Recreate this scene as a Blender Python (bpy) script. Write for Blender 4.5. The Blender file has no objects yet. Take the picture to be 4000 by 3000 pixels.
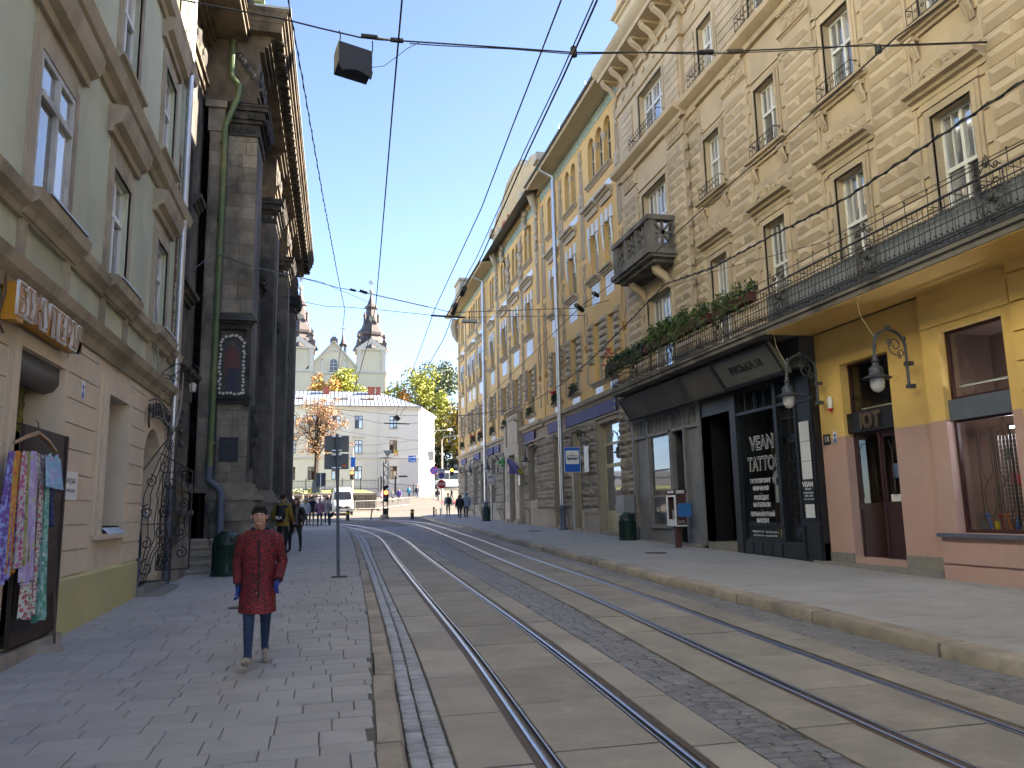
import bpy, bmesh, math, random
from math import sin, cos, pi, sqrt, atan2, radians
from mathutils import Vector, Matrix
import numpy as np
R = random.Random(11)
SC = bpy.context.scene
COL = SC.collection
# ------------------------------------------------------------------ camera
f_, r_, VX, VY = 3050., 0.02, 1270., 2011.
D_ = f_ * f_ / ((VY - 1500) + (VX - 2000) * r_)
Zc = Vector((-D_ * r_, -D_, f_)).normalized()
Yc = Vector((VX - 2000, VY - 1500, f_)).normalized()
Yc = (Yc - Zc * Yc.dot(Zc)).normalized()
Xc = Yc.cross(Zc)
RW = Matrix((Xc, Yc, Zc))                       # image axes (right, down, forward) -> world
EYE = Vector((0, 0, 1.66))
cam = bpy.data.cameras.new('street_camera')
cam.sensor_width = 36; cam.lens = f_ / 4000 * 36; cam.clip_start = .05; cam.clip_end = 3000
cob = bpy.data.objects.new('street_camera', cam); COL.objects.link(cob)
m3 = Matrix((RW.col[0], -RW.col[1], -RW.col[2])).transposed()
cob.matrix_world = Matrix.Translation(EYE) @ m3.to_4x4()
SC.camera = cob
# ------------------------------------------------------------------ sky, sun, exposure
SUN_EL, SUN_AZ = radians(28.5), radians(3)       # azimuth measured from +X towards +Y
W = bpy.data.worlds.new('World'); SC.world = W; W.use_nodes = True
nt = W.node_tree
sky = nt.nodes.new('ShaderNodeTexSky'); sky.sky_type = 'NISHITA'; sky.sun_disc = False
sky.sun_elevation = SUN_EL; sky.sun_rotation = pi / 2 - SUN_AZ
sky.altitude = 300; sky.air_density = .6; sky.dust_density = .4; sky.ozone_density = 1.0
bg = nt.nodes['Background']; bg.inputs[1].default_value = .07
tcw = nt.nodes.new('ShaderNodeTexCoord'); mpw = nt.nodes.new('ShaderNodeMapping'); mpw.inputs['Scale'].default_value = (1.6, 1.6, 5)
nzw = nt.nodes.new('ShaderNodeTexNoise'); nzw.inputs['Scale'].default_value = 1.7; nzw.inputs['Detail'].default_value = 9; nzw.inputs['Roughness'].default_value = .62
mrw = nt.nodes.new('ShaderNodeMapRange'); mxw = nt.nodes.new('ShaderNodeMix'); mxw.data_type = 'RGBA'
for i, v in enumerate((.5, .78, 0, .5)): mrw.inputs[i + 1].default_value = v
nt.links.new(tcw.outputs['Generated'], mpw.inputs[0]); nt.links.new(mpw.outputs[0], nzw.inputs['Vector']); nt.links.new(nzw.outputs['Fac'], mrw.inputs[0])
nt.links.new(mrw.outputs[0], mxw.inputs[0]); nt.links.new(sky.outputs[0], mxw.inputs[6]); mxw.inputs[7].default_value = (1.15, 1.2, 1.3, 1)
nt.links.new(mxw.outputs[2], bg.inputs[0])
sl = bpy.data.lights.new('sun', 'SUN'); sl.energy = 5.0; sl.angle = radians(.5); sl.color = (1, .9, .74)
so = bpy.data.objects.new('sun', sl); COL.objects.link(so)
sd = Vector((cos(SUN_EL) * cos(SUN_AZ), cos(SUN_EL) * sin(SUN_AZ), sin(SUN_EL)))
so.rotation_euler = sd.to_track_quat('Z', 'Y').to_euler(); so.location = sd * 100
SC.view_settings.view_transform = 'Standard'; SC.view_settings.look = 'None'
SC.view_settings.gamma = 1; SC.view_settings.use_curve_mapping = False
SC.view_settings.exposure = EXPO = 3.1
SC.view_settings.use_white_balance = True; SC.view_settings.white_balance_temperature = 6700; SC.view_settings.white_balance_tint = 13
SC.cycles.max_bounces = 6; SC.cycles.diffuse_bounces = 4; SC.cycles.glossy_bounces = 3
SC.cycles.transparent_max_bounces = 8; SC.cycles.transmission_bounces = 4
SC.cycles.sample_clamp_indirect = 4
SC.cycles.caustics_reflective = False; SC.cycles.caustics_refractive = False
# ------------------------------------------------------------------ helpers
def tag(o, label=None, cat=None, group=None, kind=None):
    if label: o['label'] = label
    if cat: o['category'] = cat
    if group: o['group'] = group
    if kind: o['kind'] = kind
    return o
def thing(name, label, cat, loc=(0, 0, 0), rz=0, group=None):
    o = bpy.data.objects.new(name, None); COL.objects.link(o)
    o.empty_display_size = .1; o.location = loc; o.rotation_euler = (0, 0, rz)
    return tag(o, label, cat, group)
def kids(o):
    return [c for c in ALLK.get(o.name, [])]
ALLK = {}
def link(o, parent=None, fix=False):
    COL.objects.link(o)
    if parent is not None:
        o.parent = parent; ALLK.setdefault(parent.name, []).append(o)
    return o
def copy_tree(o, parent=None):
    c = o.copy(); link(c, parent)
    for k in kids(o): copy_tree(k, c)
    return c
def rot(a, axis='Z'): return Matrix.Rotation(a, 3, axis)
class MB:
    """collects shapes in local axes (a, b, c); T maps them to the object's space"""
    def __init__(s, T=None, flip=None):
        s.v = []; s.f = []; s.m = []; s.mi = 0; s.T = T; s.cache = {}
    def add(s, vs, fs):
        n = len(s.v); s.v.extend(vs)
        for f in fs: s.f.append([i + n for i in f]); s.m.append(s.mi)
        return s
    def box(s, a0, a1, b0, b1, c0, c1):
        return s.add([(a0, b0, c0), (a1, b0, c0), (a1, b1, c0), (a0, b1, c0), (a0, b0, c1), (a1, b0, c1), (a1, b1, c1), (a0, b1, c1)],
                     [(0, 3, 2, 1), (4, 5, 6, 7), (0, 1, 5, 4), (1, 2, 6, 5), (2, 3, 7, 6), (3, 0, 4, 7)])
    def quad(s, *p): return s.add(list(p), [tuple(range(len(p)))])
    def prism(s, poly, c0, c1, ax='c'):
        """poly = (a, b) points counter-clockwise, extruded along c; ax picks which axis is the extrusion one"""
        n = len(poly)
        mk = {'c': lambda p, q: (p[0], p[1], q), 'a': lambda p, q: (q, p[0], p[1]), 'b': lambda p, q: (p[1], q, p[0])}[ax]
        vs = [mk(p, c0) for p in poly] + [mk(p, c1) for p in poly]
        return s.add(vs, [tuple(range(n))[::-1], tuple(range(n, 2 * n))] + [(i, (i + 1) % n, n + (i + 1) % n, n + i) for i in range(n)])
    def tube(s, pts, r, n=6, close=False, cap=True):
        pts = [Vector(p) for p in pts]; k = len(pts); rs = r if isinstance(r, (list, tuple)) else [r] * k
        rings = []; up = None
        for i in range(k):
            a = pts[(i - 1) % k] if (close or i) else pts[0]; b = pts[(i + 1) % k] if (close or i < k - 1) else pts[-1]
            d = b - a
            d = d.normalized() if d.length > 1e-9 else Vector((0, 0, 1))
            if up is None:
                up = Vector((0, 0, 1)) if abs(d.z) < .9 else Vector((1, 0, 0))
            x = d.cross(up)
            if x.length < 1e-6: x = d.orthogonal()
            x.normalize(); y = x.cross(d); up = y
            rings.append([tuple(pts[i] + (x * cos(2 * pi * j / n) + y * sin(2 * pi * j / n)) * rs[i]) for j in range(n)])
        vs = [p for q in rings for p in q]; fs = []
        for i in range(k if close else k - 1):
            for j in range(n):
                i2 = (i + 1) % k
                fs.append((i * n + j, i * n + (j + 1) % n, i2 * n + (j + 1) % n, i2 * n + j))
        if cap and not close: fs += [tuple(range(n))[::-1], tuple(range((k - 1) * n, k * n))]
        return s.add(vs, fs)
    def lathe(s, prof, c=(0, 0, 0), n=16, axis='c', sq=1.0):
        """prof = (radius, height) pairs going up; axis is the turning axis"""
        vs = []; fs = []; k = len(prof)
        for r, h in prof:
            for j in range(n):
                a = 2 * pi * (j + .5 * (n == 4)) / n; p = (r * cos(a), r * sin(a) * sq, h)
                if axis == 'a': p = (p[2], p[0], p[1])
                if axis == 'b': p = (p[1], p[2], p[0])
                vs.append((p[0] + c[0], p[1] + c[1], p[2] + c[2]))
        for i in range(k - 1):
            for j in range(n): fs.append((i * n + j, i * n + (j + 1) % n, (i + 1) * n + (j + 1) % n, (i + 1) * n + j))
        if prof[0][0] > 1e-4: fs.append(tuple(range(n))[::-1])
        if prof[-1][0] > 1e-4: fs.append(tuple(range((k - 1) * n, k * n)))
        return s.add(vs, fs)
    def ball(s, c, r, n=8, m=6):
        rx, ry, rz = r if isinstance(r, (tuple, list)) else (r, r, r)
        vs = [(c[0], c[1], c[2] - rz)]; fs = []
        for i in range(1, m):
            t = -pi / 2 + pi * i / m
            for j in range(n):
                a = 2 * pi * j / n; vs.append((c[0] + rx * cos(t) * cos(a), c[1] + ry * cos(t) * sin(a), c[2] + rz * sin(t)))
        vs.append((c[0], c[1], c[2] + rz)); L = len(vs) - 1
        for j in range(n):
            fs.append((0, 1 + (j + 1) % n, 1 + j)); fs.append((L, 1 + (m - 2) * n + j, 1 + (m - 2) * n + (j + 1) % n))
        for i in range(m - 2):
            for j in range(n):
                a = 1 + i * n; b = a + n; fs.append((a + j, a + (j + 1) % n, b + (j + 1) % n, b + j))
        return s.add(vs, fs)
    def hip(s, a0, a1, b0, b1, c0, c1, k=.5, e=0.):
        """diamond stone: box base with a hipped face; k ridge half share of the shorter side, e straight edge height"""
        d = min(a1 - a0, b1 - b0) * k; ce = c0 + e
        am, bm = (a0 + a1) / 2, (b0 + b1) / 2
        p = [(a0 + d, bm, c1), (a1 - d, bm, c1)] if a1 - a0 >= b1 - b0 else [(am, b0 + d, c1), (am, b1 - d, c1)]
        vs = [(a0, b0, c0), (a1, b0, c0), (a1, b1, c0), (a0, b1, c0), (a0, b0, ce), (a1, b0, ce), (a1, b1, ce), (a0, b1, ce)] + p
        fs = [(0, 1, 5, 4), (1, 2, 6, 5), (2, 3, 7, 6), (3, 0, 4, 7)]
        if a1 - a0 >= b1 - b0: fs += [(4, 5, 9, 8), (5, 6, 9), (6, 7, 8, 9), (7, 4, 8)]
        else: fs += [(4, 5, 8), (5, 6, 9, 8), (6, 7, 9), (7, 4, 8, 9)]
        return s.add(vs, fs)
    def cut(s):
        s.cache.setdefault('c', []).append((len(s.v), len(s.f)))
    def each(s, name, mat, parent=None, smooth=None, **k):
        """one object per stretch between cuts"""
        pv = pf = 0; out = []
        for cv, cf in s.cache.get('c', []):
            if cf > pf:
                q = MB(s.T); q.v = s.v[pv:cv]; q.f = [[i - pv for i in f] for f in s.f[pf:cf]]; q.m = s.m[pf:cf]
                out.append(q.build(name, mat, parent, smooth, **k))
            pv, pf = cv, cf
        return out
    def build(s, name, mat, parent=None, smooth=None, label=None, kind=None, cat=None, group=None, off=None):
        if not s.v: return None
        vs = s.v
        T = s.T
        if T is not None:
            vs = [T(*p) for p in vs]
            o0 = Vector(T(0, 0, 0)); det = (Vector(T(1, 0, 0)) - o0).cross(Vector(T(0, 1, 0)) - o0).dot(Vector(T(0, 0, 1)) - o0)
            if det < 0: s.f = [f[::-1] for f in s.f]
        base = off
        if parent is not None and off is None:
            base = world_loc(parent)
        if base is not None: vs = [(p[0] - base[0], p[1] - base[1], p[2] - base[2]) for p in vs]
        me = bpy.data.meshes.new(name); me.from_pydata([tuple(p) for p in vs], [], s.f)
        mats = mat if isinstance(mat, (list, tuple)) else [mat]
        for q in mats: me.materials.append(q)
        if len(mats) > 1: me.polygons.foreach_set('material_index', s.m)
        if smooth:
            me.polygons.foreach_set('use_smooth', [True] * len(me.polygons))
            me.set_sharp_from_angle(angle=radians(smooth if smooth > 1 else 40))
        o = bpy.data.objects.new(name, me); link(o, parent)
        return tag(o, label, cat, group, kind)
WL = {}
def world_loc(o):
    p = Vector((0, 0, 0))
    while o is not None: p = p + Vector(o.location); o = o.parent
    return p
def inst(me, name, loc, parent=None, rotm=None, scale=None, kind=None):
    o = bpy.data.objects.new(name, me); link(o, parent)
    b = world_loc(parent) if parent is not None else Vector((0, 0, 0))
    o.location = Vector(loc) - b
    if rotm is not None: o.rotation_euler = rotm
    if scale is not None: o.scale = scale
    return o
def mesh_of(mb, name, mat, smooth=None):
    """mesh data only, for pieces that share it"""
    me = bpy.data.meshes.new(name); me.from_pydata(mb.v, [], mb.f)
    for q in (mat if isinstance(mat, (list, tuple)) else [mat]): me.materials.append(q)
    if smooth:
        me.polygons.foreach_set('use_smooth', [True] * len(me.polygons)); me.set_sharp_from_angle(angle=radians(smooth))
    return me
def spiral(ca, cb, r0, r1, a0, turns, n=18):
    return [(ca + (r0 + (r1 - r0) * i / n) * cos(a0 + 2 * pi * turns * i / n), cb + (r0 + (r1 - r0) * i / n) * sin(a0 + 2 * pi * turns * i / n)) for i in range(n + 1)]
def facT(X, sg):                                   # facade axes: u along the street, v up, w out of the wall
    return lambda u, v, w: (X + sg * w, u, v)
def text_mesh(body, size, mat, depth=.01, align='CENTER', off=0., bold=0., sx=1.):
    cu = bpy.data.curves.new('text', 'FONT'); cu.body = body; cu.size = size; cu.extrude = depth / 2
    cu.align_x = align; cu.align_y = 'CENTER'; cu.offset = bold; cu.space_line = 1.0; cu.resolution_u = 3
    o = bpy.data.objects.new('text', cu); COL.objects.link(o)
    me = bpy.data.meshes.new_from_object(o.evaluated_get(bpy.context.evaluated_depsgraph_get()))
    bpy.data.objects.remove(o); bpy.data.curves.remove(cu)
    me.materials.clear(); me.materials.append(mat)
    if sx != 1: me.transform(Matrix.Diagonal((sx, 1, 1, 1)))
    return me
# facing matrices for text (text x right, y up, z out)
RZ_R = Matrix(((0, 0, -1), (-1, 0, 0), (0, 1, 0))).to_euler()   # on the right hand facades (faces -X)
RZ_L = Matrix(((0, 0, 1), (1, 0, 0), (0, 1, 0))).to_euler()     # on the left hand facades (faces +X)
RZ_C = Matrix(((1, 0, 0), (0, 0, -1), (0, 1, 0))).to_euler()    # faces the camera end (-Y)
def letter(body, size, mat, loc, rotm, parent=None, name='lettering', **k):
    return inst(text_mesh(body, size, mat, **k), name, loc, parent, rotm)
# ------------------------------------------------------------------ street profile
GY = [-60, -20, 0, 5, 9, 17, 25, 33, 49, 77, 100, 123, 140, 160, 220, 400, 900]
GZ = [-1.1, -.4, -.1, -.05, .03, .18, .33, .5, .83, 1.62, 2.7, 3.9, 5.7, 7.2, 12, 22, 30]
def gz(y): return float(np.interp(y, GY, GZ))
def lerp(pts, y): return float(np.interp(y, [p[0] for p in pts], [p[1] for p in pts]))
# ------------------------------------------------------------------ materials
def M(name, c, rough=.85, v=.14, vs=2., c2=None, a2=.6, s2=.6, st=1., thr=(.48, .62), bump=.15, bs=45, metal=0., spec=.5, ov=0., c3=None, a3=.6, s3=3., emis=None, local=False, brick=None, t3=(.55, .7)):
    m = bpy.data.materials.new(name); m.use_nodes = True; t = m.node_tree; N = t.nodes; L = t.links
    b = N['Principled BSDF']; b.inputs['Roughness'].default_value = rough; b.inputs['Metallic'].default_value = metal
    b.inputs['Specular IOR Level'].default_value = spec
    if local: pos = N.new('ShaderNodeTexCoord').outputs['Object']
    else: pos = N.new('ShaderNodeNewGeometry').outputs['Position']
    def noise(scale, det=5, vec=pos, ro=.6):
        n = N.new('ShaderNodeTexNoise'); n.inputs['Scale'].default_value = scale; n.inputs['Detail'].default_value = det
        n.inputs['Roughness'].default_value = ro
        L.new(vec, n.inputs['Vector']); return n.outputs['Fac']
    def mrange(x, a, bb, lo, hi):
        q = N.new('ShaderNodeMapRange'); L.new(x, q.inputs[0])
        for i, z in enumerate((a, bb, lo, hi)): q.inputs[i + 1].default_value = z
        return q.outputs[0]
    def mixc(fac, A, B, typ='MIX'):
        q = N.new('ShaderNodeMix'); q.data_type = 'RGBA'; q.blend_type = typ
        for sock, x in ((q.inputs[0], fac), (q.inputs[6], A), (q.inputs[7], B)):
            if isinstance(x, (int, float)): sock.default_value = x
            elif isinstance(x, tuple): sock.default_value = (*x, 1)
            else: L.new(x, sock)
        return q.outputs[2]
    def sc(vec, k):
        q = N.new('ShaderNodeMapping'); q.inputs['Scale'].default_value = k; L.new(vec, q.inputs[0]); return q.outputs[0]
    col = c
    if brick:
        q = N.new('ShaderNodeTexBrick'); bw, bh, mort, bc2, mc, ax = brick
        q.inputs['Scale'].default_value = 1; q.inputs['Brick Width'].default_value = bw; q.inputs['Row Height'].default_value = bh
        q.inputs['Mortar Size'].default_value = mort; q.inputs['Color1'].default_value = (*c, 1); q.inputs['Color2'].default_value = (*bc2, 1); q.inputs['Mortar'].default_value = (*mc, 1)
        cx = N.new('ShaderNodeSeparateXYZ'); L.new(pos, cx.inputs[0]); cb = N.new('ShaderNodeCombineXYZ')
        L.new(cx.outputs[ax[0]], cb.inputs[0]); L.new(cx.outputs[ax[1]], cb.inputs[1]); L.new(cb.outputs[0], q.inputs['Vector'])
        col = q.outputs['Color']
    if c2:
        col = mixc(mrange(noise(s2, 6, sc(pos, (1, 1, st)) if st != 1 else pos), thr[0], thr[1], 0, a2), col, c2)
    if c3:
        col = mixc(mrange(noise(s3, 8), t3[0], t3[1], 0, a3), col, c3)
    g = mrange(noise(vs, 8), .25, .75, 1 - v, 1 + v)
    if ov:
        oi = N.new('ShaderNodeObjectInfo'); g2 = mrange(oi.outputs['Random'], 0, 1, 1 - ov, 1 + ov)
        mm = N.new('ShaderNodeMath'); mm.operation = 'MULTIPLY'; L.new(g, mm.inputs[0]); L.new(g2, mm.inputs[1]); g = mm.outputs[0]
    cc = N.new('ShaderNodeCombineColor')
    for i in range(3): L.new(g, cc.inputs[i])
    col = mixc(1.0, col, cc.outputs[0], 'MULTIPLY')
    L.new(col, b.inputs['Base Color'])
    if bump:
        bn = N.new('ShaderNodeBump'); bn.inputs['Strength'].default_value = bump; bn.inputs['Distance'].default_value = .02
        L.new(noise(bs, 6), bn.inputs['Height']); L.new(bn.outputs[0], b.inputs['Normal'])
    if emis:
        b.inputs['Emission Color'].default_value = (*emis[0], 1); b.inputs['Emission Strength'].default_value = emis[1]
    return m
def plain(name, c, rough=.5, metal=0., spec=.5, emis=None):
    return M(name, c, rough, v=.06, vs=6, bump=0, metal=metal, spec=spec, emis=emis)
def h(s):                                          # sRGB hex -> linear
    q = [int(s[i:i + 2], 16) / 255 for i in (0, 2, 4)]
    return tuple(x / 12.92 if x <= .04045 else ((x + .055) / 1.055) ** 2.4 for x in q)
def glass_solid(name, c, ior=1.9, rough=.03, c2=None, s2=1.2, met=0.):
    """window glass with a dim room or curtain just behind: dark body, clear mirror surface"""
    m = M(name, c, rough, v=.3, vs=1.3, bump=0, ov=.5, c2=c2, s2=s2, a2=.8, st=.35)
    b = m.node_tree.nodes['Principled BSDF']; b.inputs['IOR'].default_value = ior; b.inputs['Metallic'].default_value = met
    return m
def glass_clear(name, tint=(.9, .93, .92), base=.06):
    m = bpy.data.materials.new(name); m.use_nodes = True; t = m.node_tree; N = t.nodes; L = t.links
    N.remove(N['Principled BSDF'])
    tr = N.new('ShaderNodeBsdfTransparent'); tr.inputs[0].default_value = (*tint, 1)
    gl = N.new('ShaderNodeBsdfGlossy'); gl.inputs['Roughness'].default_value = .02
    fr = N.new('ShaderNodeLayerWeight'); fr.inputs[0].default_value = .5
    pw = N.new('ShaderNodeMath'); pw.operation = 'POWER'; pw.inputs[1].default_value = 3.2; L.new(fr.outputs['Facing'], pw.inputs[0])
    ma = N.new('ShaderNodeMath'); ma.operation = 'MULTIPLY_ADD'; ma.inputs[1].default_value = .55; ma.inputs[2].default_value = .04; L.new(pw.outputs[0], ma.inputs[0])
    mx = N.new('ShaderNodeMixShader'); L.new(ma.outputs[0], mx.inputs[0]); L.new(tr.outputs[0], mx.inputs[1]); L.new(gl.outputs[0], mx.inputs[2])
    L.new(mx.outputs[0], N['Material Output'].inputs[0]); return m
MT = {}
MT['slab'] = M('concrete_slab', (.35, .32, .275), .8, v=.16, vs=1.2, c2=(.25, .23, .205), a2=.55, s2=1.1, bump=.25, bs=60, ov=.12, c3=(.42, .35, .26), a3=.4, s3=5)
MT['paver'] = M('grey_paver', (.385, .375, .36), .82, v=.12, vs=1.4, c2=(.30, .29, .275), a2=.6, s2=.7, bump=.3, bs=70, ov=.07, c3=(.27, .26, .24), a3=.5, s3=2.2, t3=(.58, .72))
MT['cobble'] = M('cobble_stone', (.205, .20, .20), .5, v=.16, vs=5, bump=.5, bs=35, ov=.16, c2=(.14, .138, .138), a2=.6, s2=3, spec=.6)
MT['cobblel'] = M('pale_gutter_cobble', (.33, .335, .34), .5, v=.18, vs=5, bump=.5, bs=35, ov=.16, c2=(.22, .22, .22), a2=.6, s2=3, spec=.6)
MT['kerb'] = M('kerb_stone', (.37, .32, .255), .88, v=.2, vs=3, c2=(.22, .20, .17), a2=.7, s2=1.6, bump=.5, bs=40, ov=.14)
MT['joint'] = M('joint_dirt', (.12, .11, .092), .95, v=.25, vs=6, bump=.4, bs=60, c2=(.15, .13, .10), a2=.6, s2=2)
MT['steel'] = M('rail_steel', (.42, .42, .43), .28, v=.1, vs=8, bump=.03, metal=1.)
MT['rust'] = M('rail_rust', (.10, .07, .05), .7, v=.3, vs=10, bump=.2)
MT['square'] = M('square_setts', (.15, .132, .108), .8, v=.16, vs=2, brick=(.22, .15, .016, (.11, .098, .08), (.05, .043, .035), (0, 1)), bump=.6, bs=14)
MT['asphalt'] = M('asphalt', (.07, .07, .072), .9, bump=.3, bs=90)
MT['white'] = M('white_paint', (.74, .74, .72), .5, v=.06, vs=4, bump=.03)
MT['iron'] = M('black_iron', (.022, .021, .022), .55, v=.3, vs=8, bump=.1, c2=(.06, .035, .022), a2=.5, s2=3)
MT['brown'] = M('beige_render', (.54, .43, .285), .88, v=.1, vs=1.1, c2=(.42, .335, .23), a2=.55, s2=.45, st=.3, bump=.22, bs=50, c3=(.33, .27, .19), a3=.35, s3=1.7)
MT['brownst'] = M('beige_stone', (.51, .405, .275), .88, v=.12, vs=1.5, c2=(.39, .315, .225), a2=.6, s2=.8, bump=.22, bs=50, ov=.1)
MT['browngrey'] = M('weathered_concrete', (.17, .155, .135), .92, v=.25, vs=2, c2=(.06, .055, .05), a2=.75, s2=1.4, st=.4, bump=.5, bs=30)
MT['yellow'] = M('ochre_render', (.70, .46, .19), .88, v=.07, vs=.9, c2=(.60, .385, .155), a2=.5, s2=.4, st=.4, bump=.1, bs=60)
MT['ygrey'] = M('grey_ornament', (.46, .39, .295), .85, v=.1, vs=3, bump=.25, bs=40, c2=(.36, .31, .24), a2=.5, s2=1.5)
MT['yrock'] = M('rough_stone', (.30, .255, .20), .92, v=.2, vs=3, c2=(.19, .165, .135), a2=.65, s2=1.5, bump=.8, bs=22, ov=.14)
MT['yplinth'] = M('plinth_render', (.37, .315, .245), .9, v=.12, vs=1.5, c2=(.28, .24, .19), a2=.6, s2=.7, bump=.25, bs=50)
MT['cream'] = M('cream_frame', (.52, .47, .30), .6, v=.06, vs=3, bump=.04)
MT['purple'] = M('faded_purple_board', (.085, .085, .22), .75, v=.12, vs=1.5, c2=(.12, .12, .24), a2=.5, s2=1.2, bump=.05)
MT['tile'] = M('glazed_tile', (.66, .70, .74), .25, v=.1, vs=12, bump=.08, bs=20, c2=(.42, .55, .68), a2=.5, s2=7, ov=.05)
MT['teal'] = M('teal_frieze_tile', (.42, .52, .50), .3, v=.15, vs=9, c2=(.10, .30, .28), a2=.8, s2=8, bump=.08, c3=(.45, .12, .08), a3=.7, s3=6, t3=(.62, .68))
MT['green'] = M('green_render', (.50, .53, .41), .9, v=.1, vs=.8, c2=(.36, .37, .29), a2=.65, s2=.55, st=.35, bump=.2, bs=40, c3=(.43, .42, .34), a3=.4, s3=1.8)
MT['gtrim'] = M('weathered_trim', (.40, .345, .26), .9, v=.14, vs=2, c2=(.18, .15, .115), a2=.65, s2=1., st=.5, bump=.3, bs=40)
MT['gbase'] = M('tan_render', (.66, .545, .41), .88, v=.09, vs=1, c2=(.50, .415, .31), a2=.5, s2=.6, st=.4, bump=.15, bs=50, c3=(.44, .42, .38), a3=.5, s3=.9)
MT['gyel'] = M('pale_yellow_render', (.50, .465, .22), .88, v=.1, vs=1, c2=(.40, .38, .27), a2=.6, s2=.7, bump=.15, bs=40)
MT['brick'] = M('bare_brick', (.25, .085, .05), .9, v=.3, vs=6, brick=(.26, .08, .012, (.18, .07, .045), (.28, .24, .2), (1, 2)), bump=.4, bs=30)
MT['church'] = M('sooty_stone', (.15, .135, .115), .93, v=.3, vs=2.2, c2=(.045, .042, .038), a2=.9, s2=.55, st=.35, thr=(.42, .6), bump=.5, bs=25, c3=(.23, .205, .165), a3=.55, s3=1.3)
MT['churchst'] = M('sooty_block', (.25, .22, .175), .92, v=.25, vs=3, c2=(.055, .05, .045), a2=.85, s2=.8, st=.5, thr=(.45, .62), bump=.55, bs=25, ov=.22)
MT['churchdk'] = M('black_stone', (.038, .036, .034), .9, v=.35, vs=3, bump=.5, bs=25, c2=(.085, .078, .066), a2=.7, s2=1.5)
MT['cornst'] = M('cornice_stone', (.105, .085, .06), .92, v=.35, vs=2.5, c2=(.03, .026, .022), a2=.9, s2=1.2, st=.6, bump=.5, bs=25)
MT['copper'] = M('green_painted_pipe', (.095, .145, .065), .5, v=.25, vs=2, c2=(.19, .18, .06), a2=.6, s2=1.2, bump=.08)
MT['galv'] = M('galvanised_steel', (.50, .52, .55), .38, v=.1, vs=3, bump=.03, metal=.85)
MT['bluegrey'] = M('grey_painted_metal', (.105, .125, .165), .55, v=.12, vs=3, bump=.05)
MT['zinc'] = M('zinc_roof', (.33, .355, .36), .45, v=.1, vs=.5, bump=.05, metal=.3)
MT['tin'] = M('dark_tin', (.09, .085, .08), .6, v=.2, vs=2, bump=.1)
MT['wood'] = M('dark_wood', (.035, .018, .013), .6, v=.3, vs=3, bump=.15, bs=20)
MT['shopblack'] = M('black_shopfront', (.012, .013, .016), .45, v=.3, vs=3, bump=.08)
MT['shopgrey'] = M('grey_shopfront', (.20, .20, .205), .6, v=.14, vs=2, c2=(.135, .13, .13), a2=.6, s2=.8, st=.4, bump=.08)
MT['shopdark'] = M('dark_grey_shopfront', (.050, .050, .053), .55, v=.2, vs=2, c2=(.10, .10, .105), a2=.5, s2=.8, bump=.08)
MT['shopyel'] = M('bright_yellow_render', (.74, .50, .17), .85, v=.09, vs=1, c2=(.70, .47, .16), a2=.5, s2=.7, bump=.2, bs=60, c3=(.45, .30, .10), a3=.35, s3=1.6, t3=(.58, .72))
MT['pink'] = M('pink_render', (.52, .335, .29), .85, v=.07, vs=1.2, c2=(.47, .34, .30), a2=.5, s2=.7, bump=.12, bs=60, c3=(.30, .20, .17), a3=.4, s3=1.2)
MT['granite'] = M('grey_step', (.25, .235, .21), .8, v=.15, vs=8, bump=.2, ov=.1)
MT['maroon'] = M('maroon_wood', (.045, .014, .013), .5, v=.2, vs=4, bump=.05)
MT['glass'] = glass_solid('window_glass', (.30, .32, .34), 3.2, met=.5)
MT['glassw'] = glass_solid('curtained_glass', (.36, .36, .35), 3.0, c2=(.12, .125, .13))
MT['glassd'] = glass_solid('dark_glass', (.016, .017, .019), 1.6, .02)
MT['clear'] = glass_clear('shop_glass')
MT['bin'] = M('dark_green_enamel', (.008, .03, .022), .35, v=.15, vs=5, bump=.03)
MT['sign_blue'] = plain('sign_blue', (.0, .085, .42), .4)
MT['sign_white'] = plain('sign_white', (.72, .72, .72), .4)
MT['sign_red'] = plain('sign_red', (.55, .012, .02), .4)
MT['black'] = plain('black_paint', (.012, .012, .013), .5)
MT['signback'] = M('sign_back', (.115, .13, .15), .5, v=.1, vs=3, bump=.02)
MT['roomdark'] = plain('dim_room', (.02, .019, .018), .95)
MT['soffit'] = M('tan_soffit', (.52, .43, .30), .9)  # even tan base colour of the eaves
MT['chain'] = plain('wire', (.02, .02, .022), .6)
# ------------------------------------------------------------------ ground, road, tracks, pavements
def smooth_path(pts, y0, y1, step=.25, win=5.0):
    ys = np.arange(y0 - win, y1 + win + step, step)
    px = [p[0] for p in pts]; py = [p[1] for p in pts]
    s0 = (py[1] - py[0]) / (px[1] - px[0]); s1 = (py[-1] - py[-2]) / (px[-1] - px[-2])
    xs = np.interp(ys, px, py); xs = np.where(ys < px[0], py[0] + s0 * (ys - px[0]), xs); xs = np.where(ys > px[-1], py[-1] + s1 * (ys - px[-1]), xs)
    k = int(win / step); ker = np.ones(k) / k
    for _ in range(2): xs = np.convolve(np.pad(xs, k // 2, mode='edge'), ker, mode='same')[k // 2:k // 2 + len(ys)]
    return lambda y: float(np.interp(y, ys, xs))
A1f = smooth_path([(-10, .88), (5.5, 1.52), (9.1, 1.70), (17.5, 1.9), (25.5, 2.12), (33, 2.38), (38, 2.44), (43, 2.2), (47, 1.85), (50.5, 1.4), (54, .6), (58, -1.1), (61, -3)], -12, 60, win=3.5)
B1f = smooth_path([(-10, 3.6), (4.7, 4.12), (6.9, 4.22), (12.6, 4.62), (25.2, 5.06), (31.9, 5.38), (40.4, 5.66), (46, 5.85), (52.8, 5.8), (57, 5.3), (61, 4.0), (65, 1.5), (67, -1)], -12, 66, win=4)
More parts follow.
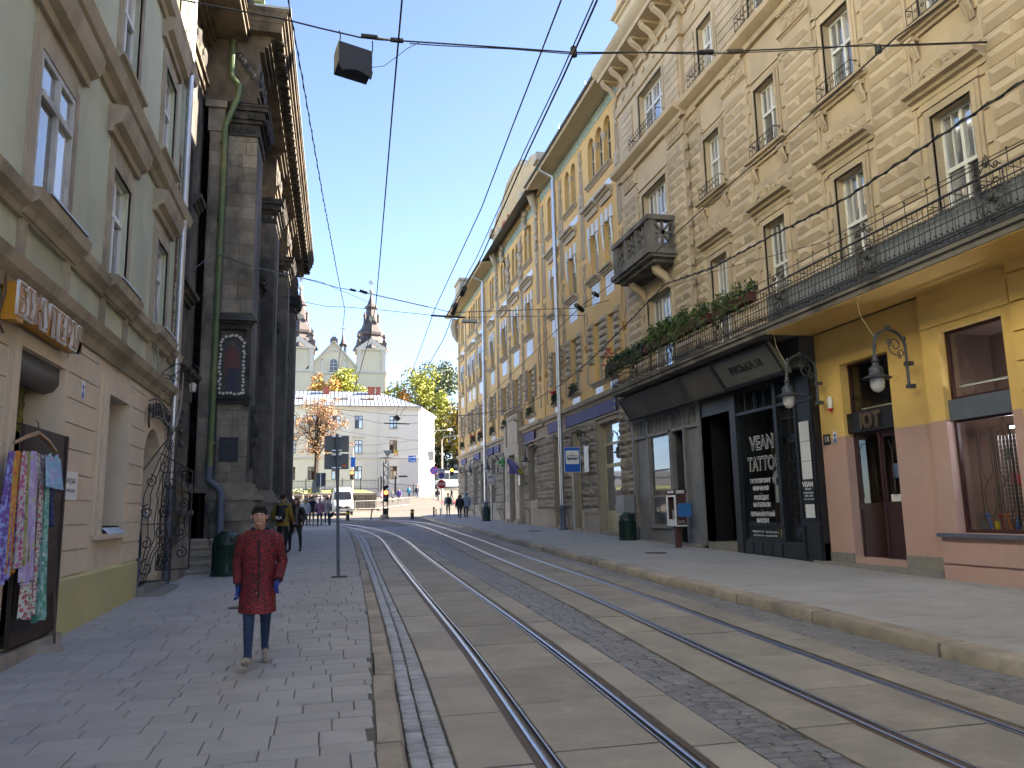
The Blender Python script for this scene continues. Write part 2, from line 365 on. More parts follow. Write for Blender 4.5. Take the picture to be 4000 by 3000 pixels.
def offs(f, d):
    def g(y):
        s = (f(y + .2) - f(y - .2)) / .4
        return f(y) + d * sqrt(1 + s * s)
    return g
A2f, B2f = offs(A1f, 1.0), offs(B1f, 1.0)
KL = smooth_path([(-10, .1), (5.6, .55), (9.6, .76), (11.8, .83), (21.4, 1.09), (33.4, 1.33), (40, 1.38), (44, 1.33), (48, .95), (51, .3), (54, -.8)], -12, 52, win=3)
KR = smooth_path([(-10, 6.35), (6.5, 6.56), (10.8, 6.66), (18, 6.75), (36, 7.3), (46, 7.55), (53, 7.5), (57, 7.55), (63, 7.6)], -12, 64, win=3)
def sheet(name, xl, xr, y0, y1, off, mat, step=1.0, nx=1, label=None, parent=None):
    m = MB(); n = max(1, int((y1 - y0) / step)); ys = [y0 + (y1 - y0) * i / n for i in range(n + 1)]
    fx = lambda q, y: q(y) if callable(q) else q
    fo = (lambda x, y: off(x, y)) if callable(off) else (lambda x, y: gz(y) + off)
    for y in ys:
        a, b = fx(xl, y), fx(xr, y)
        for k in range(nx + 1):
            x = a + (b - a) * k / nx; m.v.append((x, y, fo(x, y)))
    w = nx + 1
    m.f = [[i * w + k, i * w + k + 1, (i + 1) * w + k + 1, (i + 1) * w + k] for i in range(n) for k in range(nx)]; m.m = [0] * len(m.f)
    return m.build(name, mat, parent, kind='structure', label=label)
sheet('ground', -500, 500, -60, 900, -.10, MT['asphalt'], 4, 4)
sheet('square', -70, 70, -58, -20, -.02, M('market_square_paving', (.42, .39, .34), .85, v=.12, vs=1, bump=.2), 2, 2, 'pale paved market square behind the camera')
road = sheet('road', -3.6, 11.6, -25, 56, -.03, MT['joint'], 1, 1, 'street bed under the tram tracks with slabs and cobbles')
sheet('square', -90, 90, 50, 140, -.014, MT['square'], 1.5, 6, 'sunlit cobbled square at the end of the street')
MT['slab2'] = M('imprinted_slab', (.31, .282, .24), .8, v=.16, vs=1.4, c2=(.24, .22, .195), a2=.6, s2=1.1, brick=(.34, .13, .005, (.31, .28, .235), (.40, .335, .255), (0, 1)), bump=.3, bs=60, ov=.1, c3=(.27, .245, .21), a3=.75, s3=2.3, t3=(.45, .55))
def slab_strip(xl, xr, y0, y1, pitch, mat, ph=0.):
    y = y0 + ph
    while y < y1:
        L = pitch * R.uniform(.92, 1.08); e = min(y + L, y1); n = 4 if y < 40 else 3; g = .011
        m = MB(); dz = R.uniform(-.004, .004); vs = []
        for i in range(n + 1):
            yy = y + g + (e - y - 2 * g) * i / n; a, b = xl(yy) + g, xr(yy) - g
            z = gz(yy) + dz
            sk = .03 * R.uniform(-1, 1) * (1 if i in (0, n) else 0)
            vs += [(a, yy, z - .05), (a, yy, z - .006), (a + .008, yy, z), (b - .008, yy + sk * .3, z), (b, yy, z - .006), (b, yy, z - .05)]
        fs = []
        for i in range(n):
            for k in range(5): fs.append((i * 6 + k, i * 6 + k + 1, i * 6 + 7 + k, i * 6 + 6 + k))
        fs += [(0, 1, 2, 3, 4, 5), tuple(range(n * 6, n * 6 + 6))[::-1]]
        m.add(vs, [f[::-1] for f in fs]); m.build('concrete_slab', mat, road)
        y = e
rs = .085                                            # half width kept free beside a rail
slab_strip(offs(A1f, -.62), offs(A1f, -rs), 1.0, 49, 1.42, MT['slab'], .2)
slab_strip(offs(A1f, rs), offs(A2f, -rs), 1.0, 50, 1.42, MT['slab2'], .3)
slab_strip(offs(A2f, rs), offs(A2f, .48), 1.0, 50, 1.42, MT['slab'], .1)
slab_strip(offs(B1f, -.62), offs(B1f, -rs), 1.0, 55, 1.42, MT['slab2'], .5)
slab_strip(offs(B1f, rs), offs(B2f, -rs), 1.0, 55, 1.42, MT['slab2'], .0)
slab_strip(offs(B2f, rs), offs(B2f, .58), 1.0, 55, 1.42, MT['slab2'], .7)
def rail(f, y0, y1, label, flip):
    root = thing('tram_rail', label, 'tram rail', (f(20), 20, gz(20)), group='tram rails set in the road')
    def sweep(name, sec, mat):
        m = MB(); k = len(sec); ys = np.arange(y0, y1 + .01, .5)
        for i, y in enumerate(ys):
            s = (f(y + .1) - f(y - .1)) / .2; nx, ny = 1 / sqrt(1 + s * s), -s / sqrt(1 + s * s); x, z = f(y), gz(y)
            m.v += [(x + nx * a * flip, y + ny * a * flip, z + b) for a, b in sec]
        for i in range(len(ys) - 1):
            for j in range(k - 1): m.f.append([i * k + j, i * k + j + 1, (i + 1) * k + j + 1, (i + 1) * k + j]); m.m.append(0)
        m.build(name, mat, root, smooth=50)
    sweep('rail_head', [(-.03, -.05), (-.03, 0.001), (-.022, .007), (.022, .007), (.03, .001), (.03, -.04)], MT['steel'])
    sweep('guard_lip', [(.062, -.04), (.062, .0), (.066, .004), (.082, .004), (.086, 0), (.086, -.05)], MT['steel'])
    sweep('groove_bed', [(-.10, -.012), (-.03, -.010), (-.0301, -.03), (.062, -.03), (.086, -.012), (.11, -.012)], MT['rust'])
rail(A1f, -8, 60, 'leftmost bright tram rail, beside the narrow gutter of pale cobbles', 1)
rail(A2f, -8, 60, 'second tram rail from the left, bordering the slabs by the central cobble strip', -1)
rail(B1f, -8, 65, 'third tram rail from the left, just right of the central cobble strip', 1)
rail(B2f, -8, 65, 'rightmost tram rail, nearest the right hand kerb', -1)
# cobbles
stones = []                                          # (x, y, z, lx, ly, rz, lift)
y = 2.0
while y < 44:
    ly = R.uniform(.11, .19); stones.append((KL(y) + .04 + .07, y + ly / 2, 0, .125, ly - .012, R.uniform(-.05, .05), .028)); y += ly
y = 2.0
while y < 44:
    ly = R.uniform(.075, .105); a = KL(y) + .18; b = offs(A1f, -.63)(y)
    n = max(1, round((b - a) / .24)); w = (b - a) / n
    for i in range(n): stones.append((a + w * (i + .5), y + ly / 2, 0, w - .016, ly - .012, R.uniform(-.06, .06), .03))
    y += ly
gut = stones; stones = []
def rows(fa, fb, y0, y1, w0):
    y = y0
    while y < y1:
        ly = R.uniform(.095, .14) * (1 if y < 40 else 1.2); a, b = fa(y), fb(y); x = a - R.uniform(0, .1)
        while x < b - .04:
            w = R.uniform(.75, 1.25) * w0; e = min(x + w, b)
            xa = max(x, a)
            if e - xa > .04: stones.append(((xa + e) / 2, y + ly / 2 + .012 * sin(x * 9), 0, e - xa - .012, ly - .012, R.uniform(-.07, .07), R.uniform(-.002, .007)))
            x = e
        y += ly
rows(offs(A2f, .49), offs(B1f, -.63), 2.0, 50, .21)
rows(offs(B2f, .59), lambda y: KR(y) - .02, 3.0, 52, .2)
def stone_mb(lx, ly, rnd):
    a, b = lx / 2, ly / 2; c = min(.022, a * .4, b * .4); j = lambda s=.006: rnd.uniform(-s, s)
    vs = [(-a, -b, -.06), (a, -b, -.06), (a, b, -.06), (-a, b, -.06)]
    vs += [(-a + j(), -b + j(), -.014), (a + j(), -b + j(), -.014), (a + j(), b + j(), -.014), (-a + j(), b + j(), -.014)]
    vs += [(-a + c, -b + c, j(.003)), (a - c, -b + c, j(.003)), (a - c, b - c, j(.003)), (-a + c, b - c, j(.003))]
    fs = [(i, (i + 1) % 4, 4 + (i + 1) % 4, 4 + i) for i in range(4)] + [(4 + i, 4 + (i + 1) % 4, 8 + (i + 1) % 4, 8 + i) for i in range(4)] + [(8, 9, 10, 11)]
    return vs, fs
def scatter(parent, name, items, mats, limit=300, topz=0.):
    """the nearest `limit` pieces become objects, the rest one mass"""
    items = sorted(items, key=lambda s: s[0] ** 2 + s[1] ** 2 if s[1] > 4.6 else 1e6 + s[1])
    variants = []
    rest = MB(); rnd = random.Random(5)
    for i in range(10):
        m = MB(); m.add(*stone_mb(.2, .11, rnd)); variants.append(mesh_of(m, name, mats, smooth=50))
    for i, (x, y, z, lx, ly, rz, lift) in enumerate(items):
        zz = gz(y) + topz + lift; sl = (gz(y + .2) - gz(y - .2)) / .4
        if i < limit:
            inst(variants[i % 10], name, (x, y, zz), parent, (sl + rnd.uniform(-.012, .012), rnd.uniform(-.012, .012), rz), (lx / .2, ly / .11, 1))
        else:
            vs, fs = stone_mb(lx, ly, rnd); c, s_ = cos(rz), sin(rz)
            rest.add([(x + p[0] * c - p[1] * s_, y + p[0] * s_ + p[1] * c, zz + p[2]) for p in vs], fs)
    return rest
for L_, mt_, lim in ((gut, MT['cobblel'], 140), (stones, MT['cobble'], 160)): scatter(road, 'cobble', L_, mt_, lim).build('cobbles', mt_, road, smooth=50, kind='stuff')
# pavements: joint bed, pavers, kerb stones
def wallL(y): return -3.34 if y < 18.5 else (-3.6 if y < 22.6 else -1.8 + .0147 * (y - 22.5))
PL = sheet('pavement', -4.6, lambda y: KL(y) - .18, -20, 51.5, .088, MT['joint'], 1, 1, 'left pavement of grey pavers beside the green house and the dark church')
PR = sheet('pavement', lambda y: KR(y) + .34, 11.7, -20, 63.5, .128, MT['joint'], 1, 1, 'right pavement of grey pavers in front of the shops')
def pave(x0, x1, ya, yb, rnd):
    y = ya; out = []
    while y < yb:
        ly = rnd.choice((.2, .24, .3, .33, .33)); x = x0(y) + rnd.uniform(-.3, 0); e = x1(y)
        while x < e - .05:
            w = rnd.uniform(.3, .52); b = min(x + w, e); a = max(x, x0(y))
            if b - a > .06: out.append(((a + b) / 2, y + ly / 2, 0, b - a - .009, ly - .017, rnd.uniform(-.006, .006), rnd.uniform(-.002, .0025)))
            x += w
        y += ly
    return out
def paver_scatter(parent, items, topz, seed):
    rnd = random.Random(seed); m = MB(); a, b, c = .2, .15, .007
    m.add([(-a, -b, -.04), (a, -b, -.04), (a, b, -.04), (-a, b, -.04), (-a, -b, -.006), (a, -b, -.006), (a, b, -.006), (-a, b, -.006), (-a + c, -b + c, 0), (a - c, -b + c, 0), (a - c, b - c, 0), (-a + c, b - c, 0)],
          [(i, (i + 1) % 4, 4 + (i + 1) % 4, 4 + i) for i in range(4)] + [(4 + i, 4 + (i + 1) % 4, 8 + (i + 1) % 4, 8 + i) for i in range(4)] + [(8, 9, 10, 11)])
    me = mesh_of(m, 'paver', MT['paver']); rest = MB(); V, F = m.v, m.f
    items = sorted(items, key=lambda s: s[0] ** 2 + s[1] ** 2 if s[1] > 5 else 1e6 + s[1])
    for i, (x, y, z, lx, ly, rz, lift) in enumerate(items):
        zz = gz(y) + topz + lift; sl = (gz(y + .2) - gz(y - .2)) / .4
        if i < 300: inst(me, 'paver', (x, y, zz), parent, (sl + rnd.uniform(-.004, .004), rnd.uniform(-.004, .004), rz), (lx / .4, ly / .3, 1))
        else: rest.add([(x + p[0] * lx / .4, y + p[1] * ly / .3, zz + p[2] + sl * p[1] * ly / .3) for p in V], F)
    rest.build('pavers', MT['paver'], parent, kind='stuff')
paver_scatter(PL, pave(wallL, lambda y: KL(y) - .19, 2.0, 51, random.Random(3)), .1, 1)
paver_scatter(PR, pave(lambda y: KR(y) + .35, lambda y: 11.42, 4.0, 63.4, random.Random(4)), .14, 2)
def kerb(parent, f, x0, x1, top, y0, y1, pitch, seed, low):
    rnd = random.Random(seed); y = y0
    while y < y1:
        L = pitch * rnd.uniform(.75, 1.2); e = min(y + L, y1); g = .012; m = MB(); vs = []; n = 3
        dx = rnd.uniform(-.012, .012); dz = rnd.uniform(-.008, .004)
        for i in range(n + 1):
            t = [0, .04, .96, 1][i]; yy = y + g + (e - y - 2 * g) * t; q = -.012 if i in (0, 3) else 0; x = f(yy) + dx; z = gz(yy) + dz
            side = 1 if x1 > x0 else -1
            vs += [(x + x0 - q * side, yy, z - low), (x + x0 - q * side, yy, z + top - .04 + q), (x + x0 + .03 * side, yy, z + top + q), (x + x1, yy, z + top + q), (x + x1, yy, z - low)]
        fs = [(i * 5 + k, i * 5 + k + 1, i * 5 + 6 + k, i * 5 + 5 + k) for i in range(n) for k in range(4)] + [(0, 1, 2, 3, 4), (n * 5 + 4, n * 5 + 3, n * 5 + 2, n * 5 + 1, n * 5)]
        m.add(vs, fs if side < 0 else [q[::-1] for q in fs]); m.build('kerb_stone', MT['kerb'], parent, smooth=35)
        y = e
kerb(PR, KR, 0, .34, .145, 1.0, 63.5, 1.35, 8, .06)
kerb(PL, KL, 0.02, -.175, .105, 1.0, 51, 1.15, 9, .06)
# corner of the right pavement, turning into the side street
def arc_pts(cx, cy, r, a0, a1, n=10): return [(cx + r * cos(a0 + (a1 - a0) * i / n), cy + r * sin(a0 + (a1 - a0) * i / n)) for i in range(n + 1)]
cp = arc_pts(13.6, 63.5, 6.0, pi, pi / 2, 12)
m = MB(); pts = cp + [(40, 69.5), (40, 63.5)]; m.add([(x, y, gz(y) + .14) for x, y in pts], [tuple(range(len(pts)))[::-1]])
for i in range(len(cp) - 1):
    (xa, ya), (xb, yb) = cp[i], cp[i + 1]; m.add([(xa, ya, gz(ya) - .05), (xb, yb, gz(yb) - .05), (xb, yb, gz(yb) + .14), (xa, ya, gz(ya) + .14)], [(0, 1, 2, 3)])
m.build('pavement', MT['paver'], kind='structure', label='far right pavement corner where the side street begins')
# ------------------------------------------------------------------ facade builders
def wall(T, name, mat, parent, u0, u1, v0, v1, ops=(), dep=.25, w=0., label=None, rev=None):
    """wall face with real openings: ops = (a, b, c, d[, 'arch']); reveals go dep deep"""
    m = MB(T); O = []
    for o in ops:
        a, b, c, d = max(o[0], u0), min(o[1], u1), max(o[2], v0), min(o[3], v1)
        if b - a > .01 and d - c > .01: O.append((a, b, c, d, len(o) > 4, o))
    us = sorted({u0, u1, *[q for o in O for q in o[:2]]}); vs = sorted({v0, v1, *[q for o in O for q in o[2:4]]})
    for i in range(len(us) - 1):
        run = None
        for j in range(len(vs) - 1):
            cu, cv = (us[i] + us[i + 1]) / 2, (vs[j] + vs[j + 1]) / 2
            hole = any(o[0] < cu < o[1] and o[2] < cv < o[3] for o in O)
            if not hole:
                if run is None: run = vs[j]
                top = vs[j + 1]
            if run is not None and (hole or j == len(vs) - 2):
                m.quad((us[i], run, w), (us[i + 1], run, w), (us[i + 1], top, w), (us[i], top, w)); run = None
    for a, b, c, d, ar, o in O:
        k = w - dep
        if ar:
            r = (b - a) / 2; cu = (a + b) / 2; cv = d - r; n = 10
            arc = [(cu + r * cos(pi - pi * i / n), cv + r * sin(pi * i / n)) for i in range(n + 1)]
            for i in range(n):
                p, q = arc[i], arc[i + 1]
                m.quad((p[0], p[1], w), (q[0], q[1], w), (q[0], d, w), (p[0], d, w))
                m.quad((p[0], p[1], w), (p[0], p[1], k), (q[0], q[1], k), (q[0], q[1], w))
            top = cv
        else:
            top = d
            if o[3] <= v1 + 1e-6: m.quad((a, d, w), (a, d, k), (b, d, k), (b, d, w))
        if o[2] >= v0 - 1e-6: m.quad((a, c, w), (b, c, w), (b, c, k), (a, c, k))
        m.quad((a, c, w), (a, c, k), (a, top, k), (a, top, w)); m.quad((b, c, w), (b, top, w), (b, top, k), (b, c, k))
    return m.build(name, mat, parent, label=label)
def window(T, parent, a, b, c, d, wd=-.2, nu=2, tr=.62, fm=None, gm=None, fw=.065, sub=1, arch=False, name='window', lo=None, open_=False):
    """frame with mullions and a transom; every pane is a piece of its own"""
    fm = fm or MT['white']; gm = gm or MT['glass']; m = MB(T); k = wd + .07
    m.box(a, b, c, c + fw, wd, k); m.box(a, b, d - fw, d, wd, k); m.box(a, a + fw, c + fw, d - fw, wd, k); m.box(b - fw, b, c + fw, d - fw, wd, k)
    cells = []; vt = c + (d - c) * tr if tr else None
    rows_ = [(c + fw, vt - fw * .6), (vt + fw * .6, d - fw)] if tr else [(c + fw, d - fw)]
    if tr: m.box(a + fw, b - fw, vt - fw * .6, vt + fw * .6, wd + .01, k + .02)
    wu = (b - a - 2 * fw) / nu
    for ri, (ra, rb) in enumerate(rows_):
        for i in range(nu):
            x0, x1 = a + fw + wu * i, a + fw + wu * (i + 1)
            if i: m.box(x0 - fw * .55, x0 + fw * .55, ra, rb, wd + .01, k + .012)
            x0 += fw * .55 * (i > 0); x1 -= fw * .55 * (i < nu - 1)
            s = sub if ri else 1
            for q in range(s):
                y0, y1 = x0 + (x1 - x0) * q / s, x0 + (x1 - x0) * (q + 1) / s
                if q: m.box(y0 - .012, y0 + .012, ra, rb, wd + .02, k)
                cells.append((y0, y1, ra, rb))
    fr = m.build(name, fm, parent)
    for (x0, x1, y0, y1) in cells:
        g = MB(T); g.box(x0 - .004, x1 + .004, y0 - .004, y1 + .004, wd + .02, wd + .032)
        g.build('pane', gm[R.randrange(len(gm))] if isinstance(gm, list) else gm, fr)
    return fr
def moulding(m, u0, u1, v0, prof):
    """run of a moulding along u: prof = (w, dv) points from the wall outwards and back"""
    p = [(w, v0 + dv) for w, dv in prof]
    n = len(p); vs = [(u0, v, w) for w, v in p] + [(u1, v, w) for w, v in p]
    m.add(vs, [(i, (i + 1) % n, n + (i + 1) % n, n + i)[::-1] for i in range(n)] + [tuple(range(n)), tuple(range(n, 2 * n))[::-1]])
CORN = lambda H, Wd: [(0, 0), (Wd * .25, 0), (Wd * .3, H * .3), (Wd * .55, H * .4), (Wd * .62, H * .62), (Wd * .95, H * .7), (Wd, H), (0, H)]
def leaves(m, c, rad, n, size, rnd, down=0.):
    for _ in range(n):
        while True:
            p = [rnd.uniform(-1, 1) for _ in range(3)]
            if p[0] ** 2 + p[1] ** 2 + p[2] ** 2 <= 1: break
        p = Vector((c[0] + p[0] * rad[0], c[1] + p[1] * rad[1], c[2] + p[2] * rad[2]))
        a = Vector((rnd.gauss(0, 1), rnd.gauss(0, 1), rnd.gauss(0, .7))).normalized(); b = a.cross(Vector((rnd.gauss(0, 1), rnd.gauss(0, 1), rnd.gauss(0, 1)))).normalized()
        s = size * rnd.uniform(.6, 1.3)
        m.add([tuple(p - a * s), tuple(p + b * s * .45), tuple(p + a * s), tuple(p - b * s * .45)], [(0, 1, 2, 3)])
MT['leaf'] = M('leaf_green', (.055, .10, .022), .6, v=.35, vs=7, bump=0, c2=(.10, .12, .03), a2=.6, s2=4)
MT['leafd'] = M('leaf_dark', (.028, .06, .02), .6, v=.35, vs=7, bump=0, c2=(.06, .075, .025), a2=.6, s2=4)
MT['petal'] = plain('red_petal', (.5, .01, .015), .6)
MT['terra'] = M('brown_trough', (.08, .03, .022), .7, v=.2, vs=4, bump=.1)
GW = [MT['glass'], MT['glass'], MT['glassw'], MT['glass']]
# ------------------------------------------------------------------ beige apartment house, right
TR = facT(11.4, -1)
BR = thing('apartment_house', 'beige four storey house of diamond stones above the yellow, black and grey shopfronts', 'building', (11.4, 18, 0))
cs = [20.45, 17.45, 14.4, 11.42, 8.45, 5.5]
ops = []
for c in cs: ops += [(c - .5, c + .5, 6.0, 9.08), (c - .5, c + .5, 11.1, 13.0), (c - .5, c + .5, 15.1, 16.85)]
wall(TR, 'wall', MT['brown'], BR, -12, 21.95, 5.72, 19.0, ops, .26)
opr = [(23.4, 25.45, 6.0, 9.05), (23.35, 25.45, 10.1, 13.02), (23.25, 25.4, 15.1, 16.95)]
wall(TR, 'wall', MT['brown'], BR, 21.95, 27.55, 5.72, 19.0, opr, .3, w=.18)
m = MB(TR); m.quad((21.95, 5.72, 0), (21.95, 19, 0), (21.95, 19, .18), (21.95, 5.72, .18)); m.quad((27.55, 5.72, .18), (27.55, 19, .18), (27.55, 19, -9), (27.55, 5.72, -9))
m.box(-12, 27.5, 5.95, 19.0, -10, -.62); m.build('sun_block_core', MT['brown'], BR)  # solid core added behind the facade to block the sun
for c in cs:
    window(TR, BR, c - .5, c + .5, 6.0, 9.08, -.24, 2, .63, sub=2, gm=GW)
    window(TR, BR, c - .5, c + .5, 11.1, 13.0, -.24, 2, .6, sub=2, gm=GW)
    window(TR, BR, c - .5, c + .5, 15.1, 16.85, -.24, 2, .6, sub=2, gm=GW)
for (a, b, c, d) in opr: window(TR, BR, a, b, c, d, -.1, 3, .62, sub=2, gm=GW)
sur = MB(TR); sil = MB(TR); hood = MB(TR); brk = MB(TR); low = MB(TR)
def surround(m, a, b, c, d, w=0., t=.17):
    for k, (e, f) in enumerate(((0, .05), (.07, .08))):
        m.box(a - t + e, a - .005, c, d + t - e, w, w + f); m.box(b + .005, b + t - e, c, d + t - e, w, w + f); m.box(a - .005, b + .005, d + .005, d + t - e, w, w + f)
def shell(T, parent, cu, cv, s, w0):
    """shell between two scrolls over a window"""
    m = MB(T)
    for i in range(9):
        a = pi * (i + .5) / 9; m.tube([(cu, cv + .05, w0), (cu + .17 * s * cos(a), cv + .05 + .2 * s * sin(a), w0 + .09), (cu + .25 * s * cos(a), cv + .05 + .30 * s * sin(a), w0 + .03)], [.02, .045, .02], 5)
    for g in (-1, 1):
        sp = spiral(cu + g * .2 * s, cv + .13 * s, .14 * s, .03 * s, pi / 2 - g * .3, -g * 1.4, 14)
        m.tube([(p[0], p[1], w0 + .05) for p in sp], .036, 5)
        m.tube([(cu + g * .2 * s, cv + .27 * s, w0 + .04), (cu + g * .38 * s, cv + .24 * s, w0 + .05), (cu + g * .5 * s, cv + .12 * s, w0 + .05), (cu + g * .66 * s, cv + .06 * s, w0 + .04)], [.03, .05, .055, .03], 5)
        sp = spiral(cu + g * .7 * s, cv + .07 * s, .075 * s, .015, -pi / 2, g * 1.2, 10)
        m.tube([(p[0], p[1], w0 + .04) for p in sp], .028, 5)
        for k in range(4): m.ball((cu + g * (.3 + .09 * k) * s, cv + (.2 - .035 * k) * s, w0 + .05), (.05, .04, .035), 6, 4)
    m.box(cu - .55 * s, cu + .55 * s, cv, cv + .06, w0 - .02, w0 + .03)
    return m.build('pediment_ornament', MT['brownst'], parent, smooth=60)
for c in cs:
    for zz in ((6.0, 9.08), (11.1, 13.0), (15.05, 16.85)): surround(sur, c - .5, c + .5, *zz); sur.cut()
    moulding(hood, c - .92, c + .92, 9.42, CORN(.3, .34)); hood.box(c - .72, c + .72, 9.27, 9.42, 0, .07); hood.cut()
    shell(TR, BR, c, 9.73, 1.0, .12)
    moulding(sil, c - .95, c + .95, 10.85, CORN(.2, .26)); sil.cut()
    for g in (-.78, .6):
        for k in range(3): brk.tube([(c + g + .03 + .06 * k, 10.84, .15), (c + g + .03 + .06 * k, 10.66, .13), (c + g + .03 + .06 * k, 10.5, .05), (c + g + .03 + .06 * k, 10.4, .03)], [.04, .045, .035, .02], 5)
        brk.box(c + g - .01, c + g + .19, 10.78, 10.85, 0, .2); brk.cut()
    for g in (-.6, .6): brk.box(c + g - .07, c + g + .07, 11.06, 11.3, 0, .1); brk.cut()
for a, b, c, d in opr: surround(sur, a, b, c, d, .18); sur.cut()
sur.each('window_surround', MT['brownst'], BR); hood.each('window_hood', MT['brownst'], BR); sil.each('window_sill', MT['brownst'], BR); brk.each('bracket', MT['brownst'], BR, smooth=50)
# diamond stones of the piers
hv, hw_, hs = {}, {}, {}
def stone_mesh(w, hgt, key):
    if key not in hv:
        m = MB(TR); o = MB(); o.hip(-w / 2, w / 2, -hgt / 2, hgt / 2, 0, .07, .5, .012)
        vs = [(-p[2], p[0], p[1]) for p in o.v]; mm = MB(); mm.add(vs, [f[::-1] for f in o.f]); hv[key] = mesh_of(mm, 'diamond_stone', MT['brownst'])
    return hv[key]
piers = [(18.95, 0), (15.92, 0), (12.9, 0), (9.93, 0), (21.55, 0), (22.55, .18), (26.55, .18), (6.97, 0)]
pil = MB(TR); cnt = 0
for pu, w0 in piers:
    pw = .72 if pu in (21.55,) else 1.16
    pil.box(pu - pw / 2 - .06, pu + pw / 2 + .06, 5.95, 13.6, w0, w0 + .05)
    for k in range(23):
        zc = 6.15 + .325 * k
        if zc > 13.5: continue
        if k % 2 == 0: inst(stone_mesh(pw, .3, (pw, 0)), 'diamond_stone', (11.4 - w0 - .05, pu, zc), BR)
        else:
            for g in (-1, 1): inst(stone_mesh(pw / 2 - .025, .3, (pw, 1)), 'diamond_stone', (11.4 - w0 - .05, pu + g * (pw / 4 + .006), zc), BR)
    # toothed edges
    for k in range(12):
        zc = 6.15 + .65 * k
        for g in (-1, 1): pil.box(pu + g * (pw / 2 + .14) - .075, pu + g * (pw / 2 + .14) + .075, zc - .15, zc + .15, w0, w0 + .04)
    # capital with three rosettes and an egg moulding
    moulding(pil, pu - pw / 2 - .1, pu + pw / 2 + .1, 13.62, CORN(.14, .14)); pil.box(pu - pw / 2 - .05, pu + pw / 2 + .05, 13.76, 14.2, w0, w0 + .07)
    for g in (-1, 0, 1):
        r = pw * .135
        pil.lathe([(r, w0 + .07), (r, w0 + .1), (r * .82, w0 + .105), (r * .78, w0 + .08), (r * .5, w0 + .08), (r * .42, w0 + .1), (r * .2, w0 + .11), (0, w0 + .115)], (pu + g * pw * .31, 13.98, 0), 12)
    for k in range(11): pil.ball((pu - pw / 2 + pw * (k + .5) / 11, 14.27, w0 + .13), (pw * .036, .07, .06), 6, 4)
    pil.cut()
pil.each('pilaster', MT['brownst'], BR, smooth=40)
# grooved plaster between the piers and round the upper storey
grv = MB(TR)
for u0, u1, w0 in [(-12, 21.9, 0), (22.0, 27.5, .18)]:
    pass
for pu, w0 in piers + [(4.0, 0)]:
    pw = 1.5 if w0 == 0 and pu != 21.55 else (.7 if pu == 21.55 else 1.0)
    for k in range(7): grv.box(pu - pw / 2, pu + pw / 2, 14.95 + .29 * k, 14.95 + .29 * k + .262, w0, w0 + .07); grv.cut()
for c in cs:
    for zz in (9.78, 10.1): grv.box(c - .85, c + .85, zz + .02 if zz > 10 else zz, zz + .3 if zz < 10 else zz + .28, 0, .012); grv.cut()
grv.each('rusticated_band', MT['brownst'], BR)
cor = MB(TR)
for u0, u1, w0 in [(-12, 21.8, 0), (21.8, 27.6, .2)]:
    moulding(cor, u0, u1, 14.36, [(0, 0), (w0 + .12, 0), (w0 + .16, .12), (w0 + .3, .18), (w0 + .42, .26), (w0 + .45, .40), (w0 + .3, .43), (0, .46)])
    cor.box(u0, u1, 13.3, 13.36, w0, w0 + .04)
    moulding(cor, u0, u1, 17.25, [(0, 0), (w0 + .05, 0), (w0 + .1, .1), (w0 + .14, .2), (0, .22)])
    moulding(cor, u0, u1, 18.05, [(0, 0), (w0 + .1, 0), (w0 + .12, .08), (0, .1)])
    moulding(cor, u0, u1 + .1, 18.72, [(0, 0), (w0 + .75, 0), (w0 + .78, .14), (w0 + .95, .24), (w0 + 1.02, .42), (0, .46)])
    u = u0 + .6
    while u < u1:
        if u > 0:
            for k in range(3): cor.tube([(u + .075 * k, 18.7, w0 + .62), (u + .075 * k, 18.55, w0 + .6), (u + .075 * k, 18.35, w0 + .3), (u + .075 * k, 18.12, w0 + .16), (u + .075 * k, 17.95, w0 + .06)], [.05, .07, .06, .05, .03], 5)
            cor.box(u - .06, u + .21, 18.62, 18.71, w0, w0 + .68)
            cor.lathe([(.12, w0), (.12, w0 + .04), (.08, w0 + .05), (.05, w0 + .03), (0, w0 + .06)], (u + .5, 17.78, 0), 8)
        u += 1.0
cor.build('cornice', MT['brown'], BR, smooth=40)
m = MB(TR); m.add([(-12, 19.18, .9), (27.7, 19.18, 1.1), (27.7, 22.2, -5), (-12, 22.2, -5), (-12, 19.18, -10.5), (27.7, 19.18, -10.5)], [(0, 1, 2, 3), (3, 2, 5, 4), (1, 5, 2), (0, 3, 4)])
m.box(-12, 27.75, 19.175, 19.26, .9, 1.12); m.build('roof', MT['tin'], BR)
m = MB(TR); m.box(22.3, 27.2, 19.2, 21.2, -1.2, .1); moulding(m, 22.1, 27.4, 21.2, CORN(.3, .4)); m.box(22.9, 26.6, 21.5, 22.6, -.8, .05)
m.lathe([(.5, -.2), (.5, .12), (.4, .16), (0, .16)], (24.75, 22.7, 0), 14)
for u in (22.6, 26.9):
    m.tube([(p[0], p[1], .12) for p in spiral(u, 21.9, .35, .08, 0, 1.5)], .07, 5); m.lathe([(.14, 21.4), (.2, 21.7), (.12, 22.1), (.05, 22.5), (0, 22.6)], (u, 0, -.3), 8, 'b') if False else None
wob = m.build('attic_gable', MT['brown'], BR, smooth=40)
m = MB(TR); m.box(24.3, 25.2, 19.5, 20.6, .1, .11); m.lathe([(.45, .1), (.45, .11)], (24.75, 20.6, 0), 14); m.build('attic_window', MT['glass'], wob)
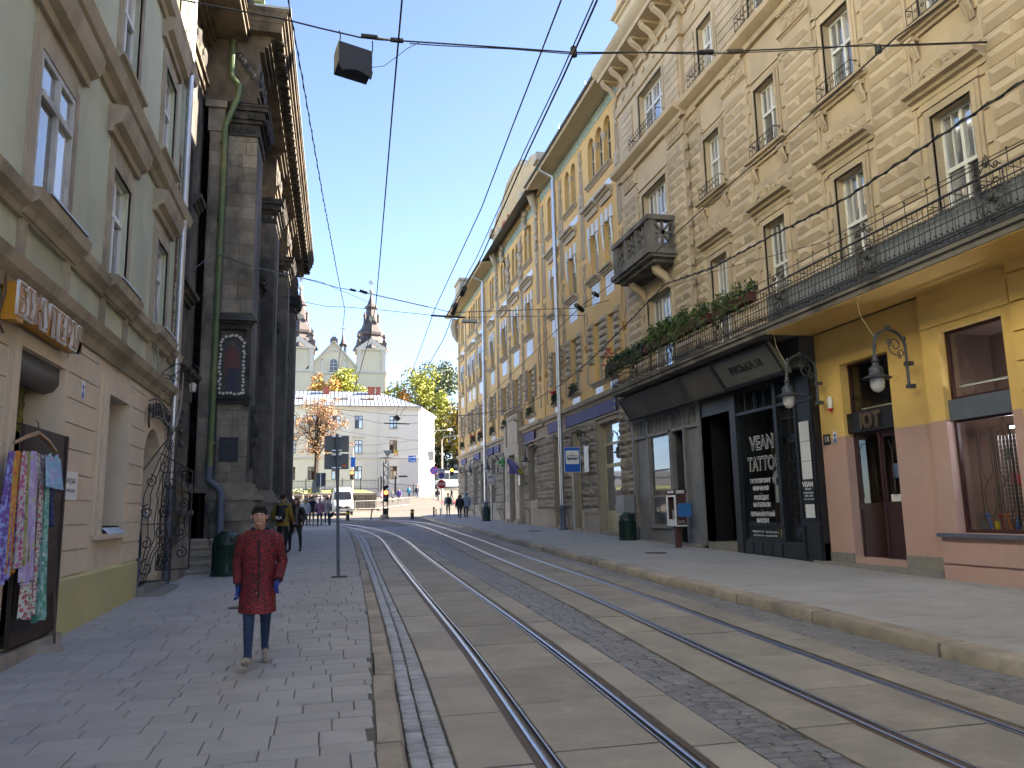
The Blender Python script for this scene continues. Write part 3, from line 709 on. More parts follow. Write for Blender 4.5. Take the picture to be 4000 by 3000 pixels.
# small iron window guards
def guard(T, parent, a, b, v, hgt, w):
    m = MB(T); 
    for z in (v, v + hgt): m.tube([(a, z, .05), (a, z, w), (b, z, w), (b, z, .05)], .014, 4)
    n = max(4, int((b - a) / .17))
    for i in range(n + 1):
        u = a + (b - a) * i / n; m.tube([(u, v, w), (u, v + hgt, w)], .01, 4)
        if i < n: m.tube([(p[0], p[1], w) for p in spiral(u + (b - a) / n / 2, v + hgt * .5, .055, .015, 0, 1.2, 8)], .008, 4)
    return m.build('window_guard', MT['iron'], parent)
for c in cs:
    guard(TR, BR, c - .62, c + .62, 11.08, .34, .24); guard(TR, BR, c - .62, c + .62, 14.86, .4, .42)
guard(TR, BR, 23.1, 25.6, 14.86, .4, .6)
# stone balcony on the projecting bay
bl = MB(TR); b0, b1 = 22.85, 26.1
bl.box(b0 - .12, b1 + .12, 9.92, 10.08, .18, 1.3); bl.box(b0 - .05, b1 + .05, 9.82, 9.92, .18, 1.2); bl.box(b0 + .15, b1 - .15, 9.7, 9.82, .18, 1.02)
for z0, z1, e in ((10.08, 10.3, 0.), (11.1, 11.27, .05)):
    bl.box(b0 - e, b1 + e, z0, z1, 1.0 - e, 1.2 + e); bl.box(b0 - e, b0 + .2 + e, z0, z1, .18, 1.0 - e); bl.box(b1 - .2 - e, b1 + e, z0, z1, .18, 1.0 - e)
posts = [b0 + .15, b0 + .15 + .9833, b0 + .15 + 1.9667, b1 - .15]
for i, u in enumerate(posts): e = .2 if i in (0, 3) else .09; bl.box(max(b0, u - e), min(b1, u + e), 10.3, 11.1, .98, 1.2)
for u in (b0 + .1, b1 - .1): bl.box(u - .1, u + .1, 10.3, 11.1, .18, .36)
BALC = bl.build('stone_balcony', MT['browngrey'], BR)
def cross_panel(pa, pb, v0, v1, lat):
    m = MB(TR); cu, cv = (pa + pb) / 2, (v0 + v1) / 2
    def bar(p, q, t):
        d = Vector((q[0] - p[0], q[1] - p[1])); n = Vector((-d.y, d.x)).normalized() * t
        poly = [(p[0] + n.x, p[1] + n.y), (p[0] - n.x, p[1] - n.y), (q[0] - n.x, q[1] - n.y), (q[0] + n.x, q[1] + n.y)]
        if lat == 'front':
            m.prism(poly, 1.05, 1.14)
        else:
            m.add([(lat, y, x) for x, y in poly] + [(lat + .09, y, x) for x, y in poly], [(0, 1, 2, 3), (7, 6, 5, 4)] + [(i, (i + 1) % 4, 4 + (i + 1) % 4, 4 + i) for i in range(4)])
    for p, q in (((pa, v0), (pb, v1)), ((pa, v1), (pb, v0)), ((cu, v0), (cu, v1)), ((pa, cv), (pb, cv))): bar(p, q, .04)
    m.build('lattice_panel', MT['browngrey'], BALC)
for i in range(3): cross_panel(posts[i] + (.2 if i == 0 else .09), posts[i + 1] - (.2 if i == 2 else .09), 10.3, 11.1, 'front')
cross_panel(.36, .98, 10.3, 11.1, b0 + .05); cross_panel(.36, .98, 10.3, 11.1, b1 - .14)
m = MB(TR)
for u in (b0 + .6, b1 - .6): m.tube([(u, 9.7, .75), (u, 9.55, .7), (u, 9.35, .4), (u, 9.15, .3), (u, 9.0, .2)], [.14, .16, .14, .13, .08], 6); m.cut()
m.each('bracket', MT['brownst'], BR, smooth=50)
# long iron balcony
m = MB(TR); m.box(-12, 26.9, 5.74, 5.9, .0, 1.22); m.box(-12, 26.95, 5.86, 5.93, 1.1, 1.27)
IB = m.build('balcony', MT['browngrey'], BR)
m = MB(TR); m.box(-12, 16.38, 5.72, 5.736, .0, 1.2); m.build('soffit', MT['shopyel'], IB)
MT['corr'] = M('grey_corrugated_sheet', (.23, .26, .29), .7, v=.12, vs=3, c2=(.16, .18, .2), a2=.6, s2=1.2, st=.3, bump=.1)
m = MB(TR)
for k in range(36): u0 = 5.6 + .3 * k; m.box(u0, u0 + .29, 5.98, 6.62 + .012 * (k % 3), 1.075, 1.09 + .008 * (k % 2))
m.build('sheet_panel', MT['corr'], IB)
m = MB(TR)
for z, r in ((6.84, .024), (6.10, .016), (6.66, .013), (5.99, .016)): m.tube([(-12, z, 1.16), (26.85, z, 1.16), (26.85, z, .1)], r, 5)
m.build('handrail', MT['iron'], IB)
m = MB(TR); u = 4.0
while u < 26.85:
    m.tube([(u, 5.93, 1.16), (u, 6.84, 1.16)], .009, 4)
    if u > 9:
        for g in (-1, 1):
            m.tube([(p[0], p[1], 1.17) for p in spiral(u + g * .035, 6.56, .038, .008, pi / 2, g * -1.1, 7)], .008, 3)
            m.tube([(p[0], p[1], 1.17) for p in spiral(u + g * .033, 6.16, .034, .008, -pi / 2, g * 1.1, 7)], .008, 3)
        m.ball((u, 6.22, 1.17), .022, 5, 4)
    u += .128
for z in (.6, .2, .3): pass
m.build('balusters', MT['iron'], IB, kind='stuff')
m = MB(TR)
for z in (6.28, 6.05): m.tube([(4, z, 1.38), (26.5, z, 1.38)], .011, 4)
m.tube([(4, 6.93, 1.36), (26.5, 6.93, 1.36)], .012, 4)
u = 4.2
while u < 26.5:
    m.tube([(u, 6.05, 1.16), (u, 6.05, 1.38), (u, 6.30, 1.38)], .01, 4); m.tube([(u, 6.7, 1.16), (u, 6.7, 1.36), (u, 6.98, 1.36)], .01, 4); m.ball((u, 7.0, 1.36), .022, 5, 4)
    u += .55
m.build('box_rack', MT['iron'], IB)
for u in (9.72, 12.7, 15.72, 18.7, 21.7, 24.7):
    m = MB(TR)
    m.tube([(u - .28, 5.95, 1.17), (u - .28, 6.84, 1.17)], .016, 4); m.tube([(u + .28, 5.95, 1.17), (u + .28, 6.84, 1.17)], .016, 4)
    for g in (-1, 1):
        for h_ in (-1, 1):
            m.tube([(p[0], p[1], 1.18) for p in spiral(u + g * .13, 6.45 + h_ * .17, .12, .03, -h_ * pi / 2, g * h_ * 1.5, 12)], .012, 4)
        m.tube([(u + g * .27, 6.9, 1.18), (u + g * .2, 6.94, 1.18), (u + g * .12, 6.9, 1.18), (u + g * .06, 6.98, 1.18)], .012, 4)
        m.tube([(p[0], p[1], 1.18) for p in spiral(u + g * .17, 6.94, .07, .02, 0, g * 1.3, 9)], .012, 4)
    for k in range(5): a = pi * (.12 + .19 * k); m.tube([(u, 6.95, 1.18), (u + .09 * cos(a), 6.98 + .12 * sin(a), 1.18), (u + .05 * cos(a), 7.0 + .17 * sin(a), 1.18)], .013, 4)
    m.lathe([(.07, 1.17), (.07, 1.2), (.03, 1.22), (0, 1.22)], (u, 6.45, 0), 8)
    m.build('scroll_panel', MT['iron'], IB, smooth=50)
# ------------------------------------------------------------------ shops under the beige house
rnd = random.Random(21)
dop = (13.95, 15.55, .5, 4.85); sop = (10.92, 12.4, 1.1, 4.9); sop2 = (7.6, 9.3, 1.1, 4.9)
for nm, mt, z0, z1 in (('lower_wall', MT['pink'], -.2, 3.2), ('upper_wall', MT['shopyel'], 3.2, 5.73)):
    wall(TR, nm, mt, BR, 12.82, 16.42, z0, z1, [dop], .3, w=-.12); wall(TR, nm, mt, BR, -12, 12.82, z0, z1, [sop, sop2], .28, w=0)
    m = MB(TR); m.quad((12.82, z0, -.12), (12.82, z1, -.12), (12.82, z1, 0), (12.82, z0, 0)); m.build(nm, mt, BR)
m = MB(TR)
for zz in np.arange(-.1, 5.6, .51):
    m.mi = 0 if zz + .25 < 3.1 else 1
    m.box(9.45, 10.66, zz + .03, zz + .5, 0, .06)
    if zz > 3.2: m.box(10.7, 12.8, 5.02, 5.45, 0, .035) if zz > 5 else None
for k in range(2): m.mi = 0; m.box(10.72, 12.8, .12 + .42 * k, .50 + .42 * k, 0, .04)
m.build('quoin_band', [MT['pink'], MT['shopyel']], BR)
m = MB(TR); m.box(10.7, 12.84, 1.02, 1.09, -.25, .1); m.build('window_ledge', MT['bluegrey'], BR)
m = MB(TR); m.box(12.83, 16.8, -.1, .37, -.5, .12); m.build('door_step', MT['granite'], BR)
m = MB(TR); m.box(-12, 27.5, -.2, 5.9, -9, -3.2); m.build('sun_block_core', MT['roomdark'], BR)  # unseen mass added to keep sun out of the shop rooms from behind
m = MB(TR); m.box(12.84, 13.93, .37, .62, -.12, -.09); m.cut(); m.box(15.57, 16.4, .37, .58, -.12, -.09); m.cut(); m.box(9, 12.8, -.1, .12, 0, .12); m.cut(); m.each('plinth', MT['granite'], BR)
# hardware shop entrance
def room(u0, u1, v0, v1, w0, w1, parent, mat, name='shop_interior', floor=None):
    m = MB(TR)
    m.quad((u0, v0, w1), (u1, v0, w1), (u1, v1, w1), (u0, v1, w1)); m.quad((u0, v0, w0), (u0, v0, w1), (u0, v1, w1), (u0, v1, w0)); m.quad((u1, v0, w0), (u1, v1, w0), (u1, v1, w1), (u1, v0, w1))
    m.quad((u0, v1, w0), (u0, v1, w1), (u1, v1, w1), (u1, v1, w0)); m.quad((u0, v0, w0), (u1, v0, w0), (u1, v0, w1), (u0, v0, w1))
    return m.build(name, mat, parent)
MT['room'] = M('tan_room', (.15, .09, .065), .9, v=.15, vs=2)
room(10.6, 12.7, 1.0, 4.95, -.3, -1.5, BR, MT['room']); room(13.6, 15.9, .37, 4.95, -.45, -2.4, BR, MT['room'])
room(7.3, 9.6, 1.0, 4.95, -.3, -1.2, BR, MT['room'])
def frame(T, parent, name, a, b, c, d, wd, fw, mat, bars=(), vbars=(), t=.07):
    m = MB(T); m.box(a, b, c, c + fw, wd, wd + t); m.box(a, b, d - fw, d, wd, wd + t); m.box(a, a + fw, c + fw, d - fw, wd, wd + t); m.box(b - fw, b, c + fw, d - fw, wd, wd + t)
    for z0, z1 in bars: m.box(a + fw, b - fw, z0, z1, wd, wd + t + .01)
    for u0, u1 in vbars: m.box(u0, u1, c + fw, d - fw, wd, wd + t)
    return m.build(name, mat, parent)
def pane(T, parent, a, b, c, d, w, mat): 
    m = MB(T); m.box(a, b, c, d, w, w + .012); return m.build('pane', mat, parent)
fr = frame(TR, BR, 'shop_window', 10.92, 12.4, 1.1, 3.2, -.24, .06, MT['maroon']); pane(TR, fr, 10.97, 12.35, 1.15, 3.15, -.215, MT['clear'])
fr = frame(TR, BR, 'upper_window', 10.92, 12.4, 3.56, 4.9, -.24, .06, MT['maroon']); pane(TR, fr, 10.97, 12.35, 3.6, 4.85, -.215, MT['clear'])
m = MB(TR); m.box(10.9, 12.42, 3.18, 3.57, -.2, -.08); m.build('blank_fascia', MT['bluegrey'], BR)
m = MB(TR); m.box(10.95, 12.4, 3.83, 3.86, -.4, -.37); m.cut(); m.box(14.0, 15.5, 3.80, 3.83, -.6, -.57); m.cut(); m.each('light_tube', plain('pale_tube', (.6, .62, .55), .4), BR)
fr = frame(TR, BR, 'upper_window', 13.95, 15.55, 3.68, 4.85, -.4, .06, MT['maroon']); pane(TR, fr, 14.0, 15.5, 3.72, 4.8, -.38, MT['clear'])
m = MB(TR); m.box(13.93, 15.57, 3.25, 3.7, -.38, -.2); FA = tag(m.build('shop_sign', MT['black']), 'black fascia with raised brown letters over the maroon shop door', 'sign')
letter('ЮТ', .42, MT['rust'], (11.4 + .19, 14.75, 3.46), RZ_R, FA, depth=.05, bold=.02)
fr = frame(TR, BR, 'door_frame', 13.95, 15.55, .42, 3.25, -.4, .07, MT['maroon'], vbars=[(14.68, 14.75)], bars=[])
def leaf(u0, u1, w0, name='door_leaf', open_=0):
    m = MB(); T2 = TR
    if open_:
        c, s_ = cos(open_), sin(open_); ub = u1
        T2 = lambda u, v, w: TR(ub + (u - ub) * c, v, w0 + (ub - u) * s_ * -1 + (w - w0))
    m.T = T2
    m.box(u0, u1, .45, 1.55, w0, w0 + .045); m.box(u0, u1, 1.55, 1.68, w0 - .01, w0 + .08); m.box(u0, u0 + .07, 1.68, 3.15, w0, w0 + .045); m.box(u1 - .07, u1, 1.68, 3.15, w0, w0 + .045); m.box(u0, u1, 3.1, 3.2, w0, w0 + .045)
    d = m.build(name, MT['maroon'], BR)
    g = MB(T2); g.box(u0 + .07, u1 - .07, 1.68, 3.1, w0 + .015, w0 + .022); g.build('pane', MT['clear'], d)
    g = MB(T2)
    for a in (.3, .7):
        uu = u0 + (u1 - u0) * a
        g.tube([(uu - .1, 1.8, w0 + .06), (uu - .12, 2.0, w0 + .06), (uu - .12, 2.85, w0 + .06), (uu - .06, 3.0, w0 + .06), (uu + .06, 3.0, w0 + .06), (uu + .12, 2.85, w0 + .06), (uu + .12, 2.0, w0 + .06), (uu + .1, 1.8, w0 + .06)], .009, 4)
    g.build('door_grille', MT['iron'], d)
    return d
leaf(14.02, 14.68, -.39); leaf(14.76, 15.5, -.36, open_=1.1)
m = MB(TR); m.box(14.2, 14.42, 2.2, 2.5, -.368, -.362); m.build('poster', plain('poster_blue', (.12, .2, .35), .6), BR)
m = MB(TR); m.box(14.2, 14.5, 1.7, 1.85, -.34, -.335); m.build('notice', MT['sign_white'], BR)
# goods in the hardware shop window
m = MB(TR)
for k in range(12): m.tube([(11.0 + .075 * k, 1.35, -.55), (11.0 + .075 * k, 2.85, -.55)], .004, 3)
for k in range(20): m.tube([(10.98, 1.36 + .078 * k, -.55), (11.85, 1.36 + .078 * k, -.55)], .004, 3)
GRID = tag(m.build('wire_display_grid', plain('wire_white', (.5, .5, .48), .4, .3)), 'pale wire mesh display behind the hardware shop window', 'display grid')
m = MB(TR)
for a, b in ((10.98, 11.35), (11.38, 11.72), (11.76, 12.1)):
    m.tube([(a, 1.25, -.34), (a, 3.0, -.34), (b, 3.0, -.34), (b, 1.25, -.34)], .011, 4); c = (a + b) / 2
    m.tube([(c - .05, 2.9, -.34), (c - .12, 2.75, -.34), (c - .12, 2.2, -.34), (c - .04, 2.05, -.34), (c + .04, 2.05, -.34), (c + .12, 2.2, -.34), (c + .12, 2.75, -.34), (c + .05, 2.9, -.34)], .008, 4, close=True)
    m.tube([(c - .05, 1.4, -.34), (c - .12, 1.6, -.34), (c - .1, 1.9, -.34), (c, 2.03, -.34), (c + .1, 1.9, -.34), (c + .12, 1.6, -.34), (c + .05, 1.4, -.34)], .008, 4, close=True)
tag(m.build('window_bars', MT['iron']), 'black iron bars with curved ovals inside the hardware shop window', 'grille')
goods = [('red', (.5, .02, .02)), ('orange', (.6, .16, .02)), ('yellow', (.6, .42, .03)), ('blue', (.03, .12, .45)), ('green', (.05, .3, .06)), ('white', (.6, .6, .6)), ('cyan', (.1, .38, .5)), ('grey', (.18, .18, .18)), ('pink', (.5, .15, .2))]
used = set(); gi = 0
def good(shape, col, u, v, w, s, where):
    nm, c = goods[col]; m = MB(TR)
    if shape == 'bottle': m.lathe([(.03 * s, 0), (.035 * s, .02 * s), (.035 * s, .12 * s), (.015 * s, .16 * s), (.015 * s, .2 * s), (0, .2 * s)], (0, 0, 0), 8); m.v = [(u + p[0], v + p[2], w + p[1]) for p in m.v]
    elif shape == 'box': m.box(u - .04 * s, u + .04 * s, v, v + .13 * s, w, w + .03); m.box(u - .03 * s, u + .03 * s, v + .03 * s, v + .1 * s, w + .03, w + .033)
    elif shape == 'packet': m.box(u - .05 * s, u + .05 * s, v, v + .14 * s, w, w + .02); m.box(u - .05 * s, u + .05 * s, v + .14 * s, v + .17 * s, w + .006, w + .012)
    else: m.tube([(u, v, w), (u + .02, v + .1 * s, w), (u + .05 * s, v + .2 * s, w)], .014 * s, 6); m.ball((u + .05 * s, v + .22 * s, w), .035 * s, 6, 5)
    tag(m.build({'bottle': 'bottle', 'box': 'goods_box', 'packet': 'packet', 'tool': 'tool'}[shape], MT.setdefault('good' + nm, plain('good_' + nm, c, .45))), where, 'goods', 'goods in the hardware shop window')
for u, c, sh, t in [(11.05, 2, 'bottle', 'yellow pot at the near end of the hardware window sill'), (11.25, 5, 'box', 'white upright box on the hardware window sill'), (11.42, 3, 'bottle', 'blue pot in the middle of the hardware window sill'), (11.58, 1, 'tool', 'orange handled tool on the hardware window sill'), (11.72, 0, 'tool', 'red handled tool on the hardware window sill'), (11.85, 2, 'box', 'yellow box on the hardware window sill'), (12.0, 3, 'tool', 'blue handled tool at the far end of the hardware window sill'), (12.15, 7, 'packet', 'dark packet at the far end of the hardware window sill')]:
    good(sh, c, u, 1.17, -.36, 1.1, t)
for u, v, c, sh, t in [(11.1, 1.95, 4, 'packet', 'green packet hung on the wire display grid'), (11.25, 1.95, 6, 'packet', 'cyan packet hung on the wire display grid'), (11.4, 1.93, 0, 'packet', 'red packet hung on the wire display grid'), (11.55, 1.95, 8, 'packet', 'pink packet hung on the wire display grid'), (11.3, 2.35, 5, 'packet', 'upper white packet hung on the wire display grid'), (11.62, 2.4, 7, 'packet', 'grey packet hung on the wire display grid'), (11.2, 1.6, 5, 'packet', 'lower white packet hung on the wire display grid')]:
    good(sh, c, u, v, -.54, 1.2, t)
m = MB(TR); m.box(11.05, 11.75, 2.98, 3.01, -.8, -.76)
tag(m.build('shop_light', plain('lit_tube', (.8, .8, .9), .4, emis=((.85, .85, 1), 30.))), 'lit fluorescent tube at the top of the hardware shop window', 'light')
# black tattoo parlour front
m = MB(TR)
m.box(16.44, 17.25, .3, 5.1, -.2, .05); m.box(16.44, 20.25, .3, .76, -.2, .02); m.box(18.02, 18.16, .76, 4.9, -.2, .05); m.box(20.1, 20.42, .3, 4.95, -.2, .06); m.box(17.25, 20.1, 4.2, 4.28, -.2, .04); m.box(17.25, 20.1, 4.82, 5.0, -.2, .02)
for a, b in ((16.5, 17.18),):
    for c, d in ((.35, 1.2), (1.28, 4.2), (4.28, 5.0)): m.box(a, a + .04, c, d, .05, .075); m.box(b - .04, b, c, d, .05, .075); m.box(a + .04, b - .04, c, c + .04, .05, .075); m.box(a + .04, b - .04, d - .04, d, .05, .075)
for k in range(4): m.box(18.22 + .47 * k, 18.62 + .47 * k, .36, .70, .02, .04)
for k in range(4): m.box(18.16 + .485 * k, 18.19 + .485 * k, 4.28, 4.82, -.1, 0)
SF = m.build('black_shopfront', MT['shopblack'], BR)
m = MB(TR); m.box(18.16, 20.1, 4.28, 4.82, -.14, -.12); m.box(17.25, 18.02, 3.4, 4.8, -.14, -.12); m.build('fanlight', MT['glassd'], SF)
m = MB(TR)
for z in (3.4, 3.85, 4.3): m.box(17.25, 18.02, z, z + .035, -.12, -.07)
m.box(17.62, 17.65, 3.4, 4.8, -.12, -.07); m.build('glazing_bar', MT['shopblack'], SF)
m = MB(TR); m.box(17.27, 18.0, .36, 1.2, -.15, -.1); m.box(17.27, 17.4, 1.2, 3.38, -.15, -.1); m.box(17.88, 18.0, 1.2, 3.38, -.15, -.1); m.box(17.27, 18.0, 3.25, 3.4, -.15, -.1)
m.hip(17.4, 17.87, .45, 1.1, -.1, -.06, .5)
DR = m.build('door', MT['shopblack'], SF)
m = MB(TR); m.box(17.4, 17.88, 1.2, 3.25, -.14, -.13); m.build('pane', MT['glassd'], DR)
m = MB(TR)
for k in range(1, 8): m.box(17.4, 17.88, 1.2 + .26 * k, 1.222 + .26 * k, -.13, -.11)
for u in (17.52, 17.64, 17.76): m.box(u, u + .018, 1.2, 3.25, -.13, -.112)
m.ball((17.95, 1.6, -.08), .03, 6, 5); m.build('door_lattice', MT['shopblack'], DR)
m = MB(TR); m.box(18.16, 20.1, .76, .8, -.12, 0); m.box(18.16, 18.2, .8, 4.2, -.12, 0); m.box(20.06, 20.1, .8, 4.2, -.12, 0); fr = m.build('shop_window', MT['shopblack'], BR)
pane(TR, fr, 18.2, 20.06, .8, 4.2, -.06, MT['clear'])
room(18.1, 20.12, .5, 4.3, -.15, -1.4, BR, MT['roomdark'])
MT['brickin'] = M('interior_brick', (.105, .05, .036), .9, v=.2, vs=4, brick=(.24, .075, .012, (.075, .036, .028), (.03, .02, .018), (1, 2)), bump=.3)
m = MB(TR); m.box(18.75, 19.6, .55, 4.25, -.8, -.7); m.build('brick_pier', MT['brickin'], BR)
LT = thing('window_lettering', 'white lettering on the glass of the black tattoo shop window', 'lettering', (11.44, 19.1, .8))
def lt(b, s, u, v, w=-.045, **k): letter(b, s, k.pop('mat', MT['sign_white']), (11.4 - w, u, v), RZ_R, LT, depth=.004, **k)
for bd, mt, ww, s in ((.016, MT['sign_white'], -.046, 1), (-.002, MT['shopblack'], -.040, 1)):
    lt('VEAN', .52, 18.98, 3.34, ww, bold=bd, mat=mt, sx=.9); lt('TATTOO', .52, 18.92, 2.78, ww, bold=bd, mat=mt, sx=.78)
for t, z in (('ТАТУ/ПІРСИНГ', 2.33), ('НАВЧАННЯ', 2.13), ('РОЗХІДНІ', 1.88), ('МАТЕРІАЛИ', 1.69), ('ПЕРМАНЕНТНИЙ', 1.44), ('МАКІЯЖ', 1.27)): lt(t, .155, 19.17, z, bold=.004, sx=.92)
for z in (2.0, 1.565): lt('—', .12, 19.17, z)
lt('+38 (099) 147-71-13    Vean Tattoo old Lviv', .072, 19.1, .98); lt('вул. Руська 18    vean_tattoo_old_lviv', .072, 19.1, .885)
m = MB(TR); m.box(18.24, 18.34, .85, 1.05, -.044, -.042); tag(m.build('sticker', MT['goodyellow']), 'small yellow sticker in the corner of the black shop window', 'sticker')
# T-shirt hanging in the window
m = MB(TR); m.prism([(18.42, 1.75), (18.78, 1.75), (18.76, 2.3), (18.85, 2.25), (18.9, 2.4), (18.72, 2.58), (18.66, 2.6), (18.6, 2.56), (18.54, 2.6), (18.44, 2.58), (18.3, 2.4), (18.36, 2.25), (18.44, 2.3)], -.3, -.24)
TS = tag(m.build('tshirt', MT['sign_white']), 'white T-shirt with a dark print hanging in the black shop window', 't-shirt')
m = MB(TR); m.box(18.52, 18.7, 2.2, 2.4, -.24, -.236); m.build('print', MT['black'], TS)
PN = []
for k, (z0, z1) in enumerate(((3.2, 3.68), (2.72, 3.19), (2.28, 2.71))):
    m = MB(TR); m.box(16.62, 17.02, z0, z1, .076, .082); tag(m.build('blank_notice', MT['sign_white']), ['top', 'middle', 'bottom'][k] + ' one of three blank white sheets on the black shop pilaster', 'notice', 'blank white sheets on the black pilaster')
m = MB(TR); m.box(16.58, 17.06, 1.72, 2.27, .077, .09); PN = tag(m.build('opening_hours_sign', MT['black']), 'black opening hours sign with white letters on the black pilaster', 'sign')
for t, s, z, k in (('VEAN', .17, 2.15, .006), ('TATTOO', .06, 2.04, .001), ('ГРАФІК РОБОТИ', .05, 1.95, .001), ('12:00 - 21:00', .062, 1.88, .001), ('VEAN-TATTOO.COM', .042, 1.8, 0)): letter(t, s, MT['sign_white'], (11.4 - .093, 16.82, z), RZ_R, PN, depth=.004, bold=k)
m = MB(TR); m.box(16.64, 17.0, 1.36, 1.68, .076, .082); tag(m.build('blank_notice', MT['sign_white']), 'small blank white sheet below the opening hours sign', 'notice')
# entrance recess between the shops
m = MB(TR)
m.box(20.42, 22.3, 4.42, 5.0, -.3, .02); m.quad((20.42, .3, 0), (20.42, .3, -1.6), (20.42, 4.5, -1.6), (20.42, 4.5, 0)); m.quad((22.3, .3, 0), (22.3, 4.5, 0), (22.3, 4.5, -.9), (22.3, .3, -.9)); m.quad((20.4, 4.42, -.3), (22.35, 4.42, -.3), (22.35, 4.42, -1.6), (20.4, 4.42, -1.6))
m.box(20.42, 22.3, .3, 4.5, -1.7, -1.6)
for a, b in ((20.46, 21.3), (21.36, 22.26)):
    for c, d in ((.72, 1.8), (1.9, 3.35), (3.42, 4.3)): m.box(a + .06, b - .06, c, d, -1.6, -1.57)
m.build('entrance_recess', MT['shopblack'], BR)
m = MB(TR); m.box(20.42, 22.32, .1, .62, -1.6, -.02); m.build('entrance_step', MT['granite'], BR)
m = MB(TR); m.box(20.3, 22.6, -.05, .37, 0, .5); m.build('entrance_step', MT['granite'], BR)
m = MB(TR); m.box(16.42, 20.28, -.1, .32, -.1, .09); m.cut(); m.box(22.62, 27.9, -.1, .55, -.1, .1); m.cut(); m.each('plinth', MT['granite'], BR)
# grey shop
m = MB(TR)
m.box(22.3, 22.42, .5, 4.95, -.3, .08); m.box(23.42, 23.55, .5, 4.3, -.1, .06); m.box(24.42, 24.6, .5, 4.95, -.1, .07); m.box(26.36, 26.55, .5, 4.95, -.1, .07); m.box(27.7, 27.88, .5, 4.95, -.1, .09)
m.box(22.42, 27.7, 4.2, 4.3, -.1, .07); m.box(22.42, 27.7, 4.85, 5.0, -.1, .07); m.box(24.6, 26.36, .55, .98, -.1, .02); m.box(24.5, 26.45, .98, 1.05, -.1, .12); m.box(26.55, 27.7, .5, .98, -.1, .02)
m.box(26.55, 27.7, .98, 4.2, -.1, -.04); m.box(22.42, 23.42, 1.0, 4.2, -.1, -.02); m.box(22.42, 23.42, .5, 1.0, -.1, .02); m.box(22.42, 27.7, 4.3, 4.85, -.1, -.03)
for k in range(16): u = 22.5 + .33 * k; m.box(u, u + .04, 4.3, 4.85, -.03, .01)
for a, b in ((26.6, 27.65), (22.47, 23.38)): m.box(a, a + .03, 1.05, 4.15, -.02, .0); m.box(b - .03, b, 1.05, 4.15, -.02, .0)
m.build('grey_shopfront', MT['shopgrey'], BR)
m = MB(TR); m.box(23.5, 24.45, .5, 4.3, -.9, -.85); m.quad((24.42, .5, -.1), (24.42, 4.3, -.1), (24.42, 4.3, -.9), (24.42, .5, -.9)); m.quad((23.55, .5, -.1), (23.55, .5, -.9), (23.55, 4.3, -.9), (23.55, 4.3, -.1)); m.build('side_door', MT['shopdark'], BR)
fr = frame(TR, BR, 'shop_window', 24.6, 26.36, 1.05, 4.2, -.08, .06, MT['shopgrey'], bars=[(2.05, 2.1), (2.95, 3.0)])
MT['glassr'] = glass_solid('dusty_shop_glass', (.10, .10, .095), 2.0, .03)
for c, d in ((1.11, 2.05), (2.1, 2.95), (3.0, 4.14)): pane(TR, fr, 24.66, 26.3, c, d, -.05, MT['glassr'])
# slanted fascias
def fascia(u0, u1, mat, name, fm, lab, inner=None):
    t = .07; m = MB(TR)
    poly = [(.92, 5.62), (.86, 5.68), (.3, 5.0), (.3, 4.88), (.46, 4.9)]
    m.add([(u0, v, w) for w, v in poly] + [(u1, v, w) for w, v in poly], [tuple(range(5)), tuple(range(5, 10))[::-1]] + [(i, (i + 1) % 5, 5 + (i + 1) % 5, 5 + i)[::-1] for i in range(5)])
    o = tag(m.build(name, mat), lab, 'sign')
    P = lambda u, k, e=.0: (u, 4.9 + .72 * k - e * .54, .46 + .46 * k + e * .84)     # k 0..1 up the slope, e outwards
    q = MB(TR)
    def strip(ua, ub, ka, kb): q.add([P(ua, ka, .005), P(ub, ka, .005), P(ub, kb, .005), P(ua, kb, .005), P(ua, ka, .035), P(ub, ka, .035), P(ub, kb, .035), P(ua, kb, .035)], [(0, 1, 5, 4), (1, 2, 6, 5), (2, 3, 7, 6), (3, 0, 4, 7), (4, 5, 6, 7)])
    strip(u0, u1, 0, .07); strip(u0, u1, .93, 1); strip(u0, u0 + .06, .07, .93); strip(u1 - .06, u1, .07, .93)
    if inner:
        for k in (.2, .8): strip(u0 + .06, u1 - .06, k, k + .03)
        for a in (.18, .82): uu = u0 + (u1 - u0) * a; strip(uu, uu + .04, .07, .93)
    q.build('frame', fm, o)
    return o, P
MT['olive'] = M('grey_glass_sign', (.125, .135, .12), .35, v=.1, vs=2, bump=.02)
fascia(21.95, 26.95, MT['shopdark'], 'blank_sign', MT['shopdark'], 'long blank dark grey slanted sign over the grey shop window')
fascia(19.8, 21.9, M('dusty_sign', (.12, .11, .095), .6, v=.2, vs=2, c2=(.07, .065, .06), s2=1), 'blank_sign', MT['shopdark'], 'short blank dusty grey slanted sign over the dark entrance')
SG, P = fascia(16.8, 19.75, MT['olive'], 'street_name_sign', MT['shopblack'], 'slanted grey glass sign lettered with street name and number over the black shopfront')
dirv = (Vector(TR(*P(18, 1))) - Vector(TR(*P(18, 0)))).normalized(); xr = Vector((0, -1, 0)); nz = xr.cross(dirv)
letter('РУСЬКА 18', .3, MT['shopblack'], TR(*P(18.25, .52, .012)), Matrix((xr, dirv, nz)).transposed().to_euler(), SG, depth=.01, bold=.006)
m = MB(TR); m.box(16.44, 27.9, 4.98, 5.74, -.2, .28); m.build('fascia_beam', MT['shopdark'], BR)
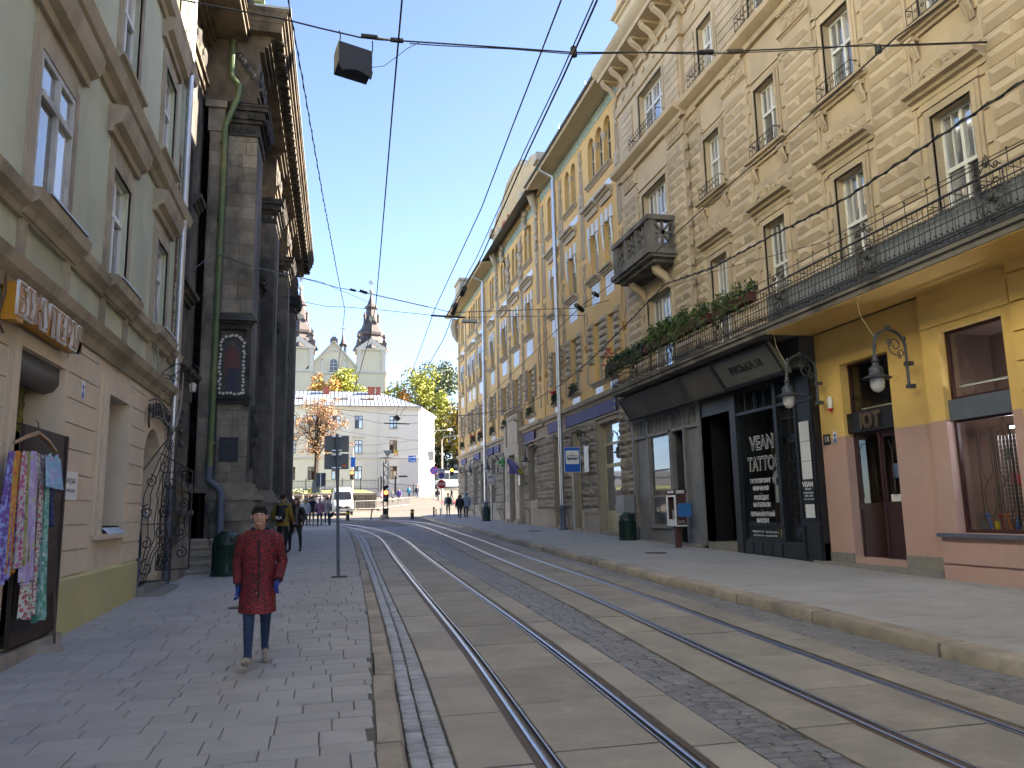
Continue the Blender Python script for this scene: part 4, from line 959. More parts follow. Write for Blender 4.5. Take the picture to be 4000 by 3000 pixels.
# things on this front
def plate_on(T, name, u0, u1, v0, v1, w, mat, label, cat): m = MB(T); m.box(u0, u1, v0, v1, w, w + .012); return tag(m.build(name, mat), label, cat)
N18 = plate_on(TR, 'house_number', 16.08, 16.34, 3.06, 3.3, -.11, MT['black'], 'black plate with white number eighteen between black and pink walls', 'house number')
letter('18', .2, MT['sign_white'], (11.4 + .095, 16.21, 3.18), RZ_R, N18, depth=.004)
def shield(T, RZ, u, v, w, lab):
    m = MB(T); s = .5; m.prism([(u - .07, v + .14), (u - .07, v - .06), (u, v - .15), (u + .07, v - .06), (u + .07, v + .14)][::-1], w, w + .01); o = tag(m.build('heritage_shield', MT['sign_white']), lab, 'plaque')
    m = MB(T); m.prism([(u - .055, v + .07), (u + .055, v + .07), (u, v - .0)], w + .01, w + .014); m.prism([(u, v), (u + .055, v - .06), (u, v - .13), (u - .055, v - .06)], w + .01, w + .014); m.build('blue_emblem', MT['sign_blue'], o)
shield(TR, RZ_R, 15.9, 3.2, -.11, 'small white shield plaque with blue triangles beside the number eighteen')
m = MB(TR); m.lathe([(.0, 3.8), (.05, 3.84), (.075, 3.95), (.08, 4.06), (.05, 4.15), (0, 4.17)], (0, 0, 0), 10); m.v = [(15.92 + p[0], p[2], -.06 + p[1] * .7) for p in m.v]
AL = tag(m.build('alarm_siren', MT['sign_white'], smooth=50), 'white alarm siren with a red tip on the yellow wall', 'alarm')
m = MB(TR); m.lathe([(0, 3.795), (.053, 3.835), (.066, 3.88), (.0, 3.9)], (0, 0, 0), 10); m.v = [(15.92 + p[0] * 1.05, p[2], -.06 + p[1] * .78) for p in m.v]; m.build('red_lens', MT['sign_red'], AL)
# ------------------------------------------------------------------ ochre office building, right, farther along
TY = facT(11.45, -1)
YB = thing('office_building', 'ochre four storey building with arched top windows and a rough stone ground floor', 'building', (11.45, 48, 0))
row3 = [(29.3, 30.25), (31.05, 32.05), (34.2, 35.4), (37.2, 38.4), (42.4, 43.8), (45.7, 47.1), (49.0, 50.4), (53.0, 54.2), (57.3, 58.5), (60.4, 61.4), (62.2, 63.2), (65.6, 66.7)]
arch = [(29.05, 29.9), (30.1, 30.95), (31.15, 32.0), (33.85, 34.6), (34.85, 35.6), (37.1, 37.8), (38.05, 38.75), (42.2, 42.95), (43.2, 43.95), (45.5, 46.25), (46.5, 47.25), (48.8, 49.55), (49.8, 50.55), (52.9, 53.5), (53.7, 54.3), (57.1, 57.8), (58.0, 58.7), (60.2, 60.9), (61.2, 61.9), (62.3, 63.), (65.5, 66.1), (66.3, 66.9)]
ops = []
for a, b in row3: ops += [(a, b, 11.75, 13.85), (a, b, 7.1, 9.74)]
for a, b in arch: ops += [(a, b, 16.15, 18.35, 'arch')]
wall(TY, 'wall', MT['yellow'], YB, 27.56, 68.5, 6.45, 19.4, ops, .3)
for a, b in row3:
    window(TY, YB, a, b, 11.75, 13.85, -.26, 1, .66, fm=MT['cream'], gm=[MT['glass'], MT['glassw']], fw=.06)
    window(TY, YB, a, b, 7.1, 9.74, -.26, 1, .62, fm=MT['cream'], gm=[MT['glass'], MT['glassw']], fw=.06)
for a, b in arch: window(TY, YB, a, b, 16.15, 18.3, -.27, 1, .55, fm=MT['cream'], gm=MT['glassd'], fw=.05)
gop = [(29.35, 32.0, .75, 5.3), (34.1, 35.6, .8, 5.3), (37.5, 38.6, .9, 5.35), (42.15, 43.9, 2.25, 5.35), (45.9, 47.3, .5, 5.0), (49.2, 50.5, 2.25, 5.3), (53.0, 54.3, 2.25, 5.3), (57.0, 58.2, 2.25, 5.2), (59.4, 61.2, 2.2, 5.15), (63.8, 65.4, 2.2, 5.15)]
wall(TY, 'ground_floor_wall', MT['yplinth'], YB, 27.56, 68.5, -.2, 6.5, gop, .42)
m = MB(TY); m.box(27.6, 68.45, -.2, 19.3, -11, -.8); m.quad((68.5, -.2, 0), (68.5, 19.4, 0), (68.5, 19.4, -12), (68.5, -.2, -12)); m.build('sun_block_core', MT['yellow'], YB)  # far end wall, with an added solid core that stops the sun
for i, (a, b, c, d) in enumerate(gop):
    if i == 4:
        m = MB(TY); m.box(a, b, c, d, -.45, -.4); m.box(a + .1, (a + b) / 2 - .04, c + .2, d - .9, -.4, -.36); m.box((a + b) / 2 + .04, b - .1, c + .2, d - .9, -.4, -.36); m.build('door', MT['shopdark'], YB)
        m = MB(TY); m.box(a + .08, b - .08, d - .75, d - .08, -.4, -.38); m.build('fanlight', MT['glassw'], YB); continue
    q = c + (.75 if c < 1.5 else 0)
    f = frame(TY, YB, 'shop_window', a, b, q, d, -.36, .1, MT['cream'], bars=[(q + (d - q) * .5, q + (d - q) * .5 + .16), (q + (d - q) * .75, q + (d - q) * .75 + .1)] if b - a > 1.7 else [(q + (d - q) * .66, q + (d - q) * .66 + .14)])
    if i == 0: zs = [(q + .1, q + (d - q) * .5), (q + (d - q) * .5 + .16, q + (d - q) * .75), (q + (d - q) * .75 + .1, d - .1)]
    else: zs = [(q + .1, q + (d - q) * .66), (q + (d - q) * .66 + .14, d - .1)] if b - a <= 1.7 else [(q + .1, q + (d - q) * .5), (q + (d - q) * .5 + .16, q + (d - q) * .75), (q + (d - q) * .75 + .1, d - .1)]
    for z0, z1 in zs: pane(TY, f, a + .1, b - .1, z0, z1, -.33, MT['glass'] if i != 3 else MT['glassw'])
    if c < 1.5:
        m = MB(TY); m.box(a, b, c, q, -.36, -.28); n = 3 if b - a > 2 else 2
        for k in range(n):
            x0 = a + (b - a) * k / n + .05; x1 = a + (b - a) * (k + 1) / n - .05
            m.box(x0, x1, c + .1, c + .3, -.28, -.25); m.box(x0, x1, c + .36, q - .08, -.28, -.25)
        m.build('panel', MT['cream'], YB)
    if b - a < 1.7 and c < 1.5:
        m = MB(TY); m.box((a + b) / 2 - .05, (a + b) / 2 + .05, q + .1, q + (d - q) * .66, -.34, -.27); m.build('glazing_bar', MT['cream'], f)
# rough stones
rk = []
rr = random.Random(9)
for v in range(6):
    m = MB(); nx, ny = 6, 4; H = [[0] * (ny + 1) for _ in range(nx + 1)]
    for i in range(nx + 1):
        for j in range(ny + 1):
            e = min(i, nx - i, j, ny - j); H[i][j] = (.05 if e == 0 else .11 + rr.uniform(-.035, .06))
    vs = [(-H[i][j], -.5 + i / nx, -.5 + j / ny) for i in range(nx + 1) for j in range(ny + 1)]
    fs = [(i * (ny + 1) + j, i * (ny + 1) + j + 1, (i + 1) * (ny + 1) + j + 1, (i + 1) * (ny + 1) + j) for i in range(nx) for j in range(ny)]
    n0 = len(vs); vs += [(0, -.5, -.5), (0, .5, -.5), (0, .5, .5), (0, -.5, .5)]
    e0 = [i * (ny + 1) for i in range(nx + 1)]; e1 = [i * (ny + 1) + ny for i in range(nx + 1)]; l0 = list(range(ny + 1)); l1 = [nx * (ny + 1) + j for j in range(ny + 1)]
    fs += [tuple(e0 + [n0 + 1, n0]), tuple(e1[::-1] + [n0 + 3, n0 + 2]), tuple(l0[::-1] + [n0, n0 + 3]), tuple(l1 + [n0 + 2, n0 + 1])]
    m.add(vs, fs); rk.append(mesh_of(m, 'rough_stone', MT['yrock']))
solid = []; p = 27.62
for a, b, c, d in gop: solid.append((p, a - .03)); p = b + .03
solid.append((p, 68.4))
for (a, b) in solid:
    if b - a < .3: continue
    if 44 < (a + b) / 2 < 48.6 and b - a > 1.5: a, b = (a, min(b, 44.9)) if a < 44.9 else (48.6, b)
    for k in range(8):
        z0 = 1.75 + .475 * k; n = max(1, round((b - a) / 1.0)); sh = (.12 if k % 2 else -.12) if n > 1 else 0
        cuts = [a] + [a + (b - a) * i / n + sh for i in range(1, n)] + [b]
        for i in range(n):
            x0, x1 = cuts[i] + .012, cuts[i + 1] - .012
            inst(rk[rr.randrange(6)], 'rough_stone', (11.45, (x0 + x1) / 2, z0 + .23), YB, None, (1.1, x1 - x0, .45))
m = MB(TY)
for a, b in solid: m.box(a + .02, b - .02, 1.5, 1.72, 0, .12); m.box(a, b, -.2, 1.5, 0, .07); m.cut()
m.each('plinth', MT['yplinth'], YB)
m = MB(TY)
for u0, u1, w0 in ((27.56, 40.2, 0), (40.2, 44.7, .12), (49.2, 68.6, 0)):
    moulding(m, u0, u1, 6.15, [(0, 0), (w0 + .06, 0), (w0 + .1, .12), (w0 + .24, .18), (w0 + .3, .34), (0, .42)]); m.box(u0, u1, 5.5, 5.56, 0, w0 + .08); m.cut()
m.each('string_course', MT['ygrey'], YB)
for a, b in ((29.45, 36.4), (37.4, 39.5), (42.3, 44.6), (51.5, 53.0), (53.6, 55.6), (58.6, 61.0), (64.5, 66.8)):
    m = MB(TY); m.box(a, b, 5.6, 6.12, .06, .12); m.build('blank_board', MT['purple'], YB)
    m = MB(TY)
    for u in (a + .06, b - .06):
        for z in (5.7, 6.0): m.box(u - .03, u + .03, z - .05, z + .05, .12, .15)
    m.build('clip', MT['cream'], YB)
# window dressing
drum = MB()
drum.v = [(-.12 * cos(-pi / 2 + pi * i / 6), s_, .5 * sin(-pi / 2 + pi * i / 6)) for s_ in (-.5, .5) for i in range(7)]
drum.f = [(i, i + 1, 8 + i, 7 + i) for i in range(6)] + [tuple(range(7)), tuple(range(7, 14))[::-1]]; drum.m = [0] * 8
drm = mesh_of(drum, 'round_block', MT['ygrey'], 60)
tl = MB(); tl.v = [(0, -.5, -.5), (0, .5, -.5), (0, .5, .5), (0, -.5, .5), (-.012, -.46, -.46), (-.012, .46, -.46), (-.012, .46, .46), (-.012, -.46, .46)]
tl.f = [(4, 7, 6, 5)] + [(i, 4 + i, 4 + (i + 1) % 4, (i + 1) % 4) for i in range(4)]; tl.m = [0] * 5
tlm = mesh_of(tl, 'tile', MT['tile'])
hd = MB(TY); sl2 = MB(TY); orn = MB(TY); pnl = MB(TY)
for k, (a, b) in enumerate(row3):
    c = (a + b) / 2; wd = b - a
    moulding(hd, a - .28, b + .28, 14.78, CORN(.28, .38)); hd.box(a - .2, b + .2, 14.62, 14.78, 0, .1); hd.cut()
    moulding(sl2, a - .22, b + .22, 11.5, CORN(.24, .28)); sl2.cut(); moulding(sl2, a - .3, b + .3, 6.92, CORN(.18, .2)); sl2.cut()
    for u in (a - .1, b + .02, c - .06): orn.box(u - .07, u + .13, 13.72, 14.25, 0, .09); orn.cut()
    for u in (a - .05, b + .05): orn.tube([(u, 13.7, .06), (u + .03, 13.5, .07), (u - .02, 13.2, .06), (u, 12.9, .04), (u, 12.6, .03)], [.05, .07, .05, .06, .02], 5); orn.cut()
    if k < 8:
        for i in range(5):
            for j in range(5): inst(tlm, 'tile', (11.45 - .004, a + wd * (i + .5) / 5, 10.57 + .18 * j + .09), YB, None, (1, wd / 5 - .006, .174))
    else: pnl.box(a, b, 10.57, 11.46, 0, .012); pnl.cut()
    pnl.box(a + .05, b - .05, 6.58, 6.88, 0, .015); pnl.cut()
    for u, wdr in ((a - .29, .5), (b + .29, .5)):
        if k in (0,) and u > b: wdr = .42
        if k == 1 and u < a: continue
        for z in range(6): inst(drm, 'round_block', (11.45, u if not (k == 0 and u > b) else (30.25 + 31.05) / 2, 8.15 + .31 * z), YB, None, (1.25, wdr if not (k == 0 and u > b) else .76, .30))
hd.each('window_hood', MT['ygrey'], YB); sl2.each('window_sill', MT['ygrey'], YB); orn.each('garland', MT['tile'], YB, smooth=50); pnl.each('tile_panel', MT['tile'], YB)
fz = MB(TY)
for a, b in ((28.8, 32.5), (33.6, 35.85), (36.9, 38.9), (42.1, 44.1), (45.4, 47.3), (48.7, 50.6), (52.7, 54.4), (56.9, 58.8), (60.0, 63.3), (65.3, 67)): fz.box(a, b, 15.2, 15.52, 0, .02); fz.cut()
fz.each('frieze_tile_panel', MT['tile'], YB)
m = MB(TY); m.box(27.6, 68.5, 18.72, 19.2, 0, .025); m.build('painted_frieze', MT['teal'], YB)
m = MB(TY); col = MB(TY)
for i in range(len(arch) - 1):
    a, b = arch[i][1], arch[i + 1][0]
    if b - a < .35:
        u = (a + b) / 2; col.lathe([(.11, 16.15), (.11, 16.25), (.085, 16.3), (.085, 17.35), (.11, 17.4), (.1, 17.5), (.15, 17.75), (.16, 17.85)], (0, 0, 0), 10); k = 80
        n0 = len(col.v) - 80; col.v[n0:] = [(u + p[0], p[2], -.08 + p[1]) for p in col.v[n0:]]; col.cut()
for a, b in arch:
    moulding(m, a - .12, b + .12, 15.98, CORN(.17, .2)); m.cut()
m.each('arch_sill', MT['ygrey'], YB); col.each('column', MT['ygrey'], YB, smooth=50)
# ornament strips with braid and ring
def strip(u, w=0.):
    m = MB(TY)
    for k in (-.21, -.07, .07, .21): m.box(u + k - .03, u + k + .03, 13.1, 15.4, w, w + .05)
    m.box(u - .28, u + .28, 15.4, 16.2, w, w + .08); m.box(u - .15, u + .15, 15.6, 16.0, w + .08, w + .12)
    for k in (-.18, 0, .18): m.box(u + k - .03, u + k + .03, 16.2, 17.3, w, w + .045)
    for g in (-1, 1):
        m.tube([(u + g * .2 * cos(pi * i / 3), 10.3 + .35 * i / 1.0 * .8, w + .03) for i in range(0, 10)], .035, 4)
        m.tube([(u + g * .12, 17.3, w + .03), (u + g * .02, 17.55, w + .05), (u - g * .16, 17.8, w + .04), (u + g * .05, 18.1, w + .05), (u + g * .14, 18.4, w + .03)], [.05, .06, .05, .07, .03], 5)
        m.tube([(u + g * .2, 10.3, w + .03), (u + g * .22, 9.7, w + .03), (u + g * .1, 9.3, w + .03), (u, 9.1, w + .03)], .03, 4)
        m.box(u + g * .06 - .02, u + g * .06 + .02, 7.2, 8.5, w, w + .03)
    for z in (10.6, 11.2, 11.8, 12.4): m.ball((u, z, w), (.1, .22, .06), 6, 5)
    m.build('ornament_strip', MT['ygrey'], YB, smooth=50)
    q = MB(TY); q.tube([(u + .13 * cos(2 * pi * i / 12), 8.85 + .16 * sin(2 * pi * i / 12), w + .05) for i in range(12)], .04, 5, close=True); q.build('gilt_ring', plain('gilt', (.45, .25, .06), .5), YB, smooth=60)
for u in (28.3, 33.0, 36.3, 39.7, 41.0, 44.7, 48.1, 51.6, 56.0, 59.4, 64.4, 67.6): strip(u)
m = MB(TY)
for u, zb, s in ((40.9, 16.3, 1), (44.75, 15.2, 1.3), (48.05, 15.2, 1.3), (51.7, 16.3, 1)):
    for k in range(9): m.ball((u + .16 * sin(k * 2.4) * s, zb + .26 * k * s, .08), (.2 * s, .2 * s, .14), 7, 5)
    m.cut()
m.each('fruit_relief', MT['ygrey'], YB, smooth=60)
# grooves of the plaster storeys: proud blocks between windows
m = MB(TY)
for i in range(len(row3) - 1):
    a, b = row3[i][1] + .2, row3[i + 1][0] - .2
    if b - a < .8: continue
    for z in (12.0, 12.62, 13.24):
        m.box(a, min(a + .45, (a + b) / 2 - .32), z, z + .6, 0, .02); m.cut(); m.box(max(b - .45, (a + b) / 2 + .32), b, z, z + .6, 0, .02); m.cut()
m.each('plaster_block', MT['yellow'], YB)
# eaves
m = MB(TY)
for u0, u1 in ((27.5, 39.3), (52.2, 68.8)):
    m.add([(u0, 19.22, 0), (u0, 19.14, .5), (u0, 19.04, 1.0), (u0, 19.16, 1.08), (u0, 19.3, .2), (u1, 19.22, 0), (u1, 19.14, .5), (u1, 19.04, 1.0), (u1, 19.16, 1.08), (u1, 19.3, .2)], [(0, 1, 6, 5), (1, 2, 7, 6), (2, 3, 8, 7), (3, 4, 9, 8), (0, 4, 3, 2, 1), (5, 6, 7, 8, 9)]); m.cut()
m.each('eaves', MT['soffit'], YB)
m = MB(TY); m.add([(27.5, 19.18, 1.0), (68.8, 19.18, 1.0), (68.8, 22, -5), (27.5, 22, -5), (27.5, 19.3, -11), (68.8, 19.3, -11)], [(0, 1, 2, 3), (3, 2, 5, 4), (1, 5, 2), (0, 3, 4)]); m.build('roof', MT['tin'], YB)
m = MB(TY)
for u0, u1 in ((27.4, 39.3), (52.2, 68.9)): m.tube([(u0, 19.18, 1.12), (u1, 19.18, 1.12)], .06, 6); m.cut()
m.each('gutter', MT['tin'], YB)
# attic gable with the lettering
gp = [(39.4, 19.2), (52.2, 19.2), (52.2, 21.0), (51.6, 21.1), (51.3, 21.6), (50.2, 22.0), (49.6, 21.9), (48.8, 22.3), (47.6, 22.9), (45.8, 23.05), (44, 22.9), (42.8, 22.3), (42, 21.9), (41.4, 22.0), (40.3, 21.6), (40, 21.1), (39.4, 21.0)]
m = MB(TY); m.prism(gp, -.4, .16); G = m.build('attic_gable', M('gable_render', (.50, .37, .20), .88, v=.12, vs=1, c2=(.42, .33, .2), s2=.6), YB)
m = MB(TY)
for i in range(2, len(gp)):
    a, b = gp[i], gp[(i + 1) % len(gp)]
    if i < len(gp) - 1: m.tube([(a[0], a[1], .02), (b[0], b[1], .02)], .2, 6)
for u in (39.7, 51.9): m.box(u - .45, u + .45, 20.9, 21.35, -.4, .4); 
m.build('gable_coping', MT['ygrey'], G, smooth=50)
m = MB(TY)
for u in (40.5, 51.1):
    m.tube([(p[0], p[1], .2) for p in spiral(u, 20.2, .5, .12, 0, 1.6, 20)], .1, 6); m.cut(); m.tube([(u, 19.7, .3), (u, 19.3, .45), (u, 18.8, .3), (u, 18.3, .15)], [.2, .26, .2, .08], 6); m.cut()
for u in (43.2, 49.4):
    m.ball((u, 20.3, .2), (.32, .42, .25), 8, 6)
    for k in range(6): m.ball((u + .25 * sin(k * 2.2), 19.8 - .3 * k, .18), (.22, .22, .14), 7, 5)
    m.cut()
m.each('relief', MT['ygrey'], G, smooth=60)
letter('Дністеръ', 1.25, M('red_relief', (.38, .10, .045), .8), (11.45 - .2, 46.3, 20.2), RZ_R, G, depth=.08, bold=.02)
m = MB(TY)
for u in (33.6, 38.1):
    m.lathe([(.12, 19.7), (.14, 20.0), (.07, 20.2), (.05, 21.0), (.1, 21.05), (.1, 21.15), (.04, 21.25), (.045, 21.9), (.09, 22.0), (.03, 22.2), (0, 22.5)], (0, 0, 0), 6); n0 = len(m.v) - 66
    m.v[n0:] = [(u + p[0], p[2], -.6 + p[1]) for p in m.v[n0:]]; m.cut()
m.each('roof_finial', MT['galv'], YB)
m = MB(TY); m.box(66.2, 68.6, 19.6, 22.0, -1.5, .2); m.box(66.0, 68.7, 22.0, 22.2, -1.6, .3); m.box(66.1, 68.6, 20.8, 20.95, -1.5, .26)
m.tube([(68.2, 18.9, .3), (68.2, 18.2, .45), (68.2, 17.4, .3), (68.2, 16.8, .1)], [.3, .35, .3, .1], 6); m.build('corner_turret', MT['ygrey'], YB, smooth=40)
m = MB(TY)
for u0, w_ in ((27.58, .32), (67.9, .5), (40.1, .4), (51.9, .4)): m.box(u0, u0 + w_, 6.5, 19.1, 0, .06); m.cut()
m.each('pilaster', MT['yellow'], YB)
# portal
m = MB(TY)
m.box(44.9, 45.85, .2, 5.3, .05, .4); m.box(47.35, 48.55, .2, 5.3, .05, .4); m.box(44.8, 48.6, 5.05, 5.6, .05, .42); m.box(45.3, 48.1, 5.6, 7.5, .05, .34); moulding(m, 45.1, 48.3, 7.5, CORN(.3, .55))
for u in (44.95, 48.0): m.box(u, u + .5, 5.6, 6.9, .05, .45); moulding(m, u - .06, u + .56, 6.9, CORN(.16, .6))
m.box(45.6, 47.8, 5.75, 7.1, .34, .38)
for k in range(6): m.ball((45.9 + .32 * k, 7.25, .36), (.13, .12, .08), 6, 5)
for u in (45.3, 47.9): 
    for k in range(4): m.box(u - .12, u + .12, 2.2 + .7 * k, 2.7 + .7 * k, .4, .45)
for u in (44.9, 47.5): m.tube([(u + .2, .5, .55), (u + .2, .95, .5), (u + .2, 1.2, .4)], [.26, .22, .1], 8)
m.build('portal', MT['ygrey'], YB, smooth=40)
# rain pipes with iron shoes
def pipe(name, T, pts, r, mat, label, bands=(), boot=None):
    root = thing(name, label, 'rain pipe', T(*pts[-1]))
    m = MB(T); m.tube(pts, r, 10); m.build('pipe', mat, root, smooth=50)
    q = MB(T)
    for (u, v, w) in bands: q.lathe([(r * 1.14, v - .03), (r * 1.14, v + .03)], (0, 0, 0), 10); n0 = len(q.v) - 20; q.v[n0:] = [(u + p[0], p[2], w + p[1]) for p in q.v[n0:]]; q.cut()
    q.each('pipe_band', mat, root, smooth=50)
    if boot:
        q = MB(T); u, v, w = boot; q.lathe([(r * 2.0, 0), (r * 2.0, .12), (r * 1.5, .2), (r * 1.4, 1.0), (r * 1.7, 1.04), (r * 1.7, 1.14), (r * 1.2, 1.2)], (0, 0, 0), 12); q.v = [(u + p[0], v + p[2], w + p[1]) for p in q.v]; q.build('iron_shoe', MT['bluegrey'], root, smooth=50)
    return root
for u, lab in ((36.6, 'near steel rain pipe on the ochre building, with a blue grey iron shoe'), (55.4, 'far steel rain pipe on the ochre building, beside a green bin')):
    pipe('rain_pipe', TY, [(u, 19.1, 1.05), (u, 18.95, .9), (u, 18.7, .32), (u, 18.5, .3), (u, 2.0, .3), (u, gz(u) + .3, .3)], .105, MT['galv'], lab, [(u, z, .3) for z in (4.5, 7.5, 10.5, 13.5, 16.5)], (u, gz(u) + .13, .3))
# lamps on wall brackets
MT['lampm'] = M('lamp_paint', (.05, .056, .066), .45, v=.15, vs=6, bump=.03)
MT['lampg'] = M('lamp_glass', (.55, .55, .52), .15, v=.08, vs=8, bump=0)
def wall_lamp(T, u, z, label, reach=.85, mat=None):
    """z = height of the lamp shade's brim"""
    root = thing('wall_lamp', label, 'street lamp', T(u, z, 0), group='scrolled street lamps on the walls')
    mt = mat or MT['lampm']; m = MB(T)
    m.tube([(u, z - .2, .12), (u, z + .35, .12)], .03, 6); 
    for zz in (z - .16, z + .3): m.box(u - .05, u + .05, zz - .04, zz + .04, 0, .16)
    arcp = [(u, z + .35, .12)] + [(u, z + .62 + .36 * sin(a), .12 + (reach - .12) / 2 * (1 - cos(a))) for a in np.linspace(0, pi, 11)] + [(u, z + .42, reach)]
    m.tube(arcp, .028, 6); m.lathe([(.045, 0), (.045, .06)], (0, 0, 0), 8); m.v[-16:] = [(u + p[0], z + .6 + p[2], reach + p[1]) for p in m.v[-16:]]
    for cx, cz, r0, tt in ((.36, .66, .19, 1.3), (.24, .50, .09, 1.4), (.5, .72, .08, -1.3)): m.tube([(u, z + q[1], q[0]) for q in spiral(cx, cz, r0, .03, -pi / 2, tt, 14)], .013, 5)
    for a in (.4, 1.6, 2.6): m.ball((u, z + .62 + .36 * sin(a) + .04, .12 + (reach - .12) / 2 * (1 - cos(a))), (.05, .06, .05), 6, 4)
    m.build('bracket', mt, root, smooth=50)
    prof = [(.27, -.03), (.28, -.01), (.14, .06), (.125, .1), (.14, .16), (.11, .21), (.06, .25), (.055, .3), (.085, .32), (.05, .36), (.045, .46)]
    q = MB(T); q.lathe(prof, (0, 0, 0), 18); q.v = [(u + p[0], z + p[2], reach + p[1]) for p in q.v]; q.build('shade', mt, root, smooth=50)
    q = MB(T); q.lathe([(0, -.3), (.08, -.27), (.125, -.2), (.135, -.1), (.13, -.03)], (0, 0, 0), 14); q.v = [(u + p[0], z + p[2], reach + p[1]) for p in q.v]; q.build('globe', MT['lampg'], root, smooth=60)
wall_lamp(TR, 13.12, 4.12, 'nearest wall lamp, on the yellow wall between the door and the shop window')
wall_lamp(TR, 16.1, 4.2, 'wall lamp at the seam of the black shopfront and the yellow wall', .9)
for u, z, lab in ((33.3, 4.2, 'wall lamp behind the blue tram stop sign'), (41.7, 4.35, 'wall lamp between the flag and the near rain pipe'), (52.0, 4.5, 'wall lamp just beyond the green pharmacy cross'), (58.7, 4.65, 'farthest wall lamp, near the building corner')): wall_lamp(TY, u, z, lab, .8)
# ------------------------------------------------------------------ green house, left
TL = facT(-3.35, 1)
GB = thing('townhouse', 'green rendered house with a tan ground floor and weathered window hoods', 'building', (-3.35, 12, 0))
gw = [(.0, 1.2), (3.2, 4.4), (6.3, 7.5), (9.4, 10.65), (12.65, 13.75), (15.9, 17.0)]
ops = []
for a, b in gw: ops += [(a, b, 5.28, 7.12), (a, b, 8.95, 10.8), (a, b, 12.3, 14.0), (a, b, 15.8, 17.4)]
wall(TL, 'wall', MT['green'], GB, -12, 18.4, 4.3, 19.6, ops, .22)  # unseen top storey added so the sunlit wall bounces more light across
sd_ = (9.5, 11.0, .3, 3.58); swn = (13.15, 14.4, 1.55, 3.58); ado = (15.9, 17.5, .42, 3.42, 'arch'); nd = (5.4, 6.9, .3, 3.58)
wall(TL, 'ground_floor_wall', MT['gbase'], GB, -12, 18.4, -.2, 4.3, [sd_, swn, ado, nd], .42)
m = MB(TL); m.box(-12, 18.38, -.2, 19.5, -9, -1.6); m.quad((18.4, -.2, 0), (18.4, 19.6, 0), (18.4, 19.6, -9), (18.4, -.2, -9)); m.box(-12, 18.38, 4.35, 19.5, -1.7, -.5); m.build('sun_block_core', MT['gtrim'], GB)  # end wall, plus solid filling added behind the windows as a light stop
m = MB(TL); moulding(m, -12, 18.5, 19.4, CORN(.5, .7)); m.add([(-12, 19.9, .8), (18.5, 19.9, .8), (18.5, 22, -5), (-12, 22, -5)], [(0, 1, 2, 3)]); m.build('roof', MT['tin'], GB)
MT['oldwhite'] = M('old_white_paint', (.50, .49, .47), .6, v=.15, vs=5, bump=.1, c2=(.25, .23, .2), a2=.5, s2=3)
sk = MT['glassw']
for i, (a, b) in enumerate(gw):
    window(TL, GB, a, b, 5.28, 7.12, -.03 if i == 3 else -.15, 2, .66 if i != 3 else .72, fm=MT['oldwhite'] if i == 3 else MT['white'], gm=sk if i == 3 else GW, fw=.07)
    window(TL, GB, a, b, 8.95, 10.8, -.15, 2, .62, gm=GW); window(TL, GB, a, b, 12.3, 14.0, -.15, 2, .62, gm=GW); window(TL, GB, a, b, 15.8, 17.4, -.15, 2, .62, gm=GW)
su = MB(TL); ho = MB(TL); pn = MB(TL)
for i, (a, b) in enumerate(gw):
    for z0, z1 in ((5.28, 7.12), (8.95, 10.8), (12.3, 14.0)):
        for e, f in ((0, .03), (.06, .05)): su.box(a - .2 + e, a - .01, z0 - .02, z1 + .2 - e, 0, f); su.box(b + .01, b + .2 - e, z0 - .02, z1 + .2 - e, 0, f); su.box(a - .01, b + .01, z1 + .01, z1 + .2 - e, 0, f)
        su.cut()
        moulding(ho, a - .38, b + .38, z1 + .42, [(0, 0), (.08, 0), (.1, .1), (.2, .16), (.24, .28), (.27, .42), (.05, .44), (0, .44)]); ho.cut()
        pn.box(a - .15, b + .15, z1 + .2, z1 + .42, 0, .02); pn.cut()
        if z0 > 8: moulding(ho, a - .28, b + .28, z0 - .18, CORN(.16, .16)); ho.cut()
su.each('window_surround', MT['gtrim'], GB); ho.each('window_hood', MT['gtrim'], GB); pn.each('hood_panel', MT['gtrim'], GB)
m = MB(TL)
moulding(m, -12, 18.42, 4.95, [(0, 0), (.06, 0), (.09, .08), (.17, .14), (.2, .26), (.04, .3), (0, .3)]); m.cut()
moulding(m, -12, 18.42, 8.08, [(0, 0), (.06, 0), (.1, .1), (.2, .16), (.26, .34), (.04, .38), (0, .38)]); m.cut()
moulding(m, -12, 18.42, 4.08, [(0, 0), (.05, 0), (.08, .12), (.18, .2), (.23, .32), (.05, .38), (0, .38)]); m.cut()
moulding(m, -12, 18.42, 11.6, [(0, 0), (.06, 0), (.1, .1), (.2, .16), (.26, .34), (.04, .38), (0, .38)]); m.cut()
for a, b in gw:
    moulding(m, a - .32, b + .32, 4.98, [(0, 0), (.1, 0), (.14, .1), (.24, .16), (.27, .3), (.04, .33), (0, .33)]); m.cut()
m.each('string_course', MT['gtrim'], GB)
m = MB(TL)
for a, b in gw:
    for u in (a - .2, b + .08): m.box(u, u + .14, 4.46, 4.95, 0, .06); m.cut()
m.each('dado_pilaster', MT['gtrim'], GB)
m = MB(TL)
for a, b in gw: m.box(a - .1, b + .1, 5.295, 5.315, .05, .29); m.cut()
m.each('sill_flashing', MT['galv'], GB)
# bare brick patches beside the upper window
m = MB(TL); rr = random.Random(4)
for (u0, z0, z1) in ((13.78, 8.9, 10.6), (17.02, 9.1, 11.0), (17.9, 5.2, 9.8)):
    z = z0
    while z < z1:
        w = rr.uniform(.05, .2); m.box(u0, u0 + w, z, z + .07, .0, rr.uniform(.012, .03)); z += .078
m.build('bare_bricks', MT['brick'], GB, kind='stuff')
